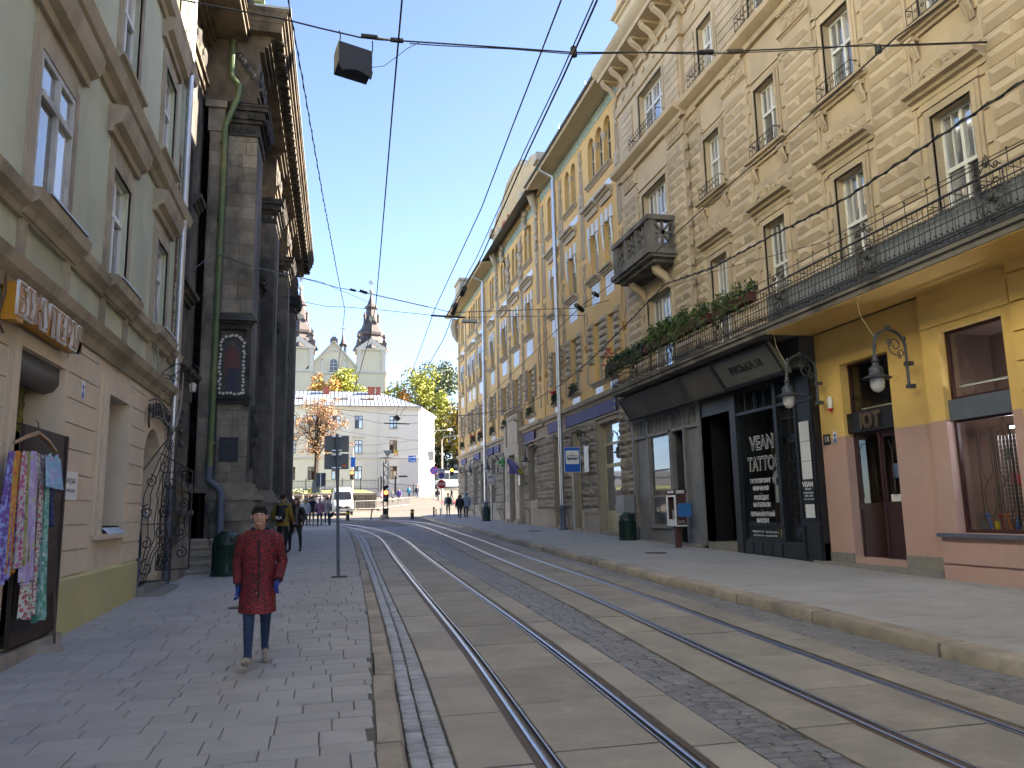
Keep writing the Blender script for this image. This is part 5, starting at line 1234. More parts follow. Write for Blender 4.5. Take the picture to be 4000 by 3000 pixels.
# ground floor blocks between grooves
m = MB(TL)
for a, b, lo in ((11.18, 12.6, .93), (14.6, 15.86, .93), (17.56, 18.38, .5), (7.1, 9.3, .5), (-3, 5.2, .5)):
    z = lo
    while z < 3.95:
        e = min(z + .315, 4.05); m.box(a, b, z, e, 0, .022); m.cut(); z += .335
m.each('plaster_block', MT['gbase'], GB)
m = MB(TL); m.box(11.1, 15.72, -.2, .88, 0, .05); m.add([(11.1, .88, .05), (15.72, .88, .05), (15.72, .92, .0), (11.1, .92, .0)], [(0, 1, 2, 3)]); m.build('painted_plinth', MT['gyel'], GB)
m = MB(TL); m.box(15.73, 15.9, -.2, .95, 0, .055); m.build('tiled_plinth', MT['bluegrey'], GB)
m = MB(TL)
for a, b, c, d, t, f in ((9.5, 11.0, .3, 3.58, .16, .05), (13.15, 14.4, 1.42, 3.58, .2, .06), (5.4, 6.9, .3, 3.58, .16, .05)):
    m.box(a - t, a - .004, c, d + t, 0, f); m.box(b + .004, b + t, c, d + t, 0, f); m.box(a - .004, b + .004, d + .004, d + t, 0, f)
    m.box(a - t - .14, a - t - .02, c, d + t + .12, 0, f * .6); m.cut()
m.each('opening_surround', MT['gbase'], GB)
m = MB(TL); m.box(12.9, 14.62, 1.36, 1.44, 0, .1); m.box(13.15, 14.4, 1.48, 1.55, -.4, 0); m.build('stone_sill', MT['gbase'], GB)
m = MB(TL); m.add([(13.35, 1.44, .1), (14.4, 1.44, .1), (14.4, 1.53, .0), (13.35, 1.53, .0), (13.35, 1.4, .105), (14.4, 1.4, .105)], [(0, 1, 2, 3), (4, 5, 1, 0)]); m.build('sill_flashing', MT['galv'], GB)
window(TL, GB, 13.15, 14.4, 1.55, 3.58, -.36, 2, .62, fm=MT['wood'], gm=MT['glassd'], name='shop_window')
# shop doorway, its open leaf with skirts
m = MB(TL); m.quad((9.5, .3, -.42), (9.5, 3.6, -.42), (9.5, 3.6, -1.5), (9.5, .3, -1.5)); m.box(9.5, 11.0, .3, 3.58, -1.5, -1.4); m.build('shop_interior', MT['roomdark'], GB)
m = MB(TL); m.tube([(9.5, 3.42, -.18), (11.0, 3.42, -.18)], .17, 10); m.box(9.5, 11, 3.38, 3.58, -.36, -.02); m.build('shutter_box', MT['tin'], GB, smooth=50)
MT['goldbl'] = M('yellow_green_blind', (.22, .20, .05), .7, v=.5, vs=8, c2=(.05, .05, .02), a2=.8, s2=6)
m = MB(TL)
for k in range(6): m.box(9.55, 10.9, 2.75 + .1 * k, 2.84 + .1 * k, -.39, -.37 + .01 * (k % 2))
m.build('blind', MT['goldbl'], GB)
m = MB(TL); m.box(9.1, 11.2, -.1, .28, -.4, .16); m.build('door_step', MT['kerb'], GB)
DL = thing('door_leaf', 'dark brown door leaf folded open beside the shop doorway, behind the skirts', 'door', TL(10.3, .3, .1))
m = MB(TL); m.box(9.62, 11.12, .32, 2.72, .06, .1); m.box(9.62, 11.12, .32, .5, .1, .115); m.box(9.7, 11.05, .62, 1.2, .1, .11); m.box(11.06, 11.12, .5, 2.72, .1, .115); m.build('panel', MT['wood'], DL)
m = MB(TL); m.tube([(10.9, .06, .18), (10.9, .5, .15), (10.9, .78, .13)], .018, 6); m.build('door_stay', MT['rust'], DL)
m = MB(); m.v = [(-.16, -.1, 0), (.17, -.12, 0), (.18, .09, 0), (-.15, .11, 0), (-.15, -.08, .075), (.15, -.1, .085), (.16, .08, .08), (-.13, .1, .07)]; m.f = [(0, 3, 2, 1), (4, 5, 6, 7), (0, 1, 5, 4), (1, 2, 6, 5), (2, 3, 7, 6), (3, 0, 4, 7)]; m.m = [0] * 6
ST = tag(m.build('loose_stone', MT['kerb']), 'loose pale stone block on the pavement holding the shop door stay', 'stone'); ST.location = (-3.12, 10.42, gz(10.4) + .1); ST.rotation_euler = (0, 0, .3)
HG = thing('coat_hanger', 'wooden coat hanger on the dark door leaf carrying the skirts', 'coat hanger', TL(9.75, 2.6, .2))
m = MB(TL); m.tube([(9.05 + .0, 2.46, .2), (9.4, 2.56, .2), (9.72, 2.63, .2), (10.05, 2.57, .2), (10.36, 2.47, .2)], [.018, .026, .03, .026, .018], 6); m.build('bar', M('hanger_wood', (.35, .19, .07), .5, v=.15, vs=6), HG, smooth=60)
m = MB(TL); m.tube([(9.72, 2.64, .2), (9.72, 2.7, .2), (9.74, 2.74, .19), (9.72, 2.77, .17)], .006, 4); m.build('hook', MT['iron'], HG)
def cloth_mat(nm, base, a, b, s):
    m = M('cloth_' + nm, base, .75, v=.15, vs=4, c2=a, a2=.9, s2=s * 1.8, thr=(.50, .54), c3=b, a3=.95, s3=s * 2.6, bump=0, t3=(.58, .61)); return m
sk = [('deep purple', (.16, .09, .33), (.30, .35, .7), (.05, .03, .12), 7, 1.05), ('orange patterned', (.55, .20, .05), (.5, .33, .06), (.4, .05, .12), 9, 1.12), ('magenta and white', (.5, .5, .5), (.5, .05, .2), (.2, .12, .4), 10, 1.18), ('olive', (.28, .29, .10), (.42, .4, .2), (.12, .14, .05), 6, 1.2), ('lilac', (.42, .33, .58), (.55, .48, .66), (.45, .45, .2), 4, 1.0), ('white red flowered', (.55, .6, .54), (.5, .03, .06), (.08, .22, .1), 14, .62), ('second white rose flowered', (.55, .58, .52), (.45, .05, .12), (.14, .24, .12), 15, .64), ('teal leafed', (.25, .47, .42), (.08, .28, .2), (.55, .62, .6), 5, .56), ('navy lace', (.03, .035, .12), (.08, .09, .2), (.02, .02, .06), 20, 1.6)]
rr = random.Random(12)
for i, (nm, b0_, a0_, c0_, s_, zb) in enumerate(sk):
    m = MB(TL); n, k = 22, 14; u0 = 9.12 + .135 * i; wt = .13; wb = .30 if i not in (8,) else .14; ph = rr.uniform(0, 6)
    zt = 2.42 - .01 * abs(i - 4); amp = rr.uniform(.02, .035)
    for j in range(k + 1):
        t = j / k; z = zt + (zb - zt) * t; wd = wt + (wb - wt) * t ** .7; du = (i - 4) * .02 * t - .05 * t
        for q in range(n + 1):
            s = q / n; m.v.append((u0 + du + (s - .5) * wd, z - .02 * sin(s * 9 + ph) * t, .16 + .012 * i % .03 + amp * (.4 + t) * sin(s * 17 + ph + t * 1.5) + .03 * t + .004 * i))
    m.f = [(j * (n + 1) + q, j * (n + 1) + q + 1, (j + 1) * (n + 1) + q + 1, (j + 1) * (n + 1) + q) for j in range(k) for q in range(n)]; m.m = [0] * len(m.f)
    tag(m.build('skirt', cloth_mat(nm.replace(' ', '_'), b0_, a0_, c0_, s_), smooth=80), f'{nm} skirt hanging among the skirts on the dark door leaf', 'skirt', 'skirts hung on the door leaf')
m = MB(TL)
for k in range(3):
    for q in range(9):
        pass
n = 24
for j in range(5):
    t = j / 4
    for q in range(n + 1): s = q / n; m.v.append((9.78 + s * .52, 2.40 - .36 * t - .03 * sin(s * 14), .27 + .03 * sin(s * 26) * (t + .3) + .03 * t))
m.f = [(j * (n + 1) + q, j * (n + 1) + q + 1, (j + 1) * (n + 1) + q + 1, (j + 1) * (n + 1) + q) for j in range(4) for q in range(n)]; m.m = [0] * len(m.f)
tag(m.build('scarf', cloth_mat('aqua', (.22, .42, .58), (.38, .35, .6), (.4, .6, .6), 6), smooth=80), 'short pale blue ruffle hanging in front of the flowered skirts', 'scarf')
# signs and small things on the green house
BJ = thing('shop_sign', 'long orange box sign with white outlined letters over the skirt shop', 'sign', TL(9.9, 4.0, .2))
m = MB(TL); m.box(8.82, 9.02, 3.72, 4.12, .06, .2); m.box(9.02, 10.92, 3.78, 4.06, .06, .17); m.build('box', M('orange_acrylic', (.48, .21, .01), .4, v=.12, vs=3, bump=0), BJ)
letter('БІЖУТЕРІЯ', .47, MT['sign_white'], TL(9.9, 3.93, .2), RZ_L, BJ, depth=.03, bold=.014, sx=.84, name='lettering')
letter('БІЖУТЕРІЯ', .47, plain('pale_orange', (.40, .22, .10), .5), TL(9.9, 3.93, .222), RZ_L, BJ, depth=.012, bold=-.006, sx=.84, name='lettering')
m = MB(TL); m.tube([(8.85, 4.1, .02), (8.8, 4.2, .08), (8.78, 4.0, .1), (8.8, 3.7, .04), (8.95, 3.6, .05)], .012, 5); m.build('bracket', MT['rust'], BJ)
plq = plate_on(TL, 'menu_board', 11.24, 11.88, 1.92, 2.3, .023, MT['sign_white'], 'white board with faint script beside the hanging skirts', 'sign')
letter('Ажурна', .12, plain('faint_ink', (.36, .33, .36), .7), TL(11.55, 2.18, .037), RZ_L, plq, depth=.003); letter('салон краси', .06, plain('faint_ink2', (.42, .4, .42), .7), TL(11.6, 2.05, .037), RZ_L, plq, depth=.003)
shield(TL, RZ_L, 11.85, 3.44, .024, 'small white shield plaque with blue triangles on the tan wall')
RS = thing('iron_sign', 'curved black iron letter sign over the arched gateway', 'sign', TL(16.7, 3.7, .1))
for i, ch in enumerate('РУСИЧІ'):
    a = (i - 2.5) / 2.5; letter(ch, .33, MT['iron'], TL(16.75 + a * .62, 3.78 - .10 * a * a, .1), Matrix.Rotation(-a * .25, 3, 'X') .to_euler() if False else RZ_L, RS, depth=.03, bold=.012)
m = MB(TL)
for g in (-1, 1):
    m.tube([(p[0], p[1], .09) for p in spiral(16.75 + g * .92, 3.72, .11, .03, 0, g * 1.4, 12)], .02, 5); m.tube([(16.75 + g * .92, 3.62, .09), (16.75 + g * .96, 3.45, .09), (16.75 + g * .9, 3.35, .09)], .02, 5)
m.tube([(16.75 + .95 * a, 3.63 - .12 * a * a, .08) for a in np.linspace(-1, 1, 9)], .014, 4); m.tube([(16.75 + .95 * a, 3.98 - .12 * a * a, .08) for a in np.linspace(-1, 1, 9)], .014, 4); m.build('scrollwork', MT['iron'], RS)
m = MB(TL); m.quad((15.9, .42, -.42), (15.9, 3.4, -.42), (15.9, 3.4, -2.2), (15.9, .42, -2.2)); m.quad((17.5, .42, -.42), (17.5, .42, -2.2), (17.5, 3.4, -2.2), (17.5, 3.4, -.42)); m.box(15.9, 17.5, .3, 3.4, -2.3, -2.2); m.quad((15.9, .42, -.4), (15.9, .42, -2.2), (17.5, .42, -2.2), (17.5, .42, -.4)); m.build('gateway_passage', MT['church'], GB)
m = MB(TL); m.box(15.75, 17.7, -.1, .42, -.4, .18); m.prism([(15.75, .16), (17.9, .16), (17.9, .42), (17.7, .55), (15.75, .55)], -.1, .40) if False else None
m.v += []; pts = [(15.7, .02), (15.7, .5), (17.5, .5), (17.75, .44), (17.9, .3), (17.95, .02)]
n0 = len(m.v); m.add([(u, -.1, w) for u, w in pts] + [(u, .3, w) for u, w in pts], [tuple(range(6)), tuple(range(6, 12))[::-1]] + [(i, (i + 1) % 6, 6 + (i + 1) % 6, 6 + i)[::-1] for i in range(6)])
m.build('gateway_step', MT['granite'], GB)
def gate_leaf(p0, p1, z0, z1, z2, seed):
    d = Vector((p1[0] - p0[0], p1[1] - p0[1])); L = d.length; d.normalize()
    T = lambda a, b, c: (p0[0] + d.x * a - d.y * c, p0[1] + d.y * a + d.x * c, b)
    m = MB(T); m.tube([(0, z0, 0), (0, z1, 0)], .018, 5); m.tube([(L, z0, 0), (L, z2, 0)], .018, 5); m.tube([(0, z0, 0), (L, z0, 0)], .015, 5); m.tube([(0, z1, 0), (L, z2, 0)], .015, 5); m.tube([(0, 1.55, 0), (L, 1.55, 0)], .01, 4)
    for k in range(5):
        a = L * (k + .5) / 5; m.tube([(a * .3, z0, 0), (a * .5 + .04, z0 + .5, 0), (a, 1.3, 0), (a * .9, 1.55, 0), (min(L, a * 1.05), 2.0, 0), (a * .9 + .02, z1 - .4, 0), (L * .9, z2 - .12 * k, 0)], .011, 4)
    for (x, z, r, t) in ((.3, .75, .17, 1.4), (.75, .95, .13, -1.4), (.25, 1.2, .12, -1.3), (.7, 1.38, .13, 1.3), (.25, 1.78, .14, 1.5), (.75, 1.95, .12, -1.4), (.3, 2.35, .13, -1.4), (.72, 2.6, .12, 1.3), (.8, 3.05, .1, -1.5)):
        if z < z1 - .1 or (x > .6 and z < z2): m.tube([(q[0], q[1], .01) for q in spiral(L * x, z, min(r, L * .26), .02, pi / 2, t, 14)], .013, 4)
    return T, m
GT = thing('iron_gate', 'pair of scrolled black wrought iron gate leaves standing open at the arched gateway', 'gate', (-3.2, 16.7, .4))
for p0, p1, z0, z1, z2 in (((-3.36, 15.88), (-2.86, 16.35), .5, 2.5, 3.42), ((-3.36, 17.52), (-2.74, 17.7), .62, 3.0, 2.62)):
    T, m = gate_leaf(p0, p1, z0, z1, z2, 1); m.build('gate_leaf', MT['iron'], GT)
pipe('rain_pipe', TL, [(17.92, 19.3, .14), (17.92, 1.75, .14), (17.92, .2, .14)], .075, MT['galv'], 'tall steel rain pipe at the corner of the green house and the church', [(17.92, z, .14) for z in (2.5, 3.4, 4.9, 6.6, 8.6)])
m = MB(TL); m.tube([(17.92, 2.35, .14), (17.92, .15, .14)], .082, 10); tag(m.build('painted_pipe_foot', MT['bluegrey'], smooth=50), 'grey painted lower length of the steel pipe beside the iron gate', 'rain pipe')
# bracket lamp on the green house
LP = thing('bracket_lamp', 'small lantern hanging from a scrolled iron bracket on the green house', 'street lamp', TL(16.9, 4.4, 0))
m = MB(TL)
for w0, z0, w1, z1 in ((0, 4.2, .62, 4.72), (0, 4.5, .5, 4.78)): m.tube([(16.9, z0 + (z1 - z0) * t + .1 * sin(pi * t), w0 + (w1 - w0) * t) for t in np.linspace(0, 1, 8)], .012, 5)
for cw, cz, r, t in ((.12, 4.45, .12, 1.5), (.28, 4.5, .09, -1.4), (.1, 4.25, .07, 1.3)): m.tube([(16.9, q[1], q[0]) for q in spiral(cw, cz, r, .02, 0, t, 14)], .01, 4)
m.tube([(16.9, q[1], q[0]) for q in spiral(.66, 4.62, .13, .03, pi / 2, -1.6, 16)], .012, 4); m.tube([(16.9, 4.62, .66), (16.9, 4.4, .66)], .008, 4); m.build('bracket', MT['iron'], LP)
m = MB(TL); m.lathe([(.05, 0), (.06, .03), (.075, .16), (.03, .19)], (0, 0, 0), 8); m.v = [(16.9 + p[0], 4.2 + p[2], .66 + p[1]) for p in m.v]; m.build('glass', MT['lampg'], LP)
m = MB(TL)
for a in range(6): c, s_ = cos(a * pi / 3), sin(a * pi / 3); m.tube([(16.9 + .05 * c, 4.4, .66 + .05 * s_), (16.9 + .12 * c, 4.36, .66 + .12 * s_), (16.9 + .11 * c, 4.25, .66 + .11 * s_), (16.9 + .06 * c, 4.18, .66 + .06 * s_)], .008, 4)
m.build('cage', MT['iron'], LP)
m = MB(TL); cab = [(16.0, 7.3, .03), (16.05, 6.0, .03), (16.1, 5.2, .1), (16.2, 4.5, .12), (16.5, 3.95, .14), (17.0, 3.6, .16), (17.5, 3.5, .2), (17.8, 3.62, .24), (17.9, 4.1, .28), (17.9, 4.6, .3), (17.85, 4.75, .3)]
m.tube(cab, .016, 5); tag(m.build('loose_cable', plain('grey_cable', (.30, .29, .26), .6), smooth=60), 'slack grey cable looping down the green house to the steel pipe', 'cable')
# ------------------------------------------------------------------ dark stone church, left
TC = lambda u, v, w: (-2.1 + .0147 * (u - 22.5) + w, u, v)
CH = thing('stone_church', 'soot blackened stone church with tall pilasters and a heavy cornice', 'church', (-3.4, 30, 0))
F = [22.5, 29.5, 36.4, 43.1]; BWD = 1.6
aop = []
for i in range(3): a, b = F[i] + BWD + .6, F[i + 1] - 1.0; aop.append((a, b, 4.6, 11.8, 'arch'))
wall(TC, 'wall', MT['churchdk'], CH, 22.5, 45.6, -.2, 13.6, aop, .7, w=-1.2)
m = MB(TC); m.box(22.5, 45.55, -.2, 16.2, -12, -2.2); m.quad((45.6, -.2, -1.2), (45.6, 16.3, -1.2), (45.6, 16.3, -12), (45.6, -.2, -12)); m.build('sun_block_core', MT['churchdk'], CH)  # end wall and an added core shutting out light behind the bays
for a, b, c, d, _ in aop:
    f = frame(TC, CH, 'arched_window', a + .05, b - .05, c + .3, d - .3, -1.85, .12, MT['churchdk'], vbars=[((a + b) / 2 - .04, (a + b) / 2 + .04)], bars=[(7, 7.08), (9.4, 9.48)]); pane(TC, f, a, b, c + .3, d, -1.83, MT['glassd'])
# nearest bay with the portal
TP = lambda u, v, w: (-3.62 + w, u, v)
wall(TP, 'portal_wall', MT['church'], CH, 18.42, 22.5, -.2, 13.6, [(19.6, 21.0, 1.1, 4.2, 'arch'), (19.7, 21.2, 7.3, 11.6, 'arch')], .5)
m = MB(TP); m.box(18.4, 22.5, -.2, 16.0, -8, -1.0); m.box(19.5, 21.2, 7.2, 11.7, -.6, -.5); m.build('sun_block_core', MT['churchdk'], CH)  # sun-stopping core added behind the portal bay, and backing of the upper arch
m = MB(TP); m.box(19.6, 21.0, 1.1, 4.2, -.5, -.42)
for k in range(2):
    for z in (1.3, 2.2, 3.1): m.hip(19.7 + .66 * k, 20.24 + .66 * k, z, z + .75, -.42, -.37, .5)
m.build('door', MT['wood'], CH)
m = MB(TP)
for z, a, b, w in ((5.0, 19.0, 21.7, .38), (7.1, 19.3, 21.5, .28), (10.0, 18.5, 19.4, .22), (10.0, 21.4, 22.3, .22)): moulding(m, a, b, z, CORN(.3, w)); m.cut()
for u in (19.15, 21.15): m.box(u, u + .3, 1.1, 4.6, 0, .14); m.cut(); m.box(u, u + .3, 4.6, 5.0, 0, .2); m.cut()
m.box(19.1, 21.6, 4.3, 4.95, 0, .1); m.cut()
for i in range(9):
    a = pi * i / 8; m.ball((20.3 + .82 * cos(a), 3.5 + .82 * sin(a), .05), (.11, .11, .06), 6, 4)
m.cut()
m.each('portal_moulding', MT['church'], CH, smooth=40)
m = MB(TC); m.box(22.32, 22.56, 2.3, 12.6, -1.30, -.95); m.box(22.28, 22.6, 12.6, 13.5, -1.36, -.9); m.box(22.2, 22.6, 13.3, 13.5, -1.45, -.85); m.build('corner_strip', MT['churchst'], CH)
def cap(m, u0, u1, w0, w1, z, s=1.):
    for dz, h_, e in ((0, .07, .05), (.07, .3, .02), (.37, .1, .1), (.47, .22, .18), (.69, .12, .27), (.81, .07, .3)): m.box(u0 - e * s, u1 + e * s, z + dz * s, z + (dz + h_) * s, w0, w1 + e * s)
    n = max(3, int((u1 - u0) / .28))
    for k in range(n): m.ball((u0 + (u1 - u0) * (k + .5) / n, z + .55 * s, w1 + .2 * s), (.1, .12, .08), 6, 4)
    k = max(2, int((w1 - w0) / .3))
    for q in range(k): m.ball((u0 - .2 * s, z + .55 * s, w0 + (w1 - w0) * (q + .5) / k), (.08, .12, .1), 6, 4)
    for q in range(2): m.lathe([(.1, 0), (.12, .03), (.05, .06), (0, .06)], (0, 0, 0), 6); m.v[-24:] = [(u0 - .03 - p[2], z + .22 * s + p[1], w0 + (w1 - w0) * (.25 + .5 * q) + p[0]) for p in m.v[-24:]]
for i, f in enumerate(F):
    u0, u1 = f, f + BWD
    m = MB(TC); m.box(u0, u1, 2.3, 12.65, -1.2, -.01); m.box(u0 + .3, u1 - .3, 2.6, 12.3, -.01, .03) if i else None; m.build('pilaster', MT['church'], CH)
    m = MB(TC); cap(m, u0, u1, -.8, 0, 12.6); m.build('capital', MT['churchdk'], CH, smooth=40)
    m = MB(TC)
    for dz, h_, e in ((-.2, 2.0, .26), (1.55, .1, .36), (1.65, .45, .24), (2.1, .13, .33), (2.23, .1, .22), (2.33, .14, .14), (2.47, .1, .08)): m.box(u0 - e, u1 + e, dz, dz + h_ - .002, -1.0 if i == 0 else -1.2, e)
    m.build('pedestal', MT['churchst'], CH)
    # flanking shafts with their own capitals
    for a, b in (((f - .85, f - .02),) if i else ()) + ((f + BWD + .02, f + BWD + .62),):
        m = MB(TC); m.box(a, b, 2.2, 9.7, -1.2, -.45); m.build('side_shaft', MT['church'], CH)
        m = MB(TC); cap(m, a, b, -1.0, -.45, 9.6, .7); m.build('capital', MT['churchdk'], CH, smooth=40)
        m = MB(TC); m.box(a - .1, b + .1, -.2, 1.75, -1.2, -.25); m.box(a - .16, b + .16, 1.75, 1.9, -1.2, -.18); m.box(a - .06, b + .06, 1.9, 2.2, -1.2, -.38); m.build('pedestal', MT['churchst'], CH)
    if i < 3:
        m = MB(TC); a, b = F[i] + BWD + .6, F[i + 1] - 1.0
        m.box(f + BWD + .6, F[i + 1] - .9, -.2, 1.7, -1.2, -.7); m.box(f + BWD + .6, F[i + 1] - .9, 1.7, 1.85, -1.2, -.62); m.build('plinth', MT['churchst'], CH)
        m = MB(TC); cu = (a + b) / 2; r = (b - a) / 2 + .25
        for k in range(16):
            t0, t1 = pi * k / 16, pi * (k + 1) / 16
            m.prism([(cu + (r - .3) * cos(t0), 9.6 + (r - .3) * sin(t0)), (cu + r * cos(t0), 9.6 + r * sin(t0)), (cu + r * cos(t1), 9.6 + r * sin(t1)), (cu + (r - .3) * cos(t1), 9.6 + (r - .3) * sin(t1))], -1.2, -1.0)
        m.build('arch_moulding', MT['church'], CH)
        m = MB(TC); m.tube([(cu, 12.6, -.75), (cu, 12.3, -.65), (cu, 11.9, -.85), (cu, 11.5, -1.0)], [.2, .26, .2, .12], 6); m.ball((cu, 12.1, -.75), (.2, .2, .2), 8, 6); m.box(cu - .3, cu + .3, 12.6, 12.75, -1.2, -.55); m.build('keystone', MT['churchdk'], CH, smooth=60)
# entablature
segs = [(18.42, 22.2, -1.45)]
for i, f in enumerate(F):
    segs.append((f - .3 if i else 22.2, f + BWD + .15, 0.))
    if i < 3: segs.append((f + BWD + .15, F[i + 1] - .3, -.75))
segs.append((F[3] + BWD + .15, 45.7, -.75))
m = MB(TC); rs_ = MB(TC)
for u0, u1, w in segs:
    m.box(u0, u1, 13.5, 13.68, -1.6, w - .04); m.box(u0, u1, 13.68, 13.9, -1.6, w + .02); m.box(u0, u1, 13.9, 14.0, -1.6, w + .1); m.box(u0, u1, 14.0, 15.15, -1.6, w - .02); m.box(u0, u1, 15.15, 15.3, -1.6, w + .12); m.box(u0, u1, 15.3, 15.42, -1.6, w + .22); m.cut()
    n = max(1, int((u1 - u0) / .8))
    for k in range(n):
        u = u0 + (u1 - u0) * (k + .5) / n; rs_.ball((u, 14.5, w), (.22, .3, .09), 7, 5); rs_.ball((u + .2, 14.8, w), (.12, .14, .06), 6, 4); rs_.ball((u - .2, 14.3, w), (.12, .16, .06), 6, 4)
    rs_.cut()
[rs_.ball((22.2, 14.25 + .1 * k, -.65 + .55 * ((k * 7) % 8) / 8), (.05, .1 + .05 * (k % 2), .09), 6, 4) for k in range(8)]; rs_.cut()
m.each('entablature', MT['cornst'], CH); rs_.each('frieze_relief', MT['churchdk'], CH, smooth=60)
m = MB(TC)
for z0, z1, e in ((15.42, 15.58, .35), (15.58, 15.66, .42)): m.box(18.42, 45.7, z0, z1, -1.8, e - .7) ; m.box(22.2, 45.7, z0, z1, -1.8, e - .05)
for z0, z1, e in ((15.66, 15.95, .62), (15.95, 16.1, .68), (16.1, 16.3, .76), (16.3, 16.42, .82)): m.box(22.05 - e * .2, 45.8 + e * .3, z0, z1, -1.8, e)
for z0, z1, e in ((15.66, 15.95, -.55), (15.95, 16.1, -.5), (16.1, 16.3, -.42), (16.3, 16.42, -.36)): m.box(18.42, 22.0, z0, z1, -1.8, e)
m.build('cornice', MT['cornst'], CH)
ros = MB(); ros.lathe([(.0, -.06), (.07, -.055), (.1, -.03), (.17, -.05), (.2, -.02), (.2, 0)], (0, 0, 0), 10); rsm = mesh_of(ros, 'soffit_rosette', MT['churchdk'], 60)
u = 22.5
while u < 45.5:
    inst(rsm, 'soffit_rosette', TC(u, 15.655, .48), CH); u += .62
m = MB(TC); m.box(21.9, 45.9, 16.42, 16.5, -1.8, .86); m.add([(18.4, 16.45, -.3), (45.9, 16.45, .8), (45.9, 20, -6), (18.4, 20, -6)], [(0, 1, 2, 3)]); m.build('roof', MT['zinc'], CH)
m = MB(TC); m.tube([(22.0, 16.62, -1.1), (22.0, 16.62, .1)], .1, 6); m.build('roof_gutter', MT['copper'], CH, smooth=50)
# ashlar of the near pilaster's front face: blocks proud of the face that looks down the street
rr = random.Random(31); z = 2.5
blkm = MB(); blkm.hip(-.5, .5, -.5, .5, 0, .02, .08, .012); blkm.v = [(p[0], -p[2], p[1]) for p in blkm.v]; bm_ = mesh_of(blkm, 'ashlar_block', MT['churchst'])
x0_, x1_ = -2.93, -2.115
while z < 12.5:
    hgt = rr.uniform(.36, .44); e = min(z + hgt, 12.58)
    sp = rr.choice((.38, .5, .62, 0)); cuts = [x0_, x1_] if sp == 0 else [x0_, x0_ + (x1_ - x0_) * sp, x1_]
    for a, b in zip(cuts[:-1], cuts[1:]):
        if not (4.9 < (z + e) / 2 < 7.2): inst(bm_, 'ashlar_block', ((a + b) / 2, 22.5, (z + e) / 2), CH, None, (b - a - .012, 1, e - z - .012))
    z = e
z = 2.4
while z < 12.4:
    e = z + rr.uniform(.4, .55); inst(bm_, 'ashlar_block', (-3.22, 22.32, (z + e) / 2), CH, None, (.30, 1, e - z - .014)); z = e
for zz, xs in ((.3, (-2.5, -2.1)), (.95, (-2.45, -2.0))):
    for k, x in enumerate(xs): inst(bm_, 'ashlar_block', (x + .05, 22.24, zz + .3), CH, None, (.4, 1, .6))
# icon niche on the near pilaster (faces the camera end of the street)
TI = lambda a, b, c: (a, 22.5 - c, b)
m = MB(TI)
m.box(-2.96, -2.08, 4.72, 4.84, 0, .16); m.box(-2.98, -2.05, 4.84, 4.92, 0, .22); m.box(-2.2, -2.08, 4.66, 5.0, 0, .2)
m.box(-2.96, -2.9, 4.92, 6.8, 0, .12); m.box(-2.24, -2.1, 4.92, 6.8, 0, .12); m.box(-2.96, -2.08, 6.8, 6.95, 0, .16); m.box(-2.98, -2.04, 6.95, 7.02, 0, .24)
m.add([(-3.0, 7.02, .34), (-1.95, 7.02, .34), (-2.1, 7.28, 0), (-2.95, 7.28, 0), (-3.0, 7.02, 0), (-1.95, 7.02, 0)], [(0, 1, 2, 3), (0, 4, 5, 1), (0, 3, 4), (1, 5, 2)])
m.build('icon_niche', MT['churchdk'], CH)
IC = thing('painted_icon', 'arched dark painting of a robed figure on the church pilaster, ringed by white flowers', 'painting', TI(-2.57, 5.0, .1))
def archpoly(a, b, c, d, n=10):
    r = (b - a) / 2; cu = (a + b) / 2; return [(a, c), (b, c)] + [(cu + r * cos(pi * i / n), d - r + r * sin(pi * i / n)) for i in range(n + 1)]
m = MB(TI); m.prism(archpoly(-2.86, -2.29, 5.0, 6.58), .02, .05); m.build('panel', M('icon_ground', (.030, .022, .018), .35, v=.3, vs=6, bump=0), IC)
for nm, poly, c in (('robe', [(-2.78, 5.7), (-2.40, 5.7), (-2.36, 5.95), (-2.45, 6.2), (-2.52, 6.32), (-2.66, 6.32), (-2.76, 6.15)], (.10, .022, .016)), ('skirt', [(-2.72, 5.06), (-2.40, 5.06), (-2.42, 5.7), (-2.72, 5.7)], (.012, .018, .04)), ('sleeve', [(-2.8, 5.5), (-2.7, 5.5), (-2.68, 6.1), (-2.78, 6.05)], (.085, .02, .013))):
    m = MB(TI); m.prism(poly, .05, .054 + .002 * (nm == 'sleeve')); m.build(nm, plain('icon_' + nm, c, .5), IC)
m = MB(TI); m.lathe([(.075, .05), (.075, .056)], (-2.59, 6.4, 0), 12); m.build('face', plain('icon_face', (.10, .055, .035), .5), IC)
GRL = thing('flower_garland', 'garland of white blossoms and green leaves round the arched painting', 'garland', TI(-2.57, 5.0, .1))
pth = []
for i in range(13): pth.append((-2.88, 5.02 + 1.28 * i / 13))
for i in range(11): a = pi - pi * i / 10; pth.append((-2.575 + .31 * cos(a), 6.32 + .31 * sin(a)))
for i in range(13): pth.append((-2.265, 6.3 - 1.28 * (i + 1) / 13))
for i in range(6): pth.append((-2.3 - .55 * i / 6, 4.99))
m = MB(TI)
for a, b in pth:
    for _ in range(4):
        leaves(m, (a, b, .1), (.05, .05, .03), 2, .035, rr)
m.build('leaves', MT['leaf'], GRL, kind='stuff')
fl = MB()
for k in range(5): a = 2 * pi * k / 5; fl.ball((.022 * cos(a), -.01, .022 * sin(a)), (.016, .008, .016), 5, 4)
flm = mesh_of(fl, 'blossom', MT['sign_white'], 60)
for i, (a, b) in enumerate(pth): inst(flm, 'blossom', TI(a + rr.uniform(-.02, .02), b + rr.uniform(-.02, .02), .14), GRL, (0, rr.uniform(0, 6), 0), (1.1,) * 3)
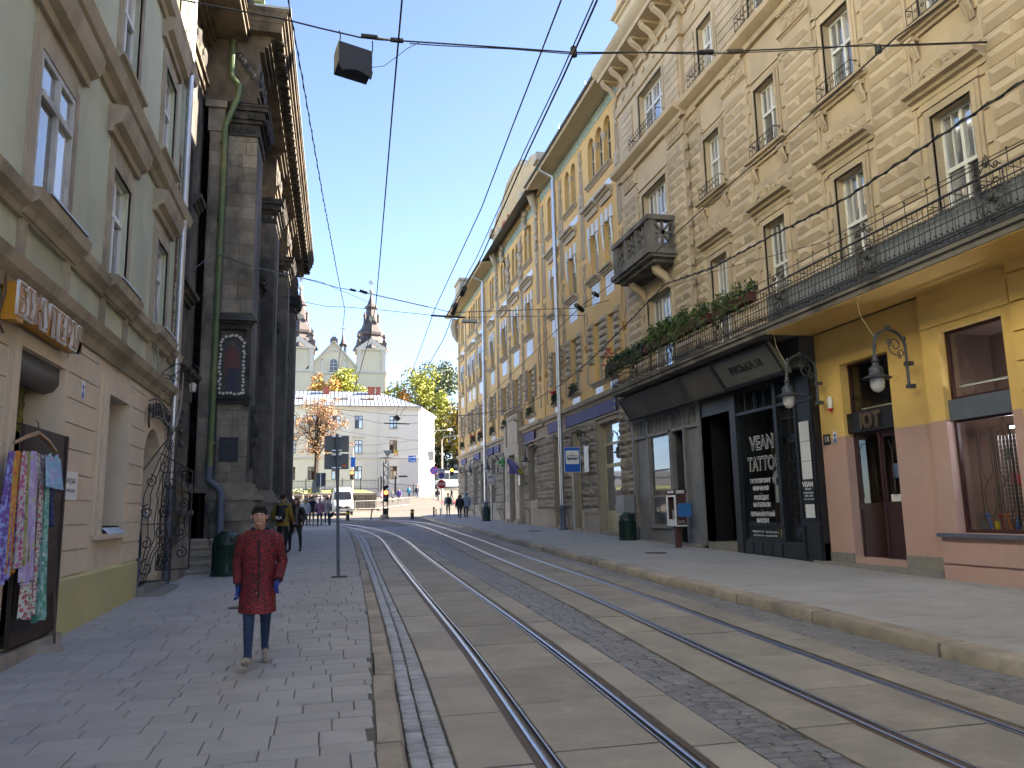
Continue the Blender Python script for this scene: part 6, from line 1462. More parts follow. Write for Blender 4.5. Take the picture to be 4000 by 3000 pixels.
PLQ = thing('memorial_plaque', 'dark bronze plaque with raised lines on the church pilaster below the painting', 'plaque', TI(-2.59, 3.4, .03))
m = MB(TI); m.box(-2.84, -2.34, 3.14, 3.8, .022, .05); m.box(-2.80, -2.38, 3.19, 3.75, .05, .06); m.build('plate', plain('bronze', (.018, .02, .028), .45, .4), PLQ)
m = MB(TI)
for k in range(8): m.box(-2.74, -2.44, 3.25 + .05 * k, 3.262 + .05 * k, .06, .066); m.cut()
m.box(-2.72, -2.48, 3.66, 3.71, .06, .07); m.cut(); m.each('raised_line', plain('bronze_line', (.04, .045, .055), .4, .4), PLQ)
m = MB(TC); m.box(23.2, 23.6, 3.0, 3.5, .0, .1); m.box(23.15, 23.7, 3.5, 4.6, 0, .07); m.ball((23.4, 4.1, .08), (.18, .3, .12), 8, 6); m.ball((23.4, 3.75, .08), (.2, .14, .1), 8, 6); m.box(23.2, 23.6, 4.6, 4.75, 0, .12); m.build('side_relief', MT['churchdk'], CH, smooth=50)
# green rain pipe
pp = [(-2.12, 22.2, 16.9), (-2.2, 22.2, 16.3), (-2.75, 22.2, 15.75), (-2.86, 22.2, 15.5), (-2.86, 22.2, 14.3), (-2.62, 22.15, 13.95), (-2.66, 22.12, 13.6), (-2.98, 22.2, 12.75), (-3.03, 22.25, 2.9)]
GP = thing('rain_pipe', 'long green painted rain pipe zigzagging down beside the church icon', 'rain pipe', (-3.0, 22.2, .3))
m = MB(); m.tube(pp, .085, 10); m.build('pipe', MT['copper'], GP, smooth=35)
m = MB(); m.tube([(-3.03, 22.25, 3.0), (-3.03, 22.25, 2.62), (-2.74, 22.05, 2.4), (-2.68, 22.02, 2.25), (-2.68, 22.02, .3)], .092, 10); m.build('lower_pipe', MT['bluegrey'], GP, smooth=35)
m = MB()
for z in (3.6, 5.5, 7.6, 9.9, 12.2): m.lathe([(.1, z), (.1, z + .05)], (-3.01, 22.22, 0), 10); m.cut()
m.each('pipe_band', MT['copper'], GP, smooth=50)
# stairs to the portal
stp = thing('church_steps', 'worn stone steps climbing to the church portal behind the green bin', 'steps', (-3.1, 20.5, .2))
for k in range(5):
    m = MB(); z0 = .26 + .17 * k; y0 = 20.0 + .34 * k
    m.box(-3.6, -2.68 - .03 * (k > 0), y0, y0 + (.36 if k < 4 else 1.0), .1, z0 + .11); m.box(-3.6, -2.66 - .03 * (k > 0), y0 - .035, y0 + (.36 if k < 4 else 1.0), z0 + .115, z0 + .168)
    m.build('step', MT['kerb'], stp)
m = MB(); m.box(-3.62, -3.12, 18.45, 19.9, 0, 1.72); m.box(-3.7, -3.04, 18.42, 19.98, 1.72, 1.82); m.box(-3.62, -3.14, 18.47, 19.85, 1.82, 2.25); m.box(-3.7, -3.06, 18.43, 19.95, 2.25, 2.42)
tag(m.build('stone_pier', MT['churchst']), 'pale stone pier at the left foot of the church steps', 'pier')
m = MB()
for x in (-3.42, -2.74):
    pts = [(x, 19.95, .95), (x, 20.0, 1.22), (x, 20.5, 1.6), (x, 21.5, 2.02)] if x < -3 else [(x, 20.4, 1.15), (x - .02, 20.8, 1.5), (x - .3, 21.8, 2.0), (x - .3, 22.0, 2.0)]
    m.tube(pts, .026, 6)
    for k in (1, 2): m.tube([pts[k], (pts[k][0], pts[k][1], pts[k][2] - .55)], .012, 5)
    m.cut()
HR = thing('handrail', 'pair of dark metal handrails beside the church steps', 'handrail', (-3.1, 20.5, .3))
m.each('rail', MT['iron'], HR, smooth=50)
# ------------------------------------------------------------------ beyond the square
MT['wbld'] = M('white_render', (.62, .58, .51), .88, v=.05, vs=.6, c2=(.52, .49, .45), a2=.5, s2=.15, bump=.08, bs=20)
MT['wtrim'] = M('pale_trim', (.55, .52, .47), .85, v=.05, vs=1, bump=.05)
MT['chimney'] = M('chimney_brick', (.30, .085, .055), .9, v=.2, vs=2, bump=.1)
MT['grass'] = M('grass_bank', (.12, .14, .035), .95, v=.3, vs=1.2, c2=(.19, .17, .06), a2=.7, s2=.5, bump=.6, bs=8)
MT['rwall'] = M('rubble_stone', (.20, .165, .125), .95, v=.25, vs=1.5, brick=(.7, .3, .03, (.15, .125, .095), (.09, .075, .06), (0, 2)), bump=.6, bs=6)
WB = thing('white_building', 'long white three storey building with a grey seamed metal roof beyond the square', 'building', (4, 125, 5))
TW = lambda u, v, w: (u, 125 - w, v)
wx = [10.35, 4.9, 1.45, -2.15, -5.2, -8.6, -12]
ops = [(x - .6, x + .6, z, z + 2.05) for x in wx for z in (7.0, 11.1, 15.0)]
wall(TW, 'front_wall', MT['wbld'], WB, -16, 14.4, 3.5, 18.5, ops, .25)
dS = Vector((18.6 - 14.4, 138 - 125)); LS = dS.length; dS.normalize()
TS_ = lambda u, v, w: (14.4 + dS.x * u + dS.y * w, 125 + dS.y * u - dS.x * w, v)
so_ = [(1.3 + 3.1 * k, 2.3 + 3.1 * k, z, z + 2.1) for k in range(4) for z in (7.0, 11.1, 15.0)]
wall(TS_, 'side_wall', MT['wbld'], WB, 0, LS, 3.5, 18.5, so_, .25)
m = MB(TW); m.box(-16, 14, 3.5, 18.3, -11, -.6); m.build('sun_block_core', MT['wbld'], WB)  # inner block added so that no sun passes through the building
MT['wfr'] = plain('brown_window_frame', (.10, .045, .03), .6)
for a, b, c, d in ops: window(TW, WB, a, b, c, d, -.2, 2, .66, fm=MT['wfr'], gm=[MT['glass'], MT['glassd'], MT['glassw']], fw=.1)
for a, b, c, d in so_: window(TS_, WB, a, b, c, d, -.2, 2, .66, fm=MT['wfr'], gm=[MT['glass'], MT['glassd']], fw=.1)
m = MB(TW)
moulding(m, -16, 14.75, 17.9, CORN(.6, .5)); m.cut(); moulding(m, -16, 14.5, 10.1, CORN(.25, .2)); m.cut(); m.box(-16, 14.45, 3.5, 6.0, 0, .08); m.cut()
for x in wx:
    moulding(m, x - .95, x + .95, 13.5, CORN(.2, .22)); m.cut(); m.box(x - .8, x + .8, 10.95, 11.08, 0, .14); m.cut(); m.box(x - .8, x + .8, 14.85, 14.98, 0, .14); m.cut()
for k in range(9): m.box(5.8, 9.3, 6.2 + .42 * k, 6.57 + .42 * k, 0, .03); m.cut(); m.box(11.4, 14.4, 6.2 + .42 * k, 6.57 + .42 * k, 0, .03); m.cut()
m.each('trim', MT['wtrim'], WB)
m = MB(TS_); moulding(m, -.3, LS, 17.9, CORN(.6, .5)); m.cut(); moulding(m, 0, LS, 10.1, CORN(.25, .2)); m.cut(); m.each('trim', MT['wtrim'], WB)
R0, R1, R2, R3 = (-16, 124.4, 18.5), (14.9, 124.4, 18.5), (8.5, 131, 21.75), (-16, 131, 21.75); R4 = (19.1, 138.2, 18.5)
m = MB(); m.add([R0, R1, R2, R3, R4, (-16, 138, 18.5)], [(0, 1, 2, 3), (1, 4, 2), (3, 2, 4, 5)]); RF = m.build('roof', MT['zinc'], WB)
m = MB(); x = -15.5
while x < 14.6:
    t1 = 1.0 if x < 8.5 else max(0.02, (14.9 - x) / 6.4); xe = x
    m.tube([(x, 124.42, 18.54), (xe, 124.4 + 6.6 * t1, 18.54 + 3.25 * t1)], .035, 3); x += .62
for k in range(9): t = (k + 1) / 10; m.tube([tuple(Vector(R1) + (Vector(R4) - Vector(R1)) * t + Vector((0, 0, .03))), tuple(Vector(R2) + (Vector(R4) - Vector(R2)) * t * 0 + (Vector(R1) + (Vector(R4) - Vector(R1)) * t - Vector(R2)) * .15 + Vector((0, 0, .05)))], .035, 3)
m.tube([R0[:2] + (18.5,), R1], .09, 5); m.tube([R3, R2], .08, 5); m.tube([R1, R2], .06, 4)
m.build('roof_seams', MT['bluegrey'], RF, kind='stuff')
for i, (x, w) in enumerate(((-.15, .95), (7.1, 1.1), (8.25, .6))):
    m = MB(); m.box(x - w / 2, x + w / 2, 129.6, 130.5, 20.6, 22.3); m.box(x - w / 2 - .07, x + w / 2 + .07, 129.5, 130.6, 22.3, 22.42); m.build('chimney', MT['chimney'], RF)
for x in (1.75, 2.8, 5.95, 6.95, -4.2):
    T = lambda a, b, c, x=x: (x + a, 127.6 + b * .9 - c * .44, 20.08 + b * .44 + c * .9)
    m = MB(T); m.box(-.48, .48, -.4, .4, 0, .14); f = m.build('skylight', MT['wfr'], RF); m = MB(T); m.box(-.38, .38, -.3, .3, .14, .16); m.build('pane', MT['glass'], f)
m = MB(); m.tube([(8.0, 124.8, 18.4), (8.0, 124.8, 5)], .07, 6); m.build('rain_pipe', MT['wtrim'], WB)
NP = MB(TW); NP.box(11.2, 12.6, 7.3, 7.55, .04, .07); NP.build('street_plate', MT['black'], WB)
# twin towered church on the hill
FC = thing('baroque_church', 'cream twin towered church with dark copper spires on the hill behind the white building', 'church', (2, 190, 20))
MT['fch'] = M('cream_church_render', (.60, .53, .37), .88, v=.05, vs=.3, c2=(.46, .42, .31), a2=.5, s2=.12, bump=.05)
MT['fcw'] = M('pale_pilaster', (.56, .52, .42), .88, v=.05, vs=.4, bump=.05)
MT['spire'] = M('dark_copper_roof', (.075, .060, .058), .55, v=.2, vs=.5, bump=.1, bs=5)
TF = lambda u, v, w: (u, 190 - w, v)
gcx = 1.35
m = MB(TF); m.prism([(-11, 12), (14, 12), (14, 36), (8, 36), (gcx, 43.1), (gcx - 6.7, 35.4), (-11, 35.4)], -14, 0); m.build('nave_wall', MT['fch'], FC)
m = MB(TF)
for a, b in (((gcx - 6.9, 35.2), (gcx, 43.0)), ((gcx, 43.0), (gcx + 6.7, 35.4))):
    d = Vector((b[0] - a[0], b[1] - a[1])).normalized(); n = Vector((-d.y, d.x)) * .3; m.prism([(a[0], a[1]), (b[0], b[1]), (b[0] + n.x, b[1] + n.y), (a[0] + n.x, a[1] + n.y)], -14, .5)
    m.cut()
moulding(m, -11, 14, 34.6, CORN(.8, .7)); m.cut(); moulding(m, -11, 14, 28, CORN(.8, .7)); m.cut(); m.box(-4, 6.6, 35.4, 35.8, 0, .3); m.cut()
for x in (-3.2, 0, 2.5, 5.8): m.box(x - .5, x + .5, 29, 34.6, 0, .3); m.cut()
for x in (gcx - 3, gcx + 2.3): m.box(x, x + .7, 35.6, 38.6, 0, .25); m.cut()
r = 2.9
for k in range(10): t0, t1 = pi * k / 10, pi * (k + 1) / 10; m.prism([(gcx + (r - .4) * cos(t0), 38.4 + (r - .4) * sin(t0)), (gcx + r * cos(t0), 38.4 + r * sin(t0)), (gcx + r * cos(t1), 38.4 + r * sin(t1)), (gcx + (r - .4) * cos(t1), 38.4 + (r - .4) * sin(t1))], 0, .25)
m.cut(); m.each('trim', MT['fcw'], FC)
def arched_win(cx, z0, z1, w, mat, surround=MT['fcw']):
    m = MB(TF); m.prism(archpoly(cx - w / 2 - .35, cx + w / 2 + .35, z0 - .3, z1 + .4), .02, .3); f = m.build('window_surround', surround, FC)
    m = MB(TF); m.prism(archpoly(cx - w / 2, cx + w / 2, z0, z1), .3, .33); f2 = m.build('window', mat, FC)
    m = MB(TF); m.box(cx - .06, cx + .06, z0, z1 - .1, .33, .4)
    for k in (.3, .6): m.box(cx - w / 2, cx + w / 2, z0 + (z1 - z0) * k, z0 + (z1 - z0) * k + .12, .33, .4)
    m.build('glazing_bar', surround, f2)
arched_win(gcx, 35.9, 38.7, 1.7, MT['bluegrey'])
MT['shut'] = plain('green_shutter', (.12, .26, .22), .7); MT['shutg'] = plain('grey_louvre', (.30, .28, .22), .8)
for cx, wm in ((10.3, MT['shutg']), (-6.8, MT['shut'])):
    h_ = 3.4
    m = MB(TF); m.box(cx - h_, cx + h_, 14, 41.5, -6.8, .5); m.build('tower_wall', MT['fch'], FC)
    m = MB(TF)
    for x in (cx - h_, cx + h_ - .95): m.box(x, x + .95, 36, 41.0, .5, .75); m.cut(); m.box(x - .12, x + 1.07, 40.2, 41.0, .5, .85); m.cut()
    m.box(cx - h_ - .35, cx + h_ + .35, 41.0, 41.5, -7.1, 1.0); m.cut(); m.box(cx - h_ - .2, cx + h_ + .2, 35.5, 36.0, -7, .8); m.cut()
    m.prism([(cx - h_ - .2, 41.5), (cx + h_ + .2, 41.5), (cx, 44.1)], .2, .9); m.cut()
    m.add([(cx + h_ + .4, 41.5, -7), (cx + h_ + .4, 41.5, .8), (cx + h_ + .4, 44.1, -3.1), (cx + h_ - .4, 44.1, -3.1)], [(0, 1, 2), (0, 2, 3), (1, 3, 2)]); m.cut()
    m.each('trim', MT['fcw'], FC); arched_win(cx, 37.4, 39.9, 1.9, wm)
    m = MB(); cy = 192.9
    m.lathe([(4.5, 41.5), (3.9, 42.6), (3.0, 44.3), (2.85, 44.9), (3.25, 45.3), (3.4, 45.9), (3.1, 46.5), (2.4, 47.2), (1.95, 48.4), (1.5, 50.3), (1.25, 51.9), (1.2, 52.3), (1.65, 52.5), (1.65, 52.75), (1.1, 53.2), (.75, 54.0), (.4, 55.2), (.2, 56.4)], (cx, cy, 0), 8); sp_ = m.build('spire', MT['spire'], FC, smooth=25)
    m = MB(); m.ball((cx, cy, 56.9), .55, 8, 6); m.tube([(cx, cy, 57.2), (cx, cy, 60.2)], .09, 5); m.tube([(cx - .9, cy, 59.2), (cx + .9, cy, 59.2)], .09, 5)
    for a in range(4): m.tube([(cx, cy, 59.2), (cx + .7 * cos(pi / 4 + a * pi / 2), cy, 59.2 + .7 * sin(pi / 4 + a * pi / 2))], .05, 4)
    m.tube([(cx + .6 * cos(2 * pi * i / 12), cy, 59.2 + .6 * sin(2 * pi * i / 12)) for i in range(12)], .05, 4, close=True); m.build('cross', MT['shutg'], sp_)
    for sx, sy in ((-1, -1), (1, -1), (1, 1)):
        m = MB(); x, yy = cx + sx * 3.1, cy + sy * 3.1; m.box(x - .55, x + .55, yy - .55, yy + .55, 41.5, 43.1); m.lathe([(.3, 43.1), (.5, 43.5), (.25, 44), (.5, 44.5), (.3, 45.0), (0, 45.3)], (x, yy, 0), 6); m.build('corner_urn', MT['spire'], FC)
        m = MB(); x, yy = cx + sx * 1.65, cy + sy * 1.65; m.lathe([(.3, 48.4), (.3, 50), (.45, 50.1), (.1, 50.8), (.12, 51), (0, 51.3)], (x, yy, 0), 6); m.build('pinnacle', MT['spire'], sp_)
    m = MB(); m.lathe([(.6, -.2), (.6, .1), (.45, .12), (.42, 0), (0, 0)], (0, 0, 0), 10); m.v = [(cx + p[0], cy - 2.0 - p[2], 49.4 + p[1] * 1.4) for p in m.v]; m.build('round_window', MT['shutg'], sp_)
m = MB(); cx, cy = 3.6, 196
m.lathe([(1.5, 38.8), (1.6, 39.5), (1.0, 40.2), (.8, 40.6), (1.0, 40.8)], (cx, cy, 0), 8); m.lathe([(1.05, 43.2), (1.15, 43.4), (.6, 44.1), (.2, 45.5), (.1, 46.2)], (cx, cy, 0), 8)
for a in range(6): m.tube([(cx + .75 * cos(a * pi / 3), cy + .75 * sin(a * pi / 3), 40.7), (cx + .75 * cos(a * pi / 3), cy + .75 * sin(a * pi / 3), 43.3)], .16, 5)
m.tube([(cx, cy, 46), (cx, cy, 48.6)], .08, 4); m.tube([(cx - .6, cy, 47.9), (cx + .6, cy, 47.9)], .08, 4); m.build('roof_lantern', MT['spire'], FC, smooth=30)
m = MB(TF); m.box(gcx - .9, gcx + .9, 43, 43.9, -2, 0); m.box(gcx - .5, gcx + .5, 43.9, 44.3, -1.5, 0); m.tube([(gcx, 44.2, -.5), (gcx, 46.2, -.5)], .06, 4); m.build('gable_cap', MT['spire'], FC)
# trees
def leafmat(nm, a, b, c): return M('foliage_' + nm, a, .65, v=.3, vs=.9, c2=b, a2=.85, s2=.35, c3=c, a3=.7, s3=.9, bump=0)
LM = {'lime': leafmat('lime', (.28, .29, .035), (.18, .22, .03), (.34, .30, .04)), 'gold': leafmat('gold', (.29, .22, .022), (.18, .18, .025), (.32, .19, .02)), 'green': leafmat('green', (.075, .10, .035), (.12, .14, .04), (.055, .08, .03)), 'orange': leafmat('orange', (.32, .16, .025), (.26, .2, .03), (.24, .1, .02)), 'rust': leafmat('rust', (.34, .185, .085), (.22, .115, .05), (.40, .24, .12)), 'dark': leafmat('dark', (.025, .04, .014), (.05, .065, .018), (.08, .08, .02))}
MT['bark'] = M('bark', (.035, .026, .02), .95, v=.3, vs=2, bump=.5, bs=10)
def tree(label, x, y, z0, top, rx, rz, mat, n, size, seed, clumps=16, group=None, ry=None, sparse=0):
    rnd = random.Random(seed); root = thing('tree', label, 'tree', (x, y, z0), group=group)
    m = MB(); zc = top - rz; ends = []
    m.tube([(x, y, z0 - .4), (x + .1, y, z0 + (zc - z0) * .5), (x, y, zc), (x + .2, y, top - rz * .4)], [.03 * (top - z0), .024 * (top - z0), .016 * (top - z0), .05], 6)
    cl = []
    for k in range(clumps):
        while True:
            p = Vector((rnd.uniform(-1, 1), rnd.uniform(-1, 1), rnd.uniform(-1, 1)))
            if .25 < p.length < .92: break
        c = Vector((x + p.x * rx, y + p.y * (ry or rx), zc + p.z * rz)); cl.append((c, rnd.uniform(.26, .46)))
        b = Vector((x, y, z0 + (zc - z0) * rnd.uniform(.45, 1.0))); mid = (b + c) / 2 + Vector((rnd.uniform(-.3, .3), 0, rnd.uniform(-.2, .5)))
        m.tube([tuple(b), tuple(mid), tuple(c)], [.009 * (top - z0), .006 * (top - z0), .02], 4)
        if sparse:
            for _ in range(sparse): e = c + Vector((rnd.gauss(0, 1), rnd.gauss(0, 1), rnd.gauss(0, .8))) * rx * .22; m.tube([tuple(mid), tuple((mid + e) / 2 + Vector((0, 0, .15))), tuple(e)], [.035, .025, .01], 3); cl.append((e, .12))
    m.build('trunk', MT['bark'], root)
    m = MB(); per = n // len(cl)
    for c, s in cl: leaves(m, c, (rx * s, (ry or rx) * s, rz * s * .85), per, size, rnd)
    m.build('crown', mat, root)
tree('low golden green tree crown just behind the left of the seamed roof', -.5, 146, 12, 27.2, 3.2, 4, LM['orange'], 2400, .3, 1)
tree('yellow green tree crown rising behind the middle of the seamed roof', 4.2, 150, 12, 28.4, 4.6, 5.5, LM['lime'], 4200, .32, 2)
tree('yellow green tree crown rising behind the right chimneys', 9.6, 151, 12, 28.0, 4.4, 5.5, LM['lime'], 4200, .32, 3)
tree('bright lime tree standing right of the seamed roof', 17.6, 152, 8, 29.4, 5.2, 7.2, LM['lime'], 6500, .34, 4, 22)
tree('tall dark green tree behind the lime tree, beside the ochre building', 24.5, 172, 10, 36.5, 6.0, 8.5, LM['green'], 6000, .36, 5, 20)
tree('golden yellow tree between the lime tree and the ochre building', 24.2, 146, 7, 26.0, 5.2, 7.5, LM['gold'], 6500, .33, 6, 22)
tree('small orange tree peeping over the right end of the seamed roof', 14.6, 148, 8, 24.4, 2.6, 3.2, LM['orange'], 1800, .28, 7, 10)
tree('dark evergreen mass low behind the bus', 21.5, 156, 7, 17.5, 5.5, 5.2, LM['dark'], 5000, .34, 8, 18)
tree('dark leafy tree low between the white building and the street lamps', 26.5, 150, 7, 19, 4.5, 6, LM['dark'], 4200, .34, 9, 16)
tree('bare branched tree with sparse rust brown leaves in front of the white building', -1.4, 113, 4.9, 18.6, 4.1, 4.9, LM['rust'], 5200, .15, 10, 26, sparse=5)
tree('leafy green tree left of the square, mirrored in the shop windows', -16, 66, 1.3, 13, 4.5, 4.8, LM['lime'], 2200, .3, 31); tree('second leafy tree left of the square, behind the church', -27, 86, 2, 16, 5.5, 6, LM['green'], 2200, .35, 32)
m = MB(); m.box(-70, -38, 60, 120, 0, 15); m.box(-71, -37, 59, 121, 15, 15.5)
for k in range(9):
    for z in (3, 7, 11): m.box(-38, -37.9, 63 + 6 * k, 64.4 + 6 * k, z, z + 2.3)
tag(m.build('plain_building', MT['wbld']), 'pale building closing the left side of the square behind the church', 'building')
# terrace with lawn, retaining wall, shrubs
def terr(x, y): return 3.9 + (y - 88) * .042
sheet('lawn', -60, 5.6, 88, 126, terr, MT['grass'], 2, 8)
sheet('pavement', 5.6, 14.6, 84, 126, lambda x, y: gz(y) + min(.15, (y - 84) * .05), MT['square'], 2, 6, 'sunlit pavement in front of the white building beyond the square')
RWL = thing('retaining_wall', 'long rubble retaining wall under the lawn beyond the square', 'wall', (-10, 88, 2))
m = MB(); m.box(-60, 5.3, 87.6, 88.1, 1.5, 3.72); m.build('wall', MT['rwall'], RWL); m = MB(); m.box(-60, 5.5, 87.5, 88.2, 3.722, 3.95); m.build('coping', MT['kerb'], RWL); m = MB(); m.box(5.0, 5.5, 88.1, 97, 1.8, 3.9); m.build('return_wall', MT['rwall'], RWL)
rr = random.Random(2)
for i, (x, y, s) in enumerate(((-4.2, 90, 1.0), (-3.0, 91, .8), (-1.2, 90, .9), (1.2, 91, .7), (-6.5, 92, 1.0))):
    root = thing('shrub', ['silvery round shrub leftmost on the lawn bank', 'small silvery shrub on the lawn bank by its larger neighbour', 'low yellow green shrub on the bank behind the far sign backs', 'low shrub on the bank beside the white van', 'shrub on the lawn bank half hidden by the church'][i], 'shrub', (x, y, terr(x, y)), group='shrubs on the lawn bank')
    m = MB(); leaves(m, (x, y, terr(x, y) + .3 * s), (.9 * s, .6, .5 * s), 420, .12, rr); m.build('foliage', LM['lime'] if i > 1 else M('silver_leaf%d' % i, (.22, .24, .15), .7, v=.3, vs=2, bump=0), root); m = MB(); m.tube([(x, y, terr(x, y) - .1), (x, y, terr(x, y) + .4)], .05, 5); m.build('stem', MT['bark'], root)
def fence(label, x0, x1, y, zf, hgt, step, cat='fence'):
    root = thing('railing', label, cat, ((x0 + x1) / 2, y, zf((x0 + x1) / 2)))
    m = MB()
    for k in (.12, .86): m.tube([(x0, y, zf(x0) + hgt * k), (x1, y, zf(x1) + hgt * k)], .03, 4)
    m.build('rail', MT['iron'], root, kind='stuff'); m = MB(); x = x0; i = 0
    while x <= x1:
        m.tube([(x, y, zf(x)), (x, y, zf(x) + hgt)], .016, 3); x += step
    m.build('bars', MT['iron'], root, kind='stuff'); x = x0
    while x <= x1 + .01:
        m = MB(); m.box(x - .05, x + .05, y - .05, y + .05, zf(x) - .3, zf(x) + hgt * 1.06); m.ball((x, y, zf(x) + hgt * 1.1), .07, 6, 4); m.build('post', MT['iron'], root); x += 2.6
zf = lambda x: 5.15
fence('black spiked iron fence along the lawn before the white building', -8, 7.6, 118, zf, 1.6, .19); fence('short black iron fence right of the white building gate', 10.2, 13.4, 118, lambda x: 4.9 - (x - 10) * .1, 1.25, .19)
m = MB()
for x in (8.0, 10.1): m.box(x - .12, x + .12, 117.9, 118.1, 4.4, 7.0); m.ball((x, 118, 7.1), .14, 6, 5)
m.tube([(8.1, 118, 6.6), (9.1, 118, 6.2), (10, 118, 5.9)], .04, 4)
for k in range(8): m.tube([(8.25 + .24 * k, 118, 4.6), (8.25 + .24 * k, 118, 6.5 - .07 * k)], .02, 3)
tag(m.build('garden_gate', MT['iron']), 'black iron gate with tall posts in the fence of the white building', 'gate')
def barrier(label, pts, hgt, mat):
    root = thing('pedestrian_barrier', label, 'barrier', pts[0])
    m = MB()
    for k in (.15, 1): m.tube([(p[0], p[1], p[2] + hgt * k) for p in pts], .028, 4)
    m.build('rail', mat, root, kind='stuff'); m = MB()
    for a, b in zip(pts[:-1], pts[1:]):
        L = (Vector(b) - Vector(a)).length; n = int(L / .16)
        for i in range(n): q = Vector(a) + (Vector(b) - Vector(a)) * i / n; m.tube([(q.x, q.y, q.z + .15 * hgt), (q.x, q.y, q.z + hgt)], .014, 3)
    m.build('bars', mat, root, kind='stuff')
    for p in pts: m = MB(); m.tube([(p[0], p[1], p[2] - .1), (p[0], p[1], p[2] + hgt + .06)], .04, 5); m.build('post', mat, root)
MT['barr'] = M('pale_barrier_paint', (.42, .40, .36), .5, metal=.3, bump=0)
barrier('pale steel pedestrian railing curving along the far kerb behind the lattice mast', [(3.0, 84, 2.05), (5.2, 85, 2.1), (6.6, 86.5, 2.2), (8.0, 88.5, 2.35), (9.5, 91, 2.5)], .95, MT['barr'])
barrier('pale steel railing climbing beside the zebra crossing near the bus', [(15.2, 112, 3.5), (16.5, 118, 3.8), (17.6, 124, 4.2)], 1.2, MT['barr'])
m = MB()
for k in range(6): m.mi = k % 2; m.box(12.6 + .8 * k, 13.35 + .8 * k, 104, 108, 0, .01)
m.v = [(p[0], p[1], gz(p[1]) + .02 + p[2]) for p in m.v]; m.build('crossing_marking', [MT['sign_white'], MT['sign_red']], kind='structure', label='red and white zebra crossing on the far road')
# coach
BS = thing('coach', 'white coach with dark windows parked across the far street', 'bus', (23.6, 140, 5.75))
TB = lambda a, b, c: (17.9 + a, 139 + b, 5.75 + c)
m = MB(TB); pf = [(0, .45), (12, .45), (12, 3.0), (11.8, 3.25), (1.0, 3.25), (.35, 2.6), (.05, 1.5)]
m.add([(a, 0, c) for a, c in pf] + [(a, 2.5, c) for a, c in pf], [tuple(range(7)), tuple(range(7, 14))[::-1]] + [(i, (i + 1) % 7, 7 + (i + 1) % 7, 7 + i)[::-1] for i in range(7)]); m.build('body', MT['white'], BS)
for k in range(6):
    m = MB(TB); a = 1.9 + 1.68 * k; m.box(a, a + 1.6, -.02, 0, 1.75, 2.85); m.build('window', MT['glassd'], BS)
m = MB(TB); m.box(.5, 1.75, -.02, 0, 1.6, 2.7); m.build('window', MT['glassd'], BS); m = MB(TB); m.add([(.30, 0, 2.55), (.02, 0, 1.5), (.02, 2.5, 1.5), (.30, 2.5, 2.55)], [(0, 1, 2, 3)]); m.build('windscreen', MT['glassd'], BS)
whl = MB(); whl.lathe([(.45, -.14), (.48, -.1), (.48, .1), (.45, .14), (.28, .14), (.24, .08), (0, .08)], (0, 0, 0), 16, 'b')
for a in (1.5, 9.2):
    m = MB(TB); n0 = len(m.v); q = MB(); q.lathe([(.46, -.12), (.48, 0), (.46, .12)], (0, 0, 0), 16); m.add([(a + p[0], .02 + p[2], .48 + p[1]) for p in q.v], q.f); m.build('wheel', MT['black'], BS)
    m = MB(TB); q = MB(); q.lathe([(.26, -.12), (.24, -.15), (0, -.15)], (0, 0, 0), 12); m.add([(a + p[0], .0 + p[2] * .9, .48 + p[1]) for p in q.v], q.f); m.build('hub', MT['barr'], BS)
# white van
VN = thing('van', 'white delivery van with raised roof facing the street at the square', 'van', (1.6, 76.3, 1.6))
zb = gz(76.5); TV = lambda a, b, c: (1.6 + a, 75.4 + b, zb + c)
def loft(m, secs):
    n = len(secs[0])
    for s in secs: m.v += s
    for i in range(len(secs) - 1):
        for j in range(n): m.f.append((i * n + j, i * n + (j + 1) % n, (i + 1) * n + (j + 1) % n, (i + 1) * n + j)); m.m.append(0)
    m.f += [tuple(range(n))[::-1], tuple(range((len(secs) - 1) * n, len(secs) * n))]; m.m += [0, 0]
def vsec(b, w, z0, z1, wt): return [(-w, b, z0), (w, b, z0), (w, b, z0 + (z1 - z0) * .55), (wt, b, z1 - .08), (wt - .12, b, z1), (-wt + .12, b, z1), (-wt, b, z1 - .08), (-w, b, z0 + (z1 - z0) * .55)]
m = MB(TV); loft(m, [vsec(0, .86, .3, .82, .78), vsec(.12, .93, .28, .98, .84), vsec(.75, .96, .28, 1.25, .88), vsec(.95, .97, .28, 1.38, .88), vsec(1.45, .97, .28, 2.2, .82), vsec(1.75, .97, .28, 2.48, .80), vsec(2.6, .98, .28, 2.6, .84), vsec(5.6, .98, .28, 2.6, .84)]); m.build('body', M('van_white', (.62, .62, .60), .3, v=.04, vs=2, bump=0), VN, smooth=30)
m = MB(TV); m.add([(-.84, .985, 1.45), (.84, .985, 1.45), (.74, 1.40, 2.17), (-.74, 1.40, 2.17)], [(0, 1, 2, 3)]); m.v = [(p[0], p[1] - .03, p[2] + .02) for p in m.v]; m.build('windscreen', MT['glassd'], VN)
m = MB(TV); m.box(-.55, .55, -.03, .1, .62, .80); m.build('grille', MT['black'], VN)
m = MB(TV); m.box(-.93, .93, -.06, .2, .28, .58); m.build('bumper', MT['barr'], VN)
m = MB(TV); m.box(-.27, .27, -.08, -.06, .42, .53); m.build('number_plate', MT['sign_white'], VN)
m = MB(TV); m.tube([(.1 * cos(2 * pi * i / 14), -.05, .72 + .1 * sin(2 * pi * i / 14)) for i in range(14)], .013, 4, close=True)
for k in range(3): a = pi / 2 + 2 * pi * k / 3; m.tube([(0, -.05, .72), (.1 * cos(a), -.05, .72 + .1 * sin(a))], .012, 4)
m.build('star_badge', MT['galv'], VN)
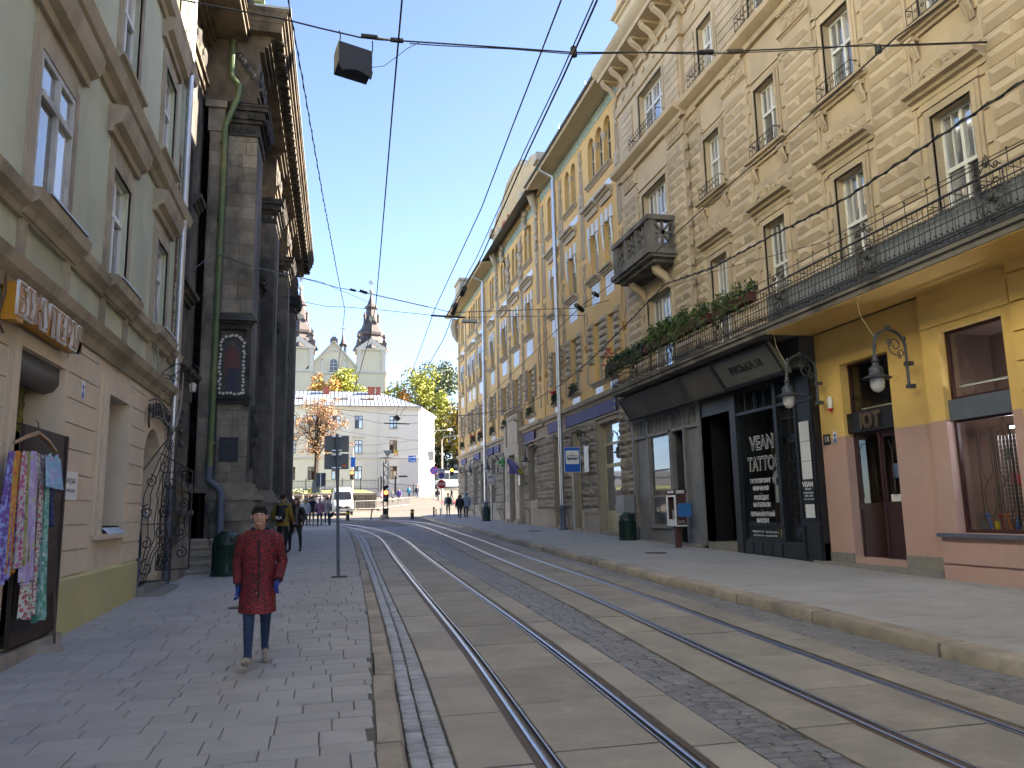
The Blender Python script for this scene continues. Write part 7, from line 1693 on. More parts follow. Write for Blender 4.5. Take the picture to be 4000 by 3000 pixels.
for g in (-1, 1):
    m = MB(TV); m.add([(g * .58, -.02, .64), (g * .86, .0, .66), (g * .89, .07, .88), (g * .6, .03, .84), (g * .58, .1, .64), (g * .86, .12, .66), (g * .89, .14, .88), (g * .6, .14, .84)], [(0, 1, 2, 3), (0, 4, 5, 1), (2, 6, 7, 3), (1, 5, 6, 2), (0, 3, 7, 4)]); m.build('headlight', MT['lampg'], VN)
    m = MB(TV); m.tube([(g * .95, 1.1, 1.45), (g * 1.12, 1.05, 1.5)], .03, 5); m.box(g * 1.13 - .08, g * 1.13 + .08, 1.0, 1.08, 1.35, 1.68); m.build('mirror', MT['black'], VN)
    for b in (1.0, 4.5):
        q = MB(); q.lathe([(.3, -.1), (.34, -.07), (.34, .07), (.3, .1)], (0, 0, 0), 16); m = MB(TV); m.add([(g * .86 + p[2], b + p[0], .34 + p[1]) for p in q.v], q.f); m.build('wheel', MT['black'], VN)
m = MB(TV)
for k in range(5): m.box(-.6 + .28 * k, -.56 + .28 * k, 1.9, 5, 2.6, 2.66); m.cut()
m.box(-.7, .7, 1.9, 1.95, 2.66, 2.7); m.cut(); m.each('roof_rack_bar', MT['white'], VN)
# ------------------------------------------------------------------ street furniture
def bin_(label, x, y, off, s=1.0):
    z = gz(y) + off; root = thing('litter_bin', label, 'litter bin', (x, y, z), group='dark green domed litter bins'); c = (x, y, z)
    m = MB(); m.lathe([(.30 * s, 0), (.31 * s, .03), (.31 * s, .07), (.27 * s, .1), (.27 * s, .66), (.29 * s, .69), (.29 * s, .74), (.27 * s, .77), (.24 * s, .86), (.17 * s, .95), (.06 * s, 1.0), (0, 1.01)], c, 20); m.build('drum', MT['bin'], root, smooth=40)
    m = MB()
    for k in range(16): a = 2 * pi * k / 16; m.tube([(x + .275 * s * cos(a), y + .275 * s * sin(a), z + .1), (x + .275 * s * cos(a), y + .275 * s * sin(a), z + .68), (x + .25 * s * cos(a), y + .25 * s * sin(a), z + .86), (x + .1 * s * cos(a), y + .1 * s * sin(a), z + 1.0)], .014, 4); m.cut()
    m.each('rib', MT['bin'], root, smooth=60)
    m = MB(); a = -pi / 2 + .5 * (1 if x < 0 else -1); q = (cos(a), sin(a)); m.lathe([(.11, .262 * s), (.12, .275 * s), (.09, .28 * s), (.0, .27 * s)], (0, 0, 0), 14)
    m.v = [(x + q[0] * p[2] - q[1] * p[0], y + q[1] * p[2] + q[0] * p[0], z + .77 + p[1] * .55) for p in m.v]; m.build('mouth', MT['black'], root)
bin_('large dark green bin beside the church steps, behind the woman in red', -2.2, 19.5, .1, 1.15)
bin_('dark green bin by the far corner of the church, near the walking group', -1.5, 45.5, .1)
bin_('dark green bin under the grey cabinet by the grey shop', 10.85, 27.5, .14, 1.1)
bin_('dark green bin far along the ochre building, beside the far rain pipe', 10.4, 51.5, .14)
def post(root, p0, p1, r, mat=None): m = MB(); m.tube([p0, p1], r, 8); m.build('pole', mat or MT['galv'], root, smooth=60)
TZ = lambda Y: (lambda a, b, c: (a, Y - c, b))
def board(root, Y, x0, x1, z0, z1, c0, c1, mat, name='panel', rad=0.):
    m = MB(TZ(Y))
    if rad:
        pl = []
        for cx, cz, a0 in ((x1 - rad, z0 + rad, -pi / 2), (x1 - rad, z1 - rad, 0), (x0 + rad, z1 - rad, pi / 2), (x0 + rad, z0 + rad, pi)):
            pl += [(cx + rad * cos(a0 + pi / 2 * i / 4), cz + rad * sin(a0 + pi / 2 * i / 4)) for i in range(5)]
        m.prism(pl, c0, c1)
    else: m.box(x0, x1, z0, z1, c0, c1)
    return m.build(name, mat, root)
# backs of two signs on the left pavement
SB = thing('sign_pole', 'grey pole on the left pavement carrying the backs of two stacked square signs', 'sign post', (.31, 18.05, gz(18) + .1))
post(SB, (.31, 18.05, .25), (.23, 18.05, 3.46), .035, MT['bluegrey']); m = MB(); m.box(.16, .5, 17.95, 18.15, gz(18) + .1, gz(18) + .125); m.build('base_plate', MT['rust'], SB)
for z0, z1 in ((3.06, 3.43), (2.67, 3.02)):
    b = board(SB, 18.14, -.04, .50, z0, z1, 0, .02, MT['signback'], 'sign_panel', .02); m = MB(TZ(18.1))
    for zz in (z0 + .03, z1 - .03): m.box(.12, .34, zz - .012, zz + .012, -.02, .06); m.cut()
    m.box(-.04, .5, z0, z0 + .012, -.035, -.02); m.cut(); m.each('clamp', MT['galv'], b)
b = board(SB, 18.11, .36, .45, 2.72, 2.77, 0, .004, MT['goodorange'], 'sticker')
SB2 = thing('sign_pole', 'farther sign post seen from behind with one large dark panel near the walking group', 'sign post', (-.3, 56, gz(56)))
post(SB2, (-.3, 56, 1.0), (-.33, 56, 4.5), .04); board(SB2, 56.1, -.66, .0, 3.6, 4.54, 0, .02, MT['signback'], 'sign_panel', .03); board(SB2, 57, -.95, -.4, 3.2, 4.0, 0, .02, MT['barr'], 'sign_panel', .03)
# tram stop signs
def tram_icon(root, Y, cx, cz, s, c):
    m = MB(TZ(Y)); m.box(cx - .5 * s, cx + .5 * s, cz - .12 * s, cz - .02 * s, c, c + .004); m.box(cx - .42 * s, cx + .42 * s, cz + .15 * s, cz + .19 * s, c, c + .004)
    for k in range(5): x = cx - .46 * s + .23 * s * k; m.box(x - .02 * s, x + .02 * s, cz - .02 * s, cz + .15 * s, c, c + .004)
    m.tube([(cx - .15 * s, cz + .28 * s, c), (cx, cz + .38 * s, c), (cx + .15 * s, cz + .28 * s, c), (cx, cz + .19 * s, c)], .016 * s, 4, close=True)
    for x in (-.32, -.2, .2, .32): m.lathe([(.055 * s, c), (.055 * s, c + .004)], (cx + x * s, cz - .19 * s, 0), 10)
    m.box(cx - .1 * s, cx + .1 * s, cz - .17 * s, cz - .13 * s, c, c + .004); m.build('tram_symbol', MT['black'], root)
TSN = thing('tram_stop_sign', 'blue tram stop sign with a black tram symbol on a thin pole', 'sign', (8.65, 27.2, gz(27) + .14))
post(TSN, (8.74, 27.22, gz(27) + .14), (8.69, 27.2, 3.9), .025); board(TSN, 27.17, 8.39, 9.0, 3.0, 3.92, 0, .02, MT['sign_white'], 'rim', .05); board(TSN, 27.15, 8.405, 8.985, 3.015, 3.905, 0, .006, MT['sign_blue'], 'blue_panel', .045); board(TSN, 27.14, 8.45, 8.94, 3.3, 3.79, 0, .005, MT['sign_white'], 'white_panel', .03); tram_icon(TSN, 27.13, 8.695, 3.53, .42, 0)
TS2 = thing('tram_stop_sign', 'small white tram sign with a lower text plate in front of the far rain pipe', 'sign', (10.42, 50, gz(50) + .14))
post(TS2, (10.45, 50.05, gz(50) + .1), (10.45, 50.05, 4.0), .03); board(TS2, 50, 10.2, 10.68, 3.72, 4.05, 0, .02, MT['sign_white'], 'panel', .02); board(TS2, 50, 10.2, 10.68, 3.38, 3.7, 0, .02, MT['sign_white'], 'panel', .02); tram_icon(TS2, 49.97, 10.44, 3.87, .36, 0)
m = MB(TZ(49.97))
for k in range(2): m.box(10.25, 10.63, 3.47 + .07 * k, 3.5 + .07 * k, 0, .004); m.cut()
m.each('text_line', MT['sign_red'], TS2)
# stop sign with parking zone plate
SP = thing('stop_sign', 'red octagonal stop sign below a white parking zone plate at the far right kerb', 'sign', (8.94, 62, gz(62) + .14)); post(SP, (8.96, 62.05, 1.2), (8.94, 62.05, 5.1), .035)
def ngon(cx, cz, r, n, a0=0): return [(cx + r * cos(a0 + 2 * pi * i / n), cz + r * sin(a0 + 2 * pi * i / n)) for i in range(n)]
for r, c0, mt, nm in ((.37, 0, MT['sign_white'], 'rim'), (.35, .02, MT['sign_red'], 'red_face')): m = MB(TZ(62)); m.prism(ngon(8.93, 3.87, r, 8, pi / 8), c0, c0 + .02); m.build(nm, mt, SP)
letter('STOP', .25, MT['sign_white'], (8.93, 62 - .045, 3.87), RZ_C, SP, depth=.006, bold=.008)
ZP = thing('zone_sign', 'white parking zone plate with a blue and red round symbol above the stop sign', 'sign', (8.93, 62, 4.3)); board(ZP, 62, 8.63, 9.23, 4.27, 5.11, 0, .02, MT['sign_white'], 'panel', .02)
letter('ЗОНА', .2, MT['black'], (8.93, 62 - .025, 4.98), RZ_C, ZP, depth=.005)
def round_sign(root, Y, cx, cz, r, cross=False):
    m = MB(TZ(Y)); m.lathe([(r, 0), (r, .012)], (cx, cz, 0), 20); m.build('red_ring', MT['sign_red'], root); m = MB(TZ(Y)); m.lathe([(r * .8, .012), (r * .8, .018)], (cx, cz, 0), 20); m.build('blue_disc', MT['sign_blue'], root)
    m = MB(TZ(Y))
    for g in ((-1, 1) if cross else (-1,)):
        d = r * .8 * .7; t = r * .09; m.prism([(cx - d - t, cz - g * d + t * g * -1 * -1), (cx - d + t, cz - g * d - t * g * 0), (cx + d + t, cz + g * d), (cx + d - t, cz + g * d + t)] if False else [(cx - d, cz - g * d - t), (cx + d, cz + g * d - t), (cx + d, cz + g * d + t), (cx - d, cz - g * d + t)], .018, .022 + .002 * g)
    m.build('red_bar', MT['sign_red'], root)
round_sign(ZP, 61.975, 8.93, 4.56, .24)
NS = thing('no_stopping_sign', 'round blue and red no stopping sign on a pole by the white building corner', 'sign', (16.1, 120, 4)); post(NS, (16.1, 120, 3.5), (16.1, 120, 11.5), .09, MT['barr']); round_sign(NS, 119.9, 16.1, 8.05, .65, True); m = MB(); m.box(15.3, 16.0, 119.8, 120.1, 9.6, 11); m.build('cabinet', MT['barr'], NS)
# direction signs hung over the square
DS = thing('direction_sign', 'blue sign with two white arrows and a car hung over the square', 'sign', (10.7, 100, 8.4)); board(DS, 100, 10.2, 11.15, 8.05, 8.88, 0, .03, MT['sign_blue'], 'panel')
m = MB(TZ(99.95))
for z, g in ((8.62, -1), (8.22, 1)): m.box(10.35 + (.1 if g < 0 else 0), 10.95, z - .03, z + .03, 0, .01); tip = 10.3 if g < 0 else 11.05; m.prism([(tip, z), (tip - g * .16, z - .1), (tip - g * .16, z + .1)][::g], 0, .01); m.cut()
m.box(10.78, 11.1, 8.6, 8.7, .01, .02); m.box(10.85, 11.03, 8.7, 8.77, .01, .02); m.cut(); m.each('arrow', MT['sign_white'], DS)
LS15 = thing('limit_sign', 'yellow plate with a curved arrow over a round limit of fifteen, hung over the square', 'sign', (8.6, 100, 9.2)); board(LS15, 100, 8.37, 8.9, 8.82, 9.58, 0, .03, MT['goodyellow'], 'panel')
m = MB(TZ(99.96)); m.lathe([(.2, 0), (.2, .01)], (8.63, 9.05, 0), 18); m.build('red_ring', MT['sign_red'], LS15); m = MB(TZ(99.96)); m.lathe([(.15, .01), (.15, .016)], (8.63, 9.05, 0), 18); m.build('white_disc', MT['sign_white'], LS15); letter('15', .19, MT['black'], (8.63, 99.93, 9.05), RZ_C, LS15, depth=.005)
m = MB(TZ(99.95)); m.tube([(8.5, 9.32, 0), (8.52, 9.45, 0), (8.7, 9.46, 0)], .025, 4); m.prism([(8.82, 9.46), (8.68, 9.54), (8.68, 9.38)], -.01, .02); m.build('arrow', MT['black'], LS15)
# lattice mast with tram signal
MS = thing('lattice_mast', 'black lattice mast with a lit red tram signal in the middle of the square', 'signal mast', (4.63, 63, gz(63)))
z0 = gz(63); m = MB(); hw = .18
for sx in (-1, 1):
    for sy in (-1, 1): m.box(4.63 + sx * hw - .025, 4.63 + sx * hw + .025, 63 + sy * hw - .025, 63 + sy * hw + .025, z0 - .1, 5.65); m.cut()
m.each('corner_angle', MT['iron'], MS); m = MB(); z = 2.1; g = 1
while z < 5.5:
    for sy in (-1, 1): m.tube([(4.63 - g * hw, 63 + sy * hw, z), (4.63 + g * hw, 63 + sy * hw, z + .34)], .018, 4); m.tube([(4.63 + sy * hw, 63 - g * hw, z), (4.63 + sy * hw, 63 + g * hw, z + .34)], .018, 4)
    z += .34; g = -g
m.box(4.63 - .16, 4.63 + .16, 62.84, 63.16, z0, 2.0); m.box(4.63 - .16, 4.63 + .16, 62.84, 63.16, 3.55, 3.85); m.box(4.4, 4.86, 62.8, 63.2, 2.0, 2.06); m.build('bracing', MT['iron'], MS); 
m = MB(); m.lathe([(.35, z0 - .1), (.42, z0 + .06), (.34, z0 + .26), (.2, z0 + .36), (0, z0 + .4)], (4.5, 62.55, 0), 9); tag(m.build('marker_stone', MT['kerb'], smooth=50), 'pale rounded stone at the foot of the lattice mast', 'stone')
def signal(root, x, y, z, n, lit, col, s=.15):
    m = MB(); m.box(x - s * 1.1, x + s * 1.1, y - .1, y + .12, z - s * 1.25 * n, z + s * 1.25 * n)
    b = m.build('signal_head', MT['black'], root)
    for k in range(n):
        zz = z + s * 1.25 * (n - 1 - 2 * k); q = MB(); q.lathe([(s * .8, -.0), (s * .6, .03), (0, .04)], (0, 0, 0), 14); q.v = [(x + p[0], y - .1 - p[2], zz + p[1]) for p in q.v]
        q.build('lens', plain('lit_' + col + str(x), {'red': (.9, .05, .01), 'amber': (.95, .25, .01)}[col], .3, emis=({'red': (1, .06, .01), 'amber': (1, .28, .01)}[col], 5.)) if k == lit else MT['glassd'], b)
        q = MB(); q.tube([(x + s * .9 * cos(a), y - .1, zz + s * .9 * sin(a)) for a in np.linspace(-.3, pi + .3, 9)], .02, 4); q.v += []; q.build('visor', MT['black'], b)
signal(MS, 4.63, 62.75, 3.05, 2, 0, 'red', .19)
m = MB(); m.ball((4.75, 62.7, 3.5), .12, 8, 6); m.build('camera_dome', MT['sign_white'], MS); m = MB(); m.tube([(4.63, 63, 5.6), (4.63, 63, 6.02)], .04, 6); m.lathe([(.58, 6.02), (.6, 6.04), (.1, 6.08)], (4.63, 63, 0), 16, sq=.3); m.build('top_disc', MT['iron'], MS)
m = MB(TZ(62.95)); m.prism([(4.76, 6.06), (5.12, 6.62), (4.4, 6.62)], 0, .03); b = m.build('give_way_back', MT['barr'], MS); m = MB(TZ(62.95)); m.tube([(4.76, 6.06, .02), (5.12, 6.62, .02), (4.4, 6.62, .02)], .025, 4, close=True); m.build('rim', MT['sign_white'], b)
# far traffic light arm on the ochre building
TLT = thing('traffic_light', 'amber traffic light on an arm from the ochre building corner, with a green arrow plate', 'traffic light', (10.4, 66, 5))
m = MB(); m.tube([(10.2, 66, 4.95), (11.45, 66, 4.95)], .03, 5); m.tube([(10.3, 66, 5.42), (11.45, 66, 5.42)], .025, 5); m.build('arm', MT['iron'], TLT); signal(TLT, 10.38, 65.9, 5.2, 3, 1, 'amber', .125)
board(TLT, 65.9, 10.56, 10.86, 5.36, 5.64, 0, .02, MT['sign_white'], 'arrow_plate'); m = MB(TZ(65.87)); m.box(10.6, 10.72, 5.48, 5.52, 0, .01); m.prism([(10.82, 5.5), (10.7, 5.58), (10.7, 5.42)], 0, .01); m.build('arrow', MT['goodgreen'], TLT)
m = MB(); m.ball((11.15, 65.85, 5.2), .17, 10, 8); m.build('loudspeaker', MT['black'], TLT); m = MB(); m.box(11.3, 11.44, 65.6, 65.95, 5.0, 5.4); m.box(11.4 - .3, 11.4, 65.4, 65.5, 5.0, 5.36); m.build('control_box', MT['barr'], TLT)
TL2 = thing('traffic_light', 'small red traffic light on a pole behind the white van', 'traffic light', (2.9, 90, 4)); post(TL2, (2.95, 90, 3.9), (2.95, 90, 9), .06, MT['barr']); signal(TL2, 2.85, 89.9, 6.0, 2, 0, 'red', .2); board(TL2, 89.9, 2.7, 3.2, 6.9, 8.0, 0, .03, MT['sign_blue'], 'blue_plate')
# bollards
def bollard(label, x, y, r, hgt, band, lean=0.):
    z = gz(y); root = thing('bollard', label, 'bollard', (x, y, z)); T = lambda a, b, c: (x + a + lean * c, y + b, z + c)
    m = MB(T); m.lathe([(r, 0), (r, hgt - .02), (r * .8, hgt), (0, hgt)], (0, 0, 0), 14); m.build('post', MT['black'], root, smooth=40)
    if band: m = MB(T); m.lathe([(r * 1.03, hgt * .66), (r * 1.03, hgt * .82)], (0, 0, 0), 14); m.build('yellow_band', MT['goodyellow'], root, smooth=40)
bollard('thick black bollard with a yellow band right of the lattice mast', 6.62, 62, .14, .75, 1); bollard('thick black bollard with a yellow band before the white van', 1.68, 62, .14, .75, 1); bollard('thin leaning black post left of the lattice mast', 3.42, 62, .05, .85, 0, .14)
bollard('thin black post beside the stop sign with a pale band', 8.4, 62.6, .07, .9, 1); bollard('thin bluish post between the stop sign and its neighbour', 8.8, 64.2, .04, .7, 0); bollard('thin bluish post right of the stop sign', 9.15, 64.2, .04, .75, 0); bollard('short black post by the handbag of the walking group', .32, 54, .06, .8, 0)
# payphone
KP = thing('payphone', 'brown and white street payphone box with a blue side flap on a square post', 'payphone', (10.78, 23.05, gz(23) + .14))
m = MB(); m.box(10.70, 10.86, 22.98, 23.14, gz(23) + .1, 1.12); m.build('post', MT['terra'], KP)
m = MB(); m.box(10.62, 10.96, 22.76, 22.8, 1.14, 2.08); m.box(10.62, 10.96, 23.36, 23.4, 1.14, 2.08); m.box(10.92, 10.96, 22.8, 23.36, 1.14, 2.08); m.box(10.6, 10.98, 22.74, 23.42, 2.08, 2.22); m.box(10.62, 10.96, 22.78, 23.38, 1.1, 1.14); m.build('housing', MT['terra'], KP)
m = MB(); m.box(10.59, 10.62, 22.75, 22.84, 1.1, 2.06); m.box(10.59, 10.62, 23.32, 23.41, 1.1, 2.06); m.box(10.59, 10.62, 22.84, 23.32, 2.0, 2.06); m.box(10.585, 10.8, 22.84, 23.32, 1.1, 1.3); m.box(10.6, 10.95, 22.73, 22.755, 1.09, 1.13); m.build('white_frame', MT['sign_white'], KP)
m = MB(); m.box(10.7, 10.92, 22.95, 23.25, 1.32, 1.6); m.box(10.84, 10.92, 22.9, 23.3, 1.6, 1.98); m.build('telephone', MT['barr'], KP)
m = MB(TZ(22.76)); pl = [(10.66, 1.42), (10.66, 1.70), (10.70, 1.80), (11.05, 1.80), (11.05, 1.38), (10.70, 1.38)]; m.prism(pl[::-1], .0, .16); m.build('blue_flap', M('flap_blue', (.03, .16, .42), .45, v=.06, vs=5, bump=0), KP)
m = MB(); m.box(10.63, 10.9, 22.73, 22.745, 2.1, 2.2); m.build('label_strip', MT['sign_white'], KP); m = MB(); m.box(10.59, 10.6, 22.85, 23.3, 2.12, 2.19); m.build('label_strip', MT['sign_white'], KP)
m = MB(); m.tube([(10.66 + .03 * k, 22.727, 2.13 + .045 * (k % 2)) for k in range(8)], .007, 3); m.build('scribble', MT['sign_blue'], KP); m = MB(); m.tube([(10.66 + .03 * k, 22.752, 1.18 + .1 * (k % 2)) for k in range(9)], .006, 3); m.build('scribble', MT['sign_white'], KP)
m = MB(TR)
m.box(27.75, 28.55, 1.5, 2.18, .12, .55); EB = tag(m.build('cable_cabinet', M('cabinet_grey', (.24, .24, .25), .5, v=.08, vs=3, bump=.02)), 'grey metal cable cabinet on the wall above a green bin', 'cabinet'); m = MB(TR); m.box(27.9, 28.4, 1.4, 1.5, .05, .4); m.box(27.95, 28.1, .3, 1.4, .05, .2); m.build('support', MT['tin'], EB)
plate_on(TY, 'blank_plate', 32.75, 33.35, 3.3, 4.45, .2, MT['sign_white'], 'tall blank white plate on the rough stone pier beside the cream door', 'plate'); plate_on(TY, 'blank_plate', 44.35, 44.7, 3.15, 3.7, .46, MT['sign_white'], 'small white plate beside the grey portal door', 'plate')
CRS = thing('pharmacy_cross', 'green pharmacy cross sign on the ochre building near the flag', 'sign', (11.0, 48.6, 4.7)); m = MB(TZ(48.6)); a, w = .31, .105
cr = [(-w, -a), (w, -a), (w, -w), (a, -w), (a, w), (w, w), (w, a), (-w, a), (-w, w), (-a, w), (-a, -w), (-w, -w)]; m.prism([(10.9 + p[0], 4.72 + p[1]) for p in cr], -.06, .06); m.build('cross', MT['goodgreen'], CRS); m = MB(TZ(48.6)); m.tube([(10.9 + p[0] * .97, 4.72 + p[1] * .97, .06) for p in cr], .014, 4, close=True); m.tube([(10.9, 4.58, .07), (10.94, 4.66, .07), (10.86, 4.74, .07), (10.93, 4.82, .07)], .012, 4); m.build('outline', MT['sign_white'], CRS); m = MB(); m.tube([(11.1, 48.6, 4.72), (11.5, 48.6, 4.72)], .03, 5); m.build('bracket', MT['iron'], CRS)
FLG = thing('flag', 'faded blue and yellow flag drooping from a staff by the portal', 'flag', (10.9, 44.4, 4)); m = MB(); m.tube([(11.4, 44.3, 3.75), (10.6, 44.9, 4.75)], .02, 5); m.build('staff', MT['cream'], FLG)
m = MB(); nx, nz = 10, 8
for i in range(nx + 1):
    for j in range(nz + 1):
        s, t = i / nx, j / nz; m.v.append((11.2 - .75 * s + .06 * sin(t * 7 + s * 3), 44.45 + .55 * s + .07 * sin(s * 8 + t * 4), 3.95 + .85 * s - t * (.2 + .75 * s)))
for i in range(nx):
    for j in range(nz): m.f.append((i * (nz + 1) + j, i * (nz + 1) + j + 1, (i + 1) * (nz + 1) + j + 1, (i + 1) * (nz + 1) + j)); m.m.append(1 if i < 3 else 0)
m.build('cloth', [plain('flag_blue', (.14, .12, .28), .8), plain('flag_yellow', (.42, .34, .03), .8)], FLG, smooth=80)
# far street lamps
for x, y, zt, lab in ((18.6, 128, 14.2, 'pale arm street lamp beyond the stop sign'), (17.5, 132, 15.6, 'taller pale arm street lamp near the white building corner')):
    r_o = thing('street_lamp', lab, 'street lamp', (x, y, gz(y))); m = MB(); m.tube([(x, y, gz(y)), (x, y, zt - .8), (x + .3, y, zt - .2), (x + 2.6, y, zt)], [.12, .1, .08, .06], 6); m.build('mast', MT['barr'], r_o, smooth=60); m = MB(); m.ball((x + 3.0, y, zt), (.55, .2, .2), 8, 6); m.build('lamp_head', MT['lampg'], r_o)
m = MB()
for k in range(3): m.box(16 + 3 * k, 16.6 + 3 * k, 128, 128.2, 5, 5.2) if False else None
# flower boxes of the beige balcony and ochre sills
rr = random.Random(77)
fb = [(17.6, 1.9, 1), (19.4, 1.2, 1), (20.8, 1.3, 2), (22.3, 1.4, 2), (23.8, 1.4, 0), (25.1, 1.3, 0), (26.3, 1.0, 0)]
fl_ = ['brown trough of thin trailing plants nearest on the iron balcony', 'second trough of plants from the near end of the iron balcony', 'bright bushy green plants in the middle of the iron balcony', 'tall leafy green plants left of the middle of the iron balcony', 'trough of feathery plants under the stone balcony', 'trough of mixed green plants near the far end of the iron balcony', 'trough with red geraniums at the far end of the iron balcony']
for i, (u, L, k) in enumerate(fb):
    z = 6.62; root = thing('flower_box', fl_[i], 'flower box', TR(u, z, 1.3), group='plant troughs on the iron balcony')
    m = MB(TR); m.box(u - L / 2, u + L / 2, z, z + .24, 1.2, 1.42); m.build('trough', MT['terra'], root)
    m = MB(TR)
    for q in range(int(L / .13)):
        uu = u - L / 2 + .13 * q + rr.uniform(0, .1); hh = (.12, .16, .3)[k if k < 3 else 0] + rr.uniform(0, .14); leaves(m, (uu, z + .26 + hh * .5, 1.3 + rr.uniform(-.12, .14)), (.15, hh, .14), (55, 60, 90)[k], (.05, .05, .065)[k], rr); leaves(m, (uu, z + .05, 1.45), (.1, .25, .07), 22, .045, rr)
    m.build('foliage', MT['leaf'] if k else MT['leafd'], root)
    if i == 6:
        m = MB(TR)
        for q in range(22): m.ball((u + .25 + rr.uniform(-.25, .3), z + .5 + rr.uniform(0, .4), 1.3 + rr.uniform(-.1, .15)), .03, 5, 4)
        m.build('blossoms', MT['petal'], root, kind='stuff')
for j, (u, red) in enumerate(((29.8, 1), (34.8, 0), (37.8, 1), (43.1, 0), (46.4, 0), (49.7, 0), (53.6, 0), (57.9, 1), (60.9, 1), (66.1, 0))):
    root = thing('flower_box', ['flower box on the ochre sill nearest the beige house', 'empty looking plant box on the sill above the long purple board', 'red flowered box on the sill beside the near rain pipe', 'dark green box on the sill right of the portal top', 'dark green box on the sill above the portal', 'dark green box on the sill left of the portal top', 'small dark plant box on the sill beside the far rain pipe', 'red flowered box on the sill beyond the far rain pipe', 'red flowered box on the paired sill near the far corner', 'dark plant box on the last sill at the far corner'][j], 'flower box', TY(u, 7.1, .1), group='flower boxes on the ochre sills')
    m = MB(TY); m.box(u - .4, u + .4, 7.12, 7.26, .02, .2); m.build('trough', MT['terra'], root); m = MB(TY)
    for q in range(7): leaves(m, (u - .38 + .12 * q, 7.36 + rr.uniform(-.05, .08), .16), (.14, .2, .14), 22, .07, rr); leaves(m, (u - .38 + .12 * q, 7.1, .26), (.1, .18, .05), 9, .06, rr)
    m.build('foliage', MT['leafd'], root)
    if red:
        m = MB(TY)
        for q in range(12): m.ball((u + rr.uniform(-.4, .4), 7.5 + rr.uniform(0, .15), .2 + rr.uniform(-.08, .12)), .05, 5, 4)
        m.build('blossoms', MT['petal'], root, kind='stuff')
# manhole covers
for x, y, off, lab in ((9.2, 21.2, .145, 'oval looking iron manhole cover on the right pavement near the payphone'), (-1.35, 13.6, .105, 'small iron cover in the left pavement between the gate and the woman'), (9.6, 36, .145, 'far iron manhole cover on the right pavement')):
    s = .32 if x > 0 else .14; m = MB(); m.lathe([(s, -.01), (s, .006), (s * .9, .008), (s * .88, .002), (0, .002)], (0, 0, 0), 24); m.v = [(x + p[0], y + p[1], gz(y + p[1]) + off + p[2]) for p in m.v]; tag(m.build('manhole_cover', MT['rust']), lab, 'manhole cover')
# ------------------------------------------------------------------ people
MT['skin'] = M('skin', (.52, .30, .21), .55, v=.08, vs=20, bump=0, local=True)
MT['navy'] = plain('navy_cloth', (.012, .014, .03), .8); MT['blackc'] = plain('black_cloth', (.011, .011, .013), .75); MT['jean'] = M('blue_denim', (.018, .04, .095), .8, v=.25, vs=14, bump=.1, local=True)
MT['shoe'] = M('pale_trainer', (.34, .29, .23), .7, v=.2, vs=30, bump=0, local=True); MT['sole'] = plain('shoe_sole', (.05, .045, .042), .8); MT['shoed'] = plain('dark_shoe', (.015, .014, .014), .5); MT['shoew'] = plain('white_shoe', (.6, .6, .6), .6)
CLOTH = {}
def cl(c, nm='cloth'):
    if c not in CLOTH: CLOTH[c] = M('%s_%d' % (nm, len(CLOTH)), c, .8, v=.2, vs=9, bump=.1, bs=30, local=True)
    return CLOTH[c]
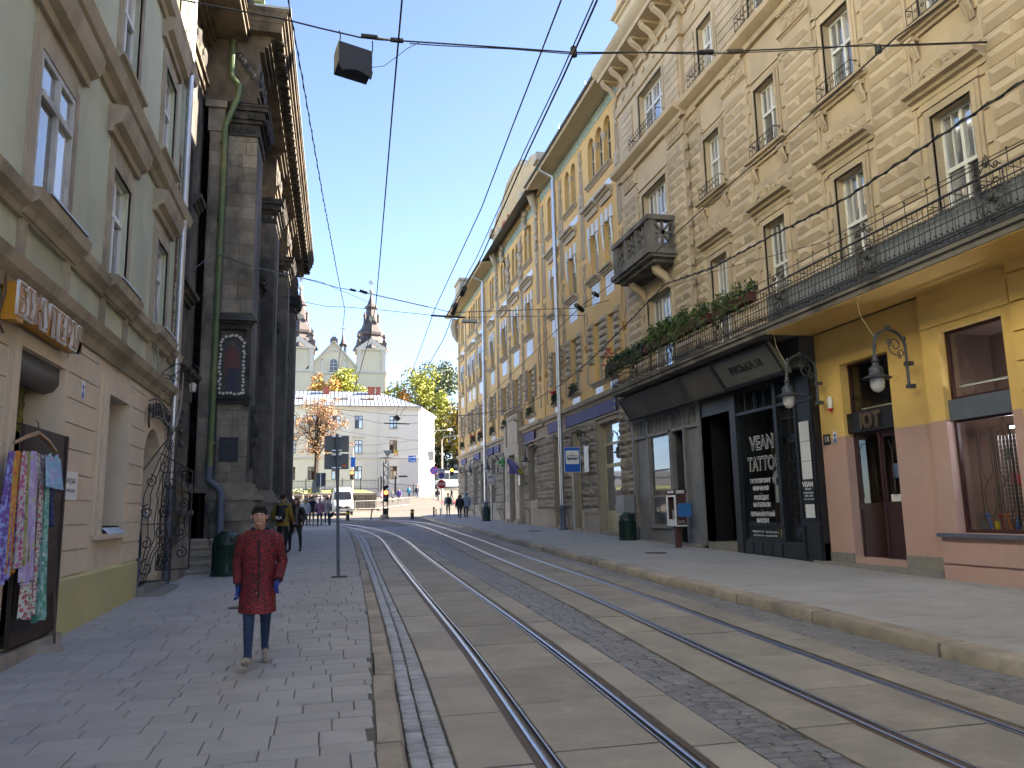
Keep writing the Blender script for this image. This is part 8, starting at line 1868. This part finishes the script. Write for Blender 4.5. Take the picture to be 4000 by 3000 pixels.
def person(label, x, y, z, H, top, legs, shoe=None, hair=(.03, .02, .014), rz=0., stride=.1, arms='down', coat=None, hairl='short', lean=0., sit=False, head=(0, 0), group=None, detail=0, stand=.1):
    """body grown from a skeleton as one surface; faces -Y before turning by rz"""
    s = H / 1.7; shoe = shoe or MT['shoed']
    root = thing('person', label, 'person', (x, y, z), rz, group)
    J = []; E = []; K = []                        # joints (pos, rx, ry), bones, zone of each bone
    def j(p, r, r2=None): J.append((Vector(p) * s, r * s, (r2 or r) * s)); return len(J) - 1
    def b(a, c, k): E.append((a, c)); K.append(k)
    hz = .90
    pel = j((0, 0, hz), .135, .105); wai = j((0, -lean * .1, hz + .2), .125, .095); che = j((0, -lean * .3, hz + .4), .15, .11); sho = j((0, -lean * .4 + .01, hz + .53), .095, .075)
    nk = j((0, -lean * .5, hz + .60), .05); hb = j((head[0] * .4, -lean * .55 - .02 - head[1] * .3, hz + .655), .066, .075); hd = j((head[0], -lean * .6 - .015 - head[1], hz + .73), .084, .1); ht = j((head[0], -lean * .6 + .005 - head[1], hz + .775), .05, .06)
    b(pel, wai, 1); b(wai, che, 0); b(che, sho, 0); b(sho, nk, 2); b(nk, hb, 2); b(hb, hd, 2); b(hd, ht, 2)
    feet = []
    for g in (-1, 1):
        f = stride * g; lift = .0
        hip = j((g * .095, 0, hz - .05), .095); kn = j((g * stand, f * .55 - .03 * (f < 0) - .03, .48), .062)
        back = f > .03
        an = j((g * stand, f + .04, .085 + .04 * back), .044); to = j((g * (stand + .02), f - .1, .042 + (.05 if (stride > .15 and f < 0) else 0)), .05, .038); te = j((g * (stand + .03), f - .165, .04 + (.10 if (stride > .15 and f < 0) else 0)), .036, .03)
        he = j((g * stand, f + .075, .045 + .03 * back), .042)
        b(pel, hip, 1); b(hip, kn, 1); b(kn, an, 1); b(an, to, 3); b(to, te, 3); b(an, he, 3)
    hands = []
    for g in (-1, 1):
        a = arms if isinstance(arms, str) else arms[(g + 1) // 2]
        el, wr = {'hang': ((g * .225, .07, 1.13), (g * .215, .03, .87)), 'down': ((g * .26, .04, 1.12), (g * .27, -.05, .88)), 'bent': ((g * .29, .06, 1.12), (g * .24, -.17, .95)), 'fwd': ((g * .25, -.05, 1.14), (g * .10, -.27, 1.12)), 'back': ((g * .27, .14, 1.14), (g * .27, .1, .9)), 'swing': ((g * .25, .05, 1.12), (g * .2, -.15, .91)), 'up': ((g * .24, -.12, 1.16), (g * .06, -.2, 1.36)), 'pocket': ((g * .31, .05, 1.12), (g * .2, -.08, .94))}[a]
        sh = j((g * (.165 if detail == 2 else .185), -lean * .4 + .01, hz + .515), .066); e = j(el, .05); w = j(wr, .032)
        d = (Vector(wr) - Vector(el)).normalized(); pm = Vector(wr) + d * .07; hn = j(pm, .036, .026); tp = j(pm + d * .045 + Vector((0, -.015, 0)), .024, .018)
        b(che, sh, 0); b(sh, e, 0); b(e, w, 0); b(w, hn, 4); b(hn, tp, 4); hands.append((Vector(wr) * s, d, g))
    me = bpy.data.meshes.new('body_skeleton'); me.from_pydata([tuple(p[0]) for p in J], E, [])
    o = bpy.data.objects.new('body_skeleton', me); COL.objects.link(o)
    md = o.modifiers.new('skin', 'SKIN'); md.use_smooth_shade = True; md.branch_smoothing = .6
    for i, v in enumerate(me.skin_vertices[0].data): v.radius = (J[i][1], J[i][2]); v.use_root = (i == 0)
    o.modifiers.new('sub', 'SUBSURF').levels = 2 if detail else 1
    dg = bpy.context.evaluated_depsgraph_get(); dg.update()
    bm = bpy.data.meshes.new_from_object(o.evaluated_get(dg)); bpy.data.objects.remove(o); bpy.data.meshes.remove(me); bm.name = 'body'
    bm.materials.clear()
    glove = MT['skin'] if detail != 2 else cl((.02, .05, .28), 'blue_glove')
    for q in (top, legs, MT['skin'], shoe, glove): bm.materials.append(q)
    P = np.array([tuple(v.co) for v in bm.vertices]); A = np.array([tuple(J[a][0]) for a, c in E]); B = np.array([tuple(J[c][0]) for a, c in E]); AB = B - A; L2 = (AB ** 2).sum(1); rad = np.array([(J[a][1] + J[c][1]) / 2 for a, c in E])
    for p in bm.polygons:
        c = np.array(tuple(p.center)); t = np.clip(((c - A) * AB).sum(1) / L2, 0, 1); dd = np.linalg.norm(A + AB * t[:, None] - c, axis=1) / rad; k = K[int(dd.argmin())]
        p.material_index = k; p.use_smooth = True
    inst(bm, 'body', world_loc(root), root)
    hp = J[hd][0]; hr = .1 * s
    off = Vector((0, 0, 0)); B0 = lambda: MB()
    def child(m, name, mat, sm=60): return m.build(name, mat, root, smooth=sm, off=(0, 0, 0))
    # hair and face
    hm = cl(hair, 'hair') if hairl != 'none' else None
    m = MB(); cx, cy, cz = hp
    if hairl in ('short', 'bun', 'long', 'pony'):
        m.ball((cx, cy + .036 * s, cz + .034 * s), (.088 * s, .086 * s, .086 * s), 14, 10); m.ball((cx, cy - .02 * s, cz + .09 * s), (.068 * s, .058 * s, .028 * s), 10, 6)
        if hairl == 'bun': m.ball((cx + .03, cy + .11 * s, cz - .04 * s), (.06 * s, .05 * s, .055 * s), 10, 6); [m.ball((cx + g * .07 * s, cy + .045, cz + .01), (.026 * s, .06 * s, .055 * s), 8, 6) for g in (-1, 1)]
        if hairl == 'long': m.tube([(cx, cy + .07 * s, cz + .04), (cx, cy + .1 * s, cz - .12 * s), (cx, cy + .12 * s, cz - .38 * s)], [.09 * s, .1 * s, .05 * s], 10); [m.tube([(cx + g * .085 * s, cy + .0, cz), (cx + g * .095 * s, cy - .02, cz - .12 * s), (cx + g * .1 * s, cy - .05 * s, cz - .3 * s)], [.035 * s, .04 * s, .02], 8) for g in (-1, 1)]
        if hairl == 'pony': m.tube([(cx, cy + .1 * s, cz + .05), (cx, cy + .17 * s, cz), (cx, cy + .15 * s, cz - .25 * s)], [.04, .045, .015], 8)
        child(m, 'hair', hm)
    elif hairl in ('hood', 'cap'):
        m.ball((cx, cy + .03 * s, cz + .015 * s), (.115 * s, .115 * s, .125 * s), 12, 8) if hairl == 'hood' else m.ball((cx, cy + .015 * s, cz + .05 * s), (.1 * s, .108 * s, .08 * s), 12, 8)
        child(m, 'hood' if hairl == 'hood' else 'cap', hm)
    if detail:
        fy = cy - .082 * s
        m = MB(); m.tube([(cx, fy - .0, cz + .01 * s), (cx, fy - .018 * s, cz - .025 * s), (cx, fy + .0, cz - .035 * s)], [.008 * s, .014 * s, .012 * s], 6)
        for g in (-1, 1): m.ball((cx + g * .082 * s, cy + .0, cz - .01 * s), (.012 * s, .022 * s, .03 * s), 6, 5)
        m.ball((cx, cy - .055 * s, cz - .085 * s), (.035 * s, .032 * s, .028 * s), 8, 6); child(m, 'nose_and_ears', MT['skin'])
        m = MB(); [m.ball((cx + g * .032 * s, fy + .012 * s, cz + .012 * s), (.013 * s, .007 * s, .0055 * s), 6, 5) for g in (-1, 1)]; child(m, 'eyes', cl((.05, .03, .025), 'eye'))
        m = MB(); [m.tube([(cx + g * .015 * s, fy + .01, cz + .03 * s), (cx + g * .032 * s, fy + .006, cz + .036 * s), (cx + g * .05 * s, fy + .022, cz + .028 * s)], 0.0034 * s, 5) for g in (-1, 1)]; child(m, 'eyebrows', hm or MT['blackc'])
        m = MB(); m.ball((cx, fy + .014 * s, cz - .062 * s), (.024 * s, .012 * s, .008 * s), 8, 5); child(m, 'mouth', cl((.28, .08, .07), 'lips'))
        for w, d, g in hands:
            m = MB(); side = Vector((0, 1, 0)).cross(d).normalized() * g; fw = Vector((0, -1, 0)); base = w + d * .085 * s
            for k in range(4):
                o_ = (k - 1.5) * .019 * s; L = (.062, .075, .072, .056)[k] * s; p0 = base + fw * (o_ * -1); m.tube([tuple(p0 - d * .03), tuple(p0 + d * L * .5), tuple(p0 + d * L * .8 - side * .02 * s), tuple(p0 + d * L * .9 - side * .045 * s)], [.012 * s, .0115 * s, .010 * s, .007 * s], 6)
            p0 = w + d * .03 + fw * .025 * s; m.tube([tuple(p0), tuple(p0 + d * .035 + fw * .03 * s - side * .01), tuple(p0 + d * .075 * s + fw * .03 * s - side * .03 * s)], [.015 * s, .013 * s, .009 * s], 6); child(m, 'fingers', glove)
    # coat: shell with sleeves that follow the arms
    if coat:
        cm, hem, puff, wid = coat; m = MB(); n = 20; rings = []
        zs = [(hz + .575, .075, .072), (hz + .56, .15, .1), (hz + .50, .2, .125), (hz + .34, .20, .14), (hz + .18, .185, .135), (hz + .0, .195, .15), ((hz + hem) / 2, .205, .155 + .18 * stride), (hem, .215, 0.16 + .46 * stride)]
        zs = [q for q in zs if q[0] >= hem - .001]
        for zi, (zz, rx, ry) in enumerate(zs):
            ly = -lean * .7 * max(0, zz - hz)
            for i in range(n): a = 2 * pi * i / n; wv = 1 + .035 * sin(3 * a + zi * 1.7) + puff * (zi % 2) * .05; m.v.append((rx * wid * s * wv * cos(a), ly * s + (ry + puff * .02) * s * wv * sin(a), zz * s))
        for i in range(len(zs) - 1):
            for k in range(n): m.f.append((i * n + k, (i + 1) * n + k, (i + 1) * n + (k + 1) % n, i * n + (k + 1) % n)); m.m.append(0)
        i0 = len(J) - 10
        for q in (i0, i0 + 5):
            p0, p1, p2 = J[q][0], J[q + 1][0], J[q + 2][0]
            m.tube([tuple(p0 * .9 + J[che][0] * .1 + Vector((0, 0, .01))), tuple(p0 + Vector((0, 0, -.02))), tuple((p0 + p1) / 2), tuple(p1), tuple((p1 + p2) / 2), tuple(p2 * .92 + p1 * .08)], [.05 * s, .075 * s, (.069 + puff * .018) * s, (.063 + puff * .016) * s, (.06 + puff * .014) * s, .055 * s], 10)
        child(m, 'coat', cm, 70)
    root['h'] = H; return root, J, s
def extra(root, m, name, mat, sm=60): return m.build(name, mat, root, smooth=sm, off=(0, 0, 0))
zl = lambda y: gz(y) + .1
RED = M('red_printed_coat', (.27, .016, .024), .75, v=.2, vs=8, c2=(.02, .01, .014), a2=.92, s2=46, st=1.9, thr=(.47, .51), c3=(.10, .012, .016), a3=.6, s3=6, bump=.25, bs=12, local=True)
HERO, J, s = person('woman in a red and black printed coat, blue gloves and jeans walking towards the camera', -.67, 8.85, zl(8.9), 1.6, MT['navy'], MT['jean'], MT['shoe'], (.018, .011, .008), rz=.06, stride=.26, arms=('hang', 'swing'), coat=(RED, .58, 0, .95), hairl='bun', lean=.22, head=(-.01, .05), detail=2, stand=.085)
m = MB(); hz = .9
m.tube([(.075 * s * cos(a), -.06 * s - .075 * s * sin(a) * .8, (1.46 + .02 * cos(a * 2)) * s) for a in np.linspace(-.4, pi + .4, 12)], .03 * s, 8); extra(HERO, m, 'navy_collar', MT['navy'])
m = MB(); m.tube([(.13 * s * cos(a), .04 + .09 * s * sin(a), 1.43 * s - .03 * sin(a)) for a in np.linspace(-.4, pi + .4, 10)], [.03, .05, .06, .065, .07, .07, .065, .06, .05, .03], 8); extra(HERO, m, 'hood', RED)
m = MB()
for k in range(6): m.ball((-.01 + .004 * k, (-.185 + .005 * k) * s, (.68 + .12 * k) * s), .009, 6, 4)
extra(HERO, m, 'buttons', MT['goodyellow'])
m = MB(); m.tube([(0, -.2, .64 * s), (.002, -.195, .95 * s), (0, -.19, 1.38 * s)], .006, 4); extra(HERO, m, 'zip', MT['navy'])
m = MB(); m.tube([(.02, -.19, .62 * s), (.03, -.2, .55 * s)], .005, 4); extra(HERO, m, 'drawstring', MT['blackc'])
FL, J, s = person('young man in a mustard and black hooded jacket with a black backpack, seen from behind', -1.33, 26.6, zl(26.6), 1.84, cl((.22, .14, .02)), MT['blackc'], None, (.04, .025, .015), rz=2.75, stride=.02, arms='bent', coat=(cl((.24, .155, .02)), .8, .3, 1.05), detail=1)
m = MB(); m.ball((-.02, .2, 1.24), (.17, .12, .25), 12, 8); m.ball((-.02, .28, 1.12), (.13, .06, .12), 10, 6); bk = extra(FL, m, 'backpack', MT['blackc'])
m = MB(); m.tube([(.15 * cos(a), .05 + .1 * sin(a), 1.50 - .04 * sin(a)) for a in np.linspace(-.3, pi + .3, 9)], .06, 8); m.ball((0, -.0, 1.42), (.24, .15, .12), 12, 6); extra(FL, m, 'dark_hood', MT['navy'])
lo = letter('FILA', .12, MT['sign_white'], (0, 0, 0), Matrix(((-1, 0, 0), (0, 0, 1), (0, 1, 0))).to_euler(), None, depth=.004, bold=.006, name='lettering'); lo.parent = FL; ALLK.setdefault(FL.name, []).append(lo); lo.location = (-.02, .345, 1.13)
GRL2, J, s = person('young woman with long hair in a black leather jacket and black leggings facing the camera', -.95, 27.3, zl(27.3), 1.72, MT['blackc'], MT['blackc'], MT['shoed'], (.12, .06, .03), rz=-.15, stride=.05, arms=('fwd', 'bent'), coat=(M('black_leather', (.012, .012, .014), .3, v=.3, vs=12, bump=.3, local=True), .84, .2, .95), hairl='long', detail=1, stand=.16)
GR = 'people strolling along the left pavement'
person('woman in a white puffer jacket walking away by the far green bin', -1.2, 50.6, zl(50.6), 1.68, MT['sign_white'], MT['blackc'], hair=(.38, .27, .14), rz=pi, stride=.16, coat=(cl((.5, .55, .58)), .78, 1, 1.05), hairl='long', group=GR)
person('man in a black jacket and grey trousers walking away beside the white jacket', -.82, 50.8, zl(50.8), 1.8, MT['navy'], cl((.22, .215, .2)), hair=(.02, .014, .01), rz=pi, stride=.12, coat=(MT['navy'], .82, .8, 1.1), group=GR)
PK, J, s = person('woman in a mauve pink jacket with a shoulder bag walking away', -.33, 49.9, zl(49.9), 1.68, cl((.34, .16, .25)), MT['blackc'], hair=(.42, .32, .19), rz=pi, stride=.17, coat=(cl((.34, .16, .25)), .8, .4, 1.0), group=GR); m = MB(); m.box(.2, .26, -.1, .12, .86, 1.1); m.tube([(.22, 0, 1.1), (.1, -.1, 1.45), (-.05, .05, 1.45)], .012, 4); extra(PK, m, 'shoulder_bag', MT['navy'])
BG, J, s = person('woman in a pale grey puffer jacket and dark beret walking away', .12, 51.7, zl(51.7), 1.69, cl((.36, .335, .32)), MT['jean'], MT['shoew'], hair=(.015, .012, .018), rz=pi, stride=.15, coat=(cl((.36, .335, .32)), .78, 1, 1.0), hairl='cap', group=GR); m = MB(); m.box(-.36, -.24, -.06, .14, .5, .75); m.tube([(-.28, -.02, .75), (-.27, .04, .9), (-.28, .1, .75)], .01, 4); extra(BG, m, 'handbag', MT['blackc'])
person('child in a pale blue jacket half hidden behind the far green bin', -1.72, 50.2, zl(50.2), 1.5, cl((.15, .33, .40)), MT['blackc'], hair=(.10, .05, .03), rz=2.9, coat=(cl((.15, .33, .40)), .75, .6, 1), hairl='pony', group=GR)
GR = 'people walking along the right pavement'; zr = lambda y: gz(y) + .14
person('woman with long auburn hair in black walking away by the ochre corner', 9.27, 55.4, zr(55.4), 1.7, MT['blackc'], MT['blackc'], MT['shoew'], (.07, .022, .015), rz=pi, stride=.16, coat=(MT['blackc'], .74, .3, 1.05), hairl='long', group=GR)
person('man in a hooded pale blue sweatshirt and black trousers walking away', 9.78, 55.7, zr(55.7), 1.82, cl((.24, .30, .38)), MT['blackc'], MT['shoew'], (.24, .30, .38), rz=pi, stride=.2, coat=(cl((.24, .30, .38)), .84, .4, 1.08), hairl='hood', group=GR)
BP, J, s = person('person with a black backpack on pale sleeves carrying flowers at the corner', 9.55, 62.6, zr(62.6), 1.78, cl((.42, .42, .42)), MT['blackc'], hair=(.02, .015, .012), rz=pi, stride=.08, coat=(cl((.42, .42, .42)), .85, .4, 1.05), group=GR); m = MB(); m.ball((0, .2, 1.2), (.19, .13, .28), 10, 8); extra(BP, m, 'backpack', MT['blackc']); m = MB(); leaves(m, (-.42, -.05, 1.0), (.12, .1, .2), 60, .05, random.Random(1)); extra(BP, m, 'flowers', cl((.45, .2, .3)))
GR = 'far people beyond the square'
for i, (x, y, H, top, legs, hair, rz, st, lab) in enumerate(((15.6, 112, 1.75, (.02, .02, .025), (.02, .02, .02), (.02, .015, .012), 3.0, .1, 'person in black seen from behind on the far zebra crossing'), (17.6, 112, 1.75, (.015, .015, .018), (.015, .015, .018), (.05, .03, .02), -1.4, .25, 'person in black striding past the ochre corner near the coach'), (12.0, 117, 1.72, (.03, .25, .36), (.02, .02, .025), (.14, .07, .04), .2, .08, 'person in a bright blue jacket on the far pavement'), (13.2, 117, 1.76, (.025, .03, .05), (.05, .09, .18), (.08, .05, .03), -.2, .08, 'person in a dark jacket and jeans next to the bright blue jacket'), (6.9, 100, 1.66, (.48, .22, .25), (.2, .2, .2), (.3, .2, .1), .9, .15, 'woman in a pale pink jacket on the far island pavement'), (8.3, 101, 1.6, (.4, .38, .36), (.04, .05, .08), (.12, .08, .05), .2, .1, 'person in a beige jacket between pink and violet jackets'), (9.1, 101, 1.74, (.08, .05, .25), (.02, .02, .025), (.04, .03, .02), -.4, .05, 'person in a violet hooded top by the far railing'), (3.6, 90, 1.7, (.5, .48, .45), (.03, .03, .035), (.4, .3, .2), 1.0, .12, 'person in a white jacket descending beside the lattice mast'))):
    zz = {6: .35, 4: .0}.get(i, 0); person(lab, x, y, {0: 3.25, 1: 3.25, 2: 3.8, 3: 3.8, 4: 2.95, 5: 3.0, 6: 3.0, 7: 2.35}[i], H, cl(top), cl(legs), None, hair, rz, st, coat=(cl(top), .78, .5, 1.0), hairl='long' if i in (0, 2, 4) else 'short', group=GR)
for i, (x, top, hair) in enumerate(((-3.35, (.45, .47, .5), (.10, .05, .03)), (-2.35, (.30, .27, .22), (.45, .33, .17)), (-1.75, (.03, .03, .035), (.06, .03, .02)), (-1.5, (.04, .04, .05), (.25, .10, .05)), (-.72, (.5, .5, .48), (.4, .38, .33)), (-.42, (.2, .2, .26), (.05, .03, .02)), (.35, (.1, .1, .15), (.05, .03, .02)))):
    person(['person in a white and blue top leftmost along the far stone wall', 'blond person with a dark bag by the far stone wall', 'dark haired person in black by the far stone wall', 'red haired person in dark clothes by the far stone wall', 'pale capped person above the mauve jacket by the far stone wall', 'person in a grey violet top by the far stone wall', 'dark clad person next to the white van'][i], x, 86.3, gz(86) + .02, 1.68, cl(top), cl((.03, .03, .035)), None, hair, .4 * ((i % 3) - 1), .05, arms=('fwd', 'bent') if i % 2 else 'down', coat=(cl(top), .8, .4, 1.0), hairl='long' if i in (1, 3) else 'short', group='people lingering along the far stone wall')
person('dark haired man in a white T-shirt and jeans standing behind the open iron gate', -3.62, 16.75, .44, 1.72, MT['sign_white'], MT['navy'], MT['shoew'], (.03, .02, .015), rz=.9, stride=.06, arms=('bent', 'up'), detail=1)
# ------------------------------------------------------------------ overhead wires
def ray(px, py): return RW @ Vector((px - 2000, py - 1500, f_))
def aty(px, py, Y): d = ray(px, py); return EYE + d * (Y / d.y)
def atz(px, py, Z): d = ray(px, py); return EYE + d * ((Z - EYE.z) / d.z)
def atx(px, py, X): d = ray(px, py); return EYE + d * (X / d.x)
def wire(label, pts, r, parts=(), twist=False):
    root = thing('overhead_wire', label, 'wire', tuple(pts[0])); m = MB(); m.tube([tuple(p) for p in pts], r, 5)
    if twist:
        for a, b in zip(pts[:-1], pts[1:]):
            n = max(2, int((b - a).length / .12)); q = [a + (b - a) * k / n + Vector((cos(k * 1.6), 0, sin(k * 1.6))) * r * 1.6 for k in range(n + 1)]; m.tube([tuple(p) for p in q], r * .8, 4)
    m.build('strand', MT['chain'], root, kind='stuff' if twist else None)
    for nm, a, b, rr_, mt in parts: m = MB(); m.tube([tuple(a), tuple(b)], rr_, 7); m.build(nm, mt, root, smooth=60)
    return root
Y0 = 10.4; A = lambda *p: [aty(x, y, Y0) for x, y in p]
sp = [Vector((-3.35, Y0 + .3, 9.35))] + A((711, 0), (1110, 75), (1250, 110), (1400, 145), (1480, 155), (1570, 160), (1650, 165), (2000, 188), (2240, 205), (2750, 205), (2870, 200), (3200, 185), (3430, 178), (4000, 158))
cer = plain('insulator_white', (.55, .5, .46), .4)
q = A((1410, 140), (1475, 147), (1525, 155), (1575, 160), (2725, 205), (2785, 203), (2840, 202), (2900, 200))
wire('span wire across the street carrying the black floodlight', sp, .012, [('insulator', q[0], q[1], .035, MT['chain']), ('insulator', q[2], q[3], .035, MT['chain']), ('insulator', q[4], q[5], .04, MT['chain']), ('insulator', q[6], q[7], .04, MT['rust']), ('link', q[1], q[2], .012, cer), ('link', q[5], q[6], .012, cer), ('bell_insulator', A((3430, 180))[0], A((3432, 205))[0], .06, MT['chain']), ('clamp', A((2240, 185))[0], A((2243, 220))[0], .05, MT['chain'])])
sp2 = A((1600, 170), (1720, 178), (2000, 192), (2240, 212), (2500, 206), (2740, 212), (2900, 206), (3200, 192), (3400, 170), (3460, 182), (4000, 162)); wire('second strand looped under the near span wire', sp2, .008)
FLO = thing('floodlight', 'black box floodlight with a ragged lower visor hanging from the span wire', 'lamp', tuple(aty(1380, 230, Y0)))
c = aty(1380, 235, Y0); T = lambda a, b, c_: (c.x + a - .18 * b, c.y + b + .18 * a, c.z + c_ - .12 * a)
m = MB(T); m.box(-.23, .23, -.16, .2, -.19, .12); m.add([(-.23, -.16, .12), (.23, -.16, .12), (.23, .2, .12), (-.23, .2, .12), (-.21, -.02, .22), (.21, -.02, .22), (.21, .2, .22), (-.21, .2, .22)], [(0, 1, 5, 4), (1, 2, 6, 5), (2, 3, 7, 6), (3, 0, 4, 7), (4, 5, 6, 7)]); m.build('housing', M('floodlight_black', (.012, .014, .02), .5, v=.1, vs=5, bump=0), FLO)
m = MB(T); pl = [(-.24, -.19)] + [(-.18 + .4 * k / 8, -.31 + .07 * sin(pi * k / 8)) for k in range(9)] + [(.24, -.19)]; m.prism([(a, b) for a, b in pl], -.18, -.15, ax='b') if False else m.add([(a, -.17, b) for a, b in pl] + [(a, -.14, b) for a, b in pl], [tuple(range(11)), tuple(range(11, 22))[::-1]]); m.build('visor', MT['black'], FLO)
m = MB()
for (x0, y0), (x1, y1) in (((1325, 118), (1327, 165)), ((1455, 160), (1448, 230))): m.tube([tuple(aty(x0, y0, Y0)), tuple(aty((x0 + x1) / 2 + 4, (y0 + y1) / 2, Y0)), tuple(aty(x1, y1, Y0))], .008, 4)
m.tube([tuple(p) for p in A((1435, 265), (1500, 258), (1545, 225), (1590, 190), (1640, 165))], .005, 4); m.build('hanger', MT['chain'], FLO)
Z = lambda z, *p: [atz(x, y, z) for x, y in p]
wire('twisted feeder cable running down the sky left of the far spires', Z(7.2, (1125, 0), (1180, 300), (1260, 760), (1320, 1080), (1347, 1208)) + Z(7.2, (1335, 1330), (1290, 1640)), .0065, twist=True)
wire('contact wire over the left track crossing the right spire', Z(6.0, (1570, 0), (1535, 400), (1485, 1000), (1468, 1190), (1440, 1330), (1365, 1590)), .009)
wire('thin wire to the right of the spires, nearer the ochre eaves', Z(6.6, (2192, 0), (2077, 300), (1995, 511), (1881, 812), (1778, 1035), (1698, 1208), (1640, 1370), (1547, 1619)), .009)
wire('thick contact wire over the right track beside the ochre roof line', Z(6.0, (2333, 0), (2200, 300), (2061, 595), (1971, 800), (1880, 1005), (1815, 1130), (1775, 1215), (1735, 1320), (1565, 1620)), .010, [('clamp', *Z(6.0, (1782, 1190), (1770, 1225)), .05, MT['chain']), ('clamp', *Z(6.0, (1815, 1125), (1805, 1150)), .055, MT['chain'])])
wire('companion contact wire just left of the thick one', Z(6.1, (2318, 0), (2186, 300), (2046, 595), (1955, 800), (1862, 1005), (1797, 1128), (1760, 1200)), .007)
wire('slanting wire from the upper right facade down towards the square', Z(6.5, (3900, -160), (3700, 0), (3505, 141), (3000, 597), (2874, 700), (2560, 985), (2268, 1197), (1961, 1500), (1852, 1590)), .009, [('hanger', *Z(6.5, (2250, 1192), (2275, 1212)), .06, MT['chain']), ('hanger', *Z(6.5, (2318, 1145), (2335, 1155)), .05, MT['chain'])])
bd = [atx(x, y, X) for x, y, X in ((4000, 315, 9.4), (3300, 777, 9.4), (3023, 917, 9.5), (2782, 1047, 9.6), (2599, 1110, 9.8), (2445, 1269, 10.2), (2300, 1413, 10.6), (2196, 1500, 10.9), (2069, 1576, 11), (1953, 1607, 10.8), (1791, 1625, 9.5))]
wire('heavy bundled cable sagging across the beige facade to the near rain pipe', bd, .018, twist=True)
wire('thin wire below the bundled cable over the iron balcony', [atx(x, y, 9.6) for x, y in ((4000, 545), (3500, 800), (3200, 950), (2782, 1062), (2599, 1130))], .008)
wire('span wire with insulators in front of the right spire', [aty(x, y, 30) for x, y in ((1000, 1038), (1325, 1125), (1375, 1133), (1420, 1142), (1674, 1199), (1765, 1221), (2268, 1203), (2600, 1112))], .014, [('insulator', aty(1367, 1130, 30), aty(1390, 1136, 30), .05, MT['chain']), ('insulator', aty(1405, 1135, 30), aty(1435, 1145, 30), .06, MT['chain']), ('rod', aty(1435, 1145, 30), aty(1674, 1199, 30), .025, MT['galv'])])
wire('lower sagging span wire crossing both spires', [aty(x, y, 33) for x, y in ((1000, 1108), (1100, 1155), (1190, 1180), (1280, 1198), (1348, 1199), (1500, 1212), (1683, 1231), (1815, 1240), (2400, 1230))], .012, [('bar', aty(1683, 1232, 33), aty(1815, 1240, 33), .045, MT['chain'])])
wire('far span wire in front of the white building eaves', [aty(x, y, 58) for x, y in ((1140, 1575), (1330, 1600), (1560, 1622), (1700, 1625), (1790, 1622), (2000, 1612))], .014); wire('far crossing wire under the white building eaves', [aty(x, y, 62) for x, y in ((1320, 1610), (1470, 1652), (1600, 1655), (1760, 1640))], .014, [('bar', aty(1500, 1653, 62), aty(1600, 1656, 62), .05, MT['chain']), ('hanger', aty(1545, 1625, 62), aty(1560, 1640, 62), .16, MT['chain'])])
for i, (a, b, Y) in enumerate((((1140, 1760), (1790, 1700), 70), ((1150, 1790), (1790, 1735), 72), ((1140, 1655), (1780, 1735), 75))): wire(('upper', 'middle', 'lower')[i] + ' thin wire in front of the far white building windows', [aty(*a, Y), aty((a[0] + b[0]) / 2, (a[1] + b[1]) / 2 + 8, Y), aty(*b, Y)], .012)
wire('cable from the steel pipe across the black church facade', [Vector((-3.2, 17.9, 6.9)), aty(840, 990, 20), aty(980, 1040, 22.4), aty(1130, 1075, 30), aty(1250, 1100, 40), aty(1450, 1185, 50)], .014)
CL = thing('hanging_lamp', 'flat grey street lamp hung from the span wire beside the ochre turret', 'street lamp', tuple(aty(1834, 1254, 33))); c = aty(1834, 1254, 33); m = MB(); m.box(c.x - .34, c.x + .34, c.y - .15, c.y + .15, c.z - .07, c.z + .05); m.build('housing', MT['barr'], CL); m = MB(); m.tube([(c.x, c.y, c.z + .05), (c.x, c.y, c.z + .2)], .03, 5); m.build('hook', MT['chain'], CL)
for i, (u, w) in enumerate(((13.1, .85), (16.1, .9))):
    m = MB(); a = Vector(TR(u, 5.9, 1.2)); b = Vector(TR(u, 4.95, w)); m.tube([tuple(a), tuple((a + b) / 2 + Vector((0, .1, -.05))), tuple(b)], .008, 4); tag(m.build('lamp_cable', plain('pale_flex%d' % i, (.4, .33, .2), .7)), ('pale flex from the balcony to the nearest wall lamp', 'pale flex from the balcony to the lamp at the yellow wall seam')[i], 'cable')
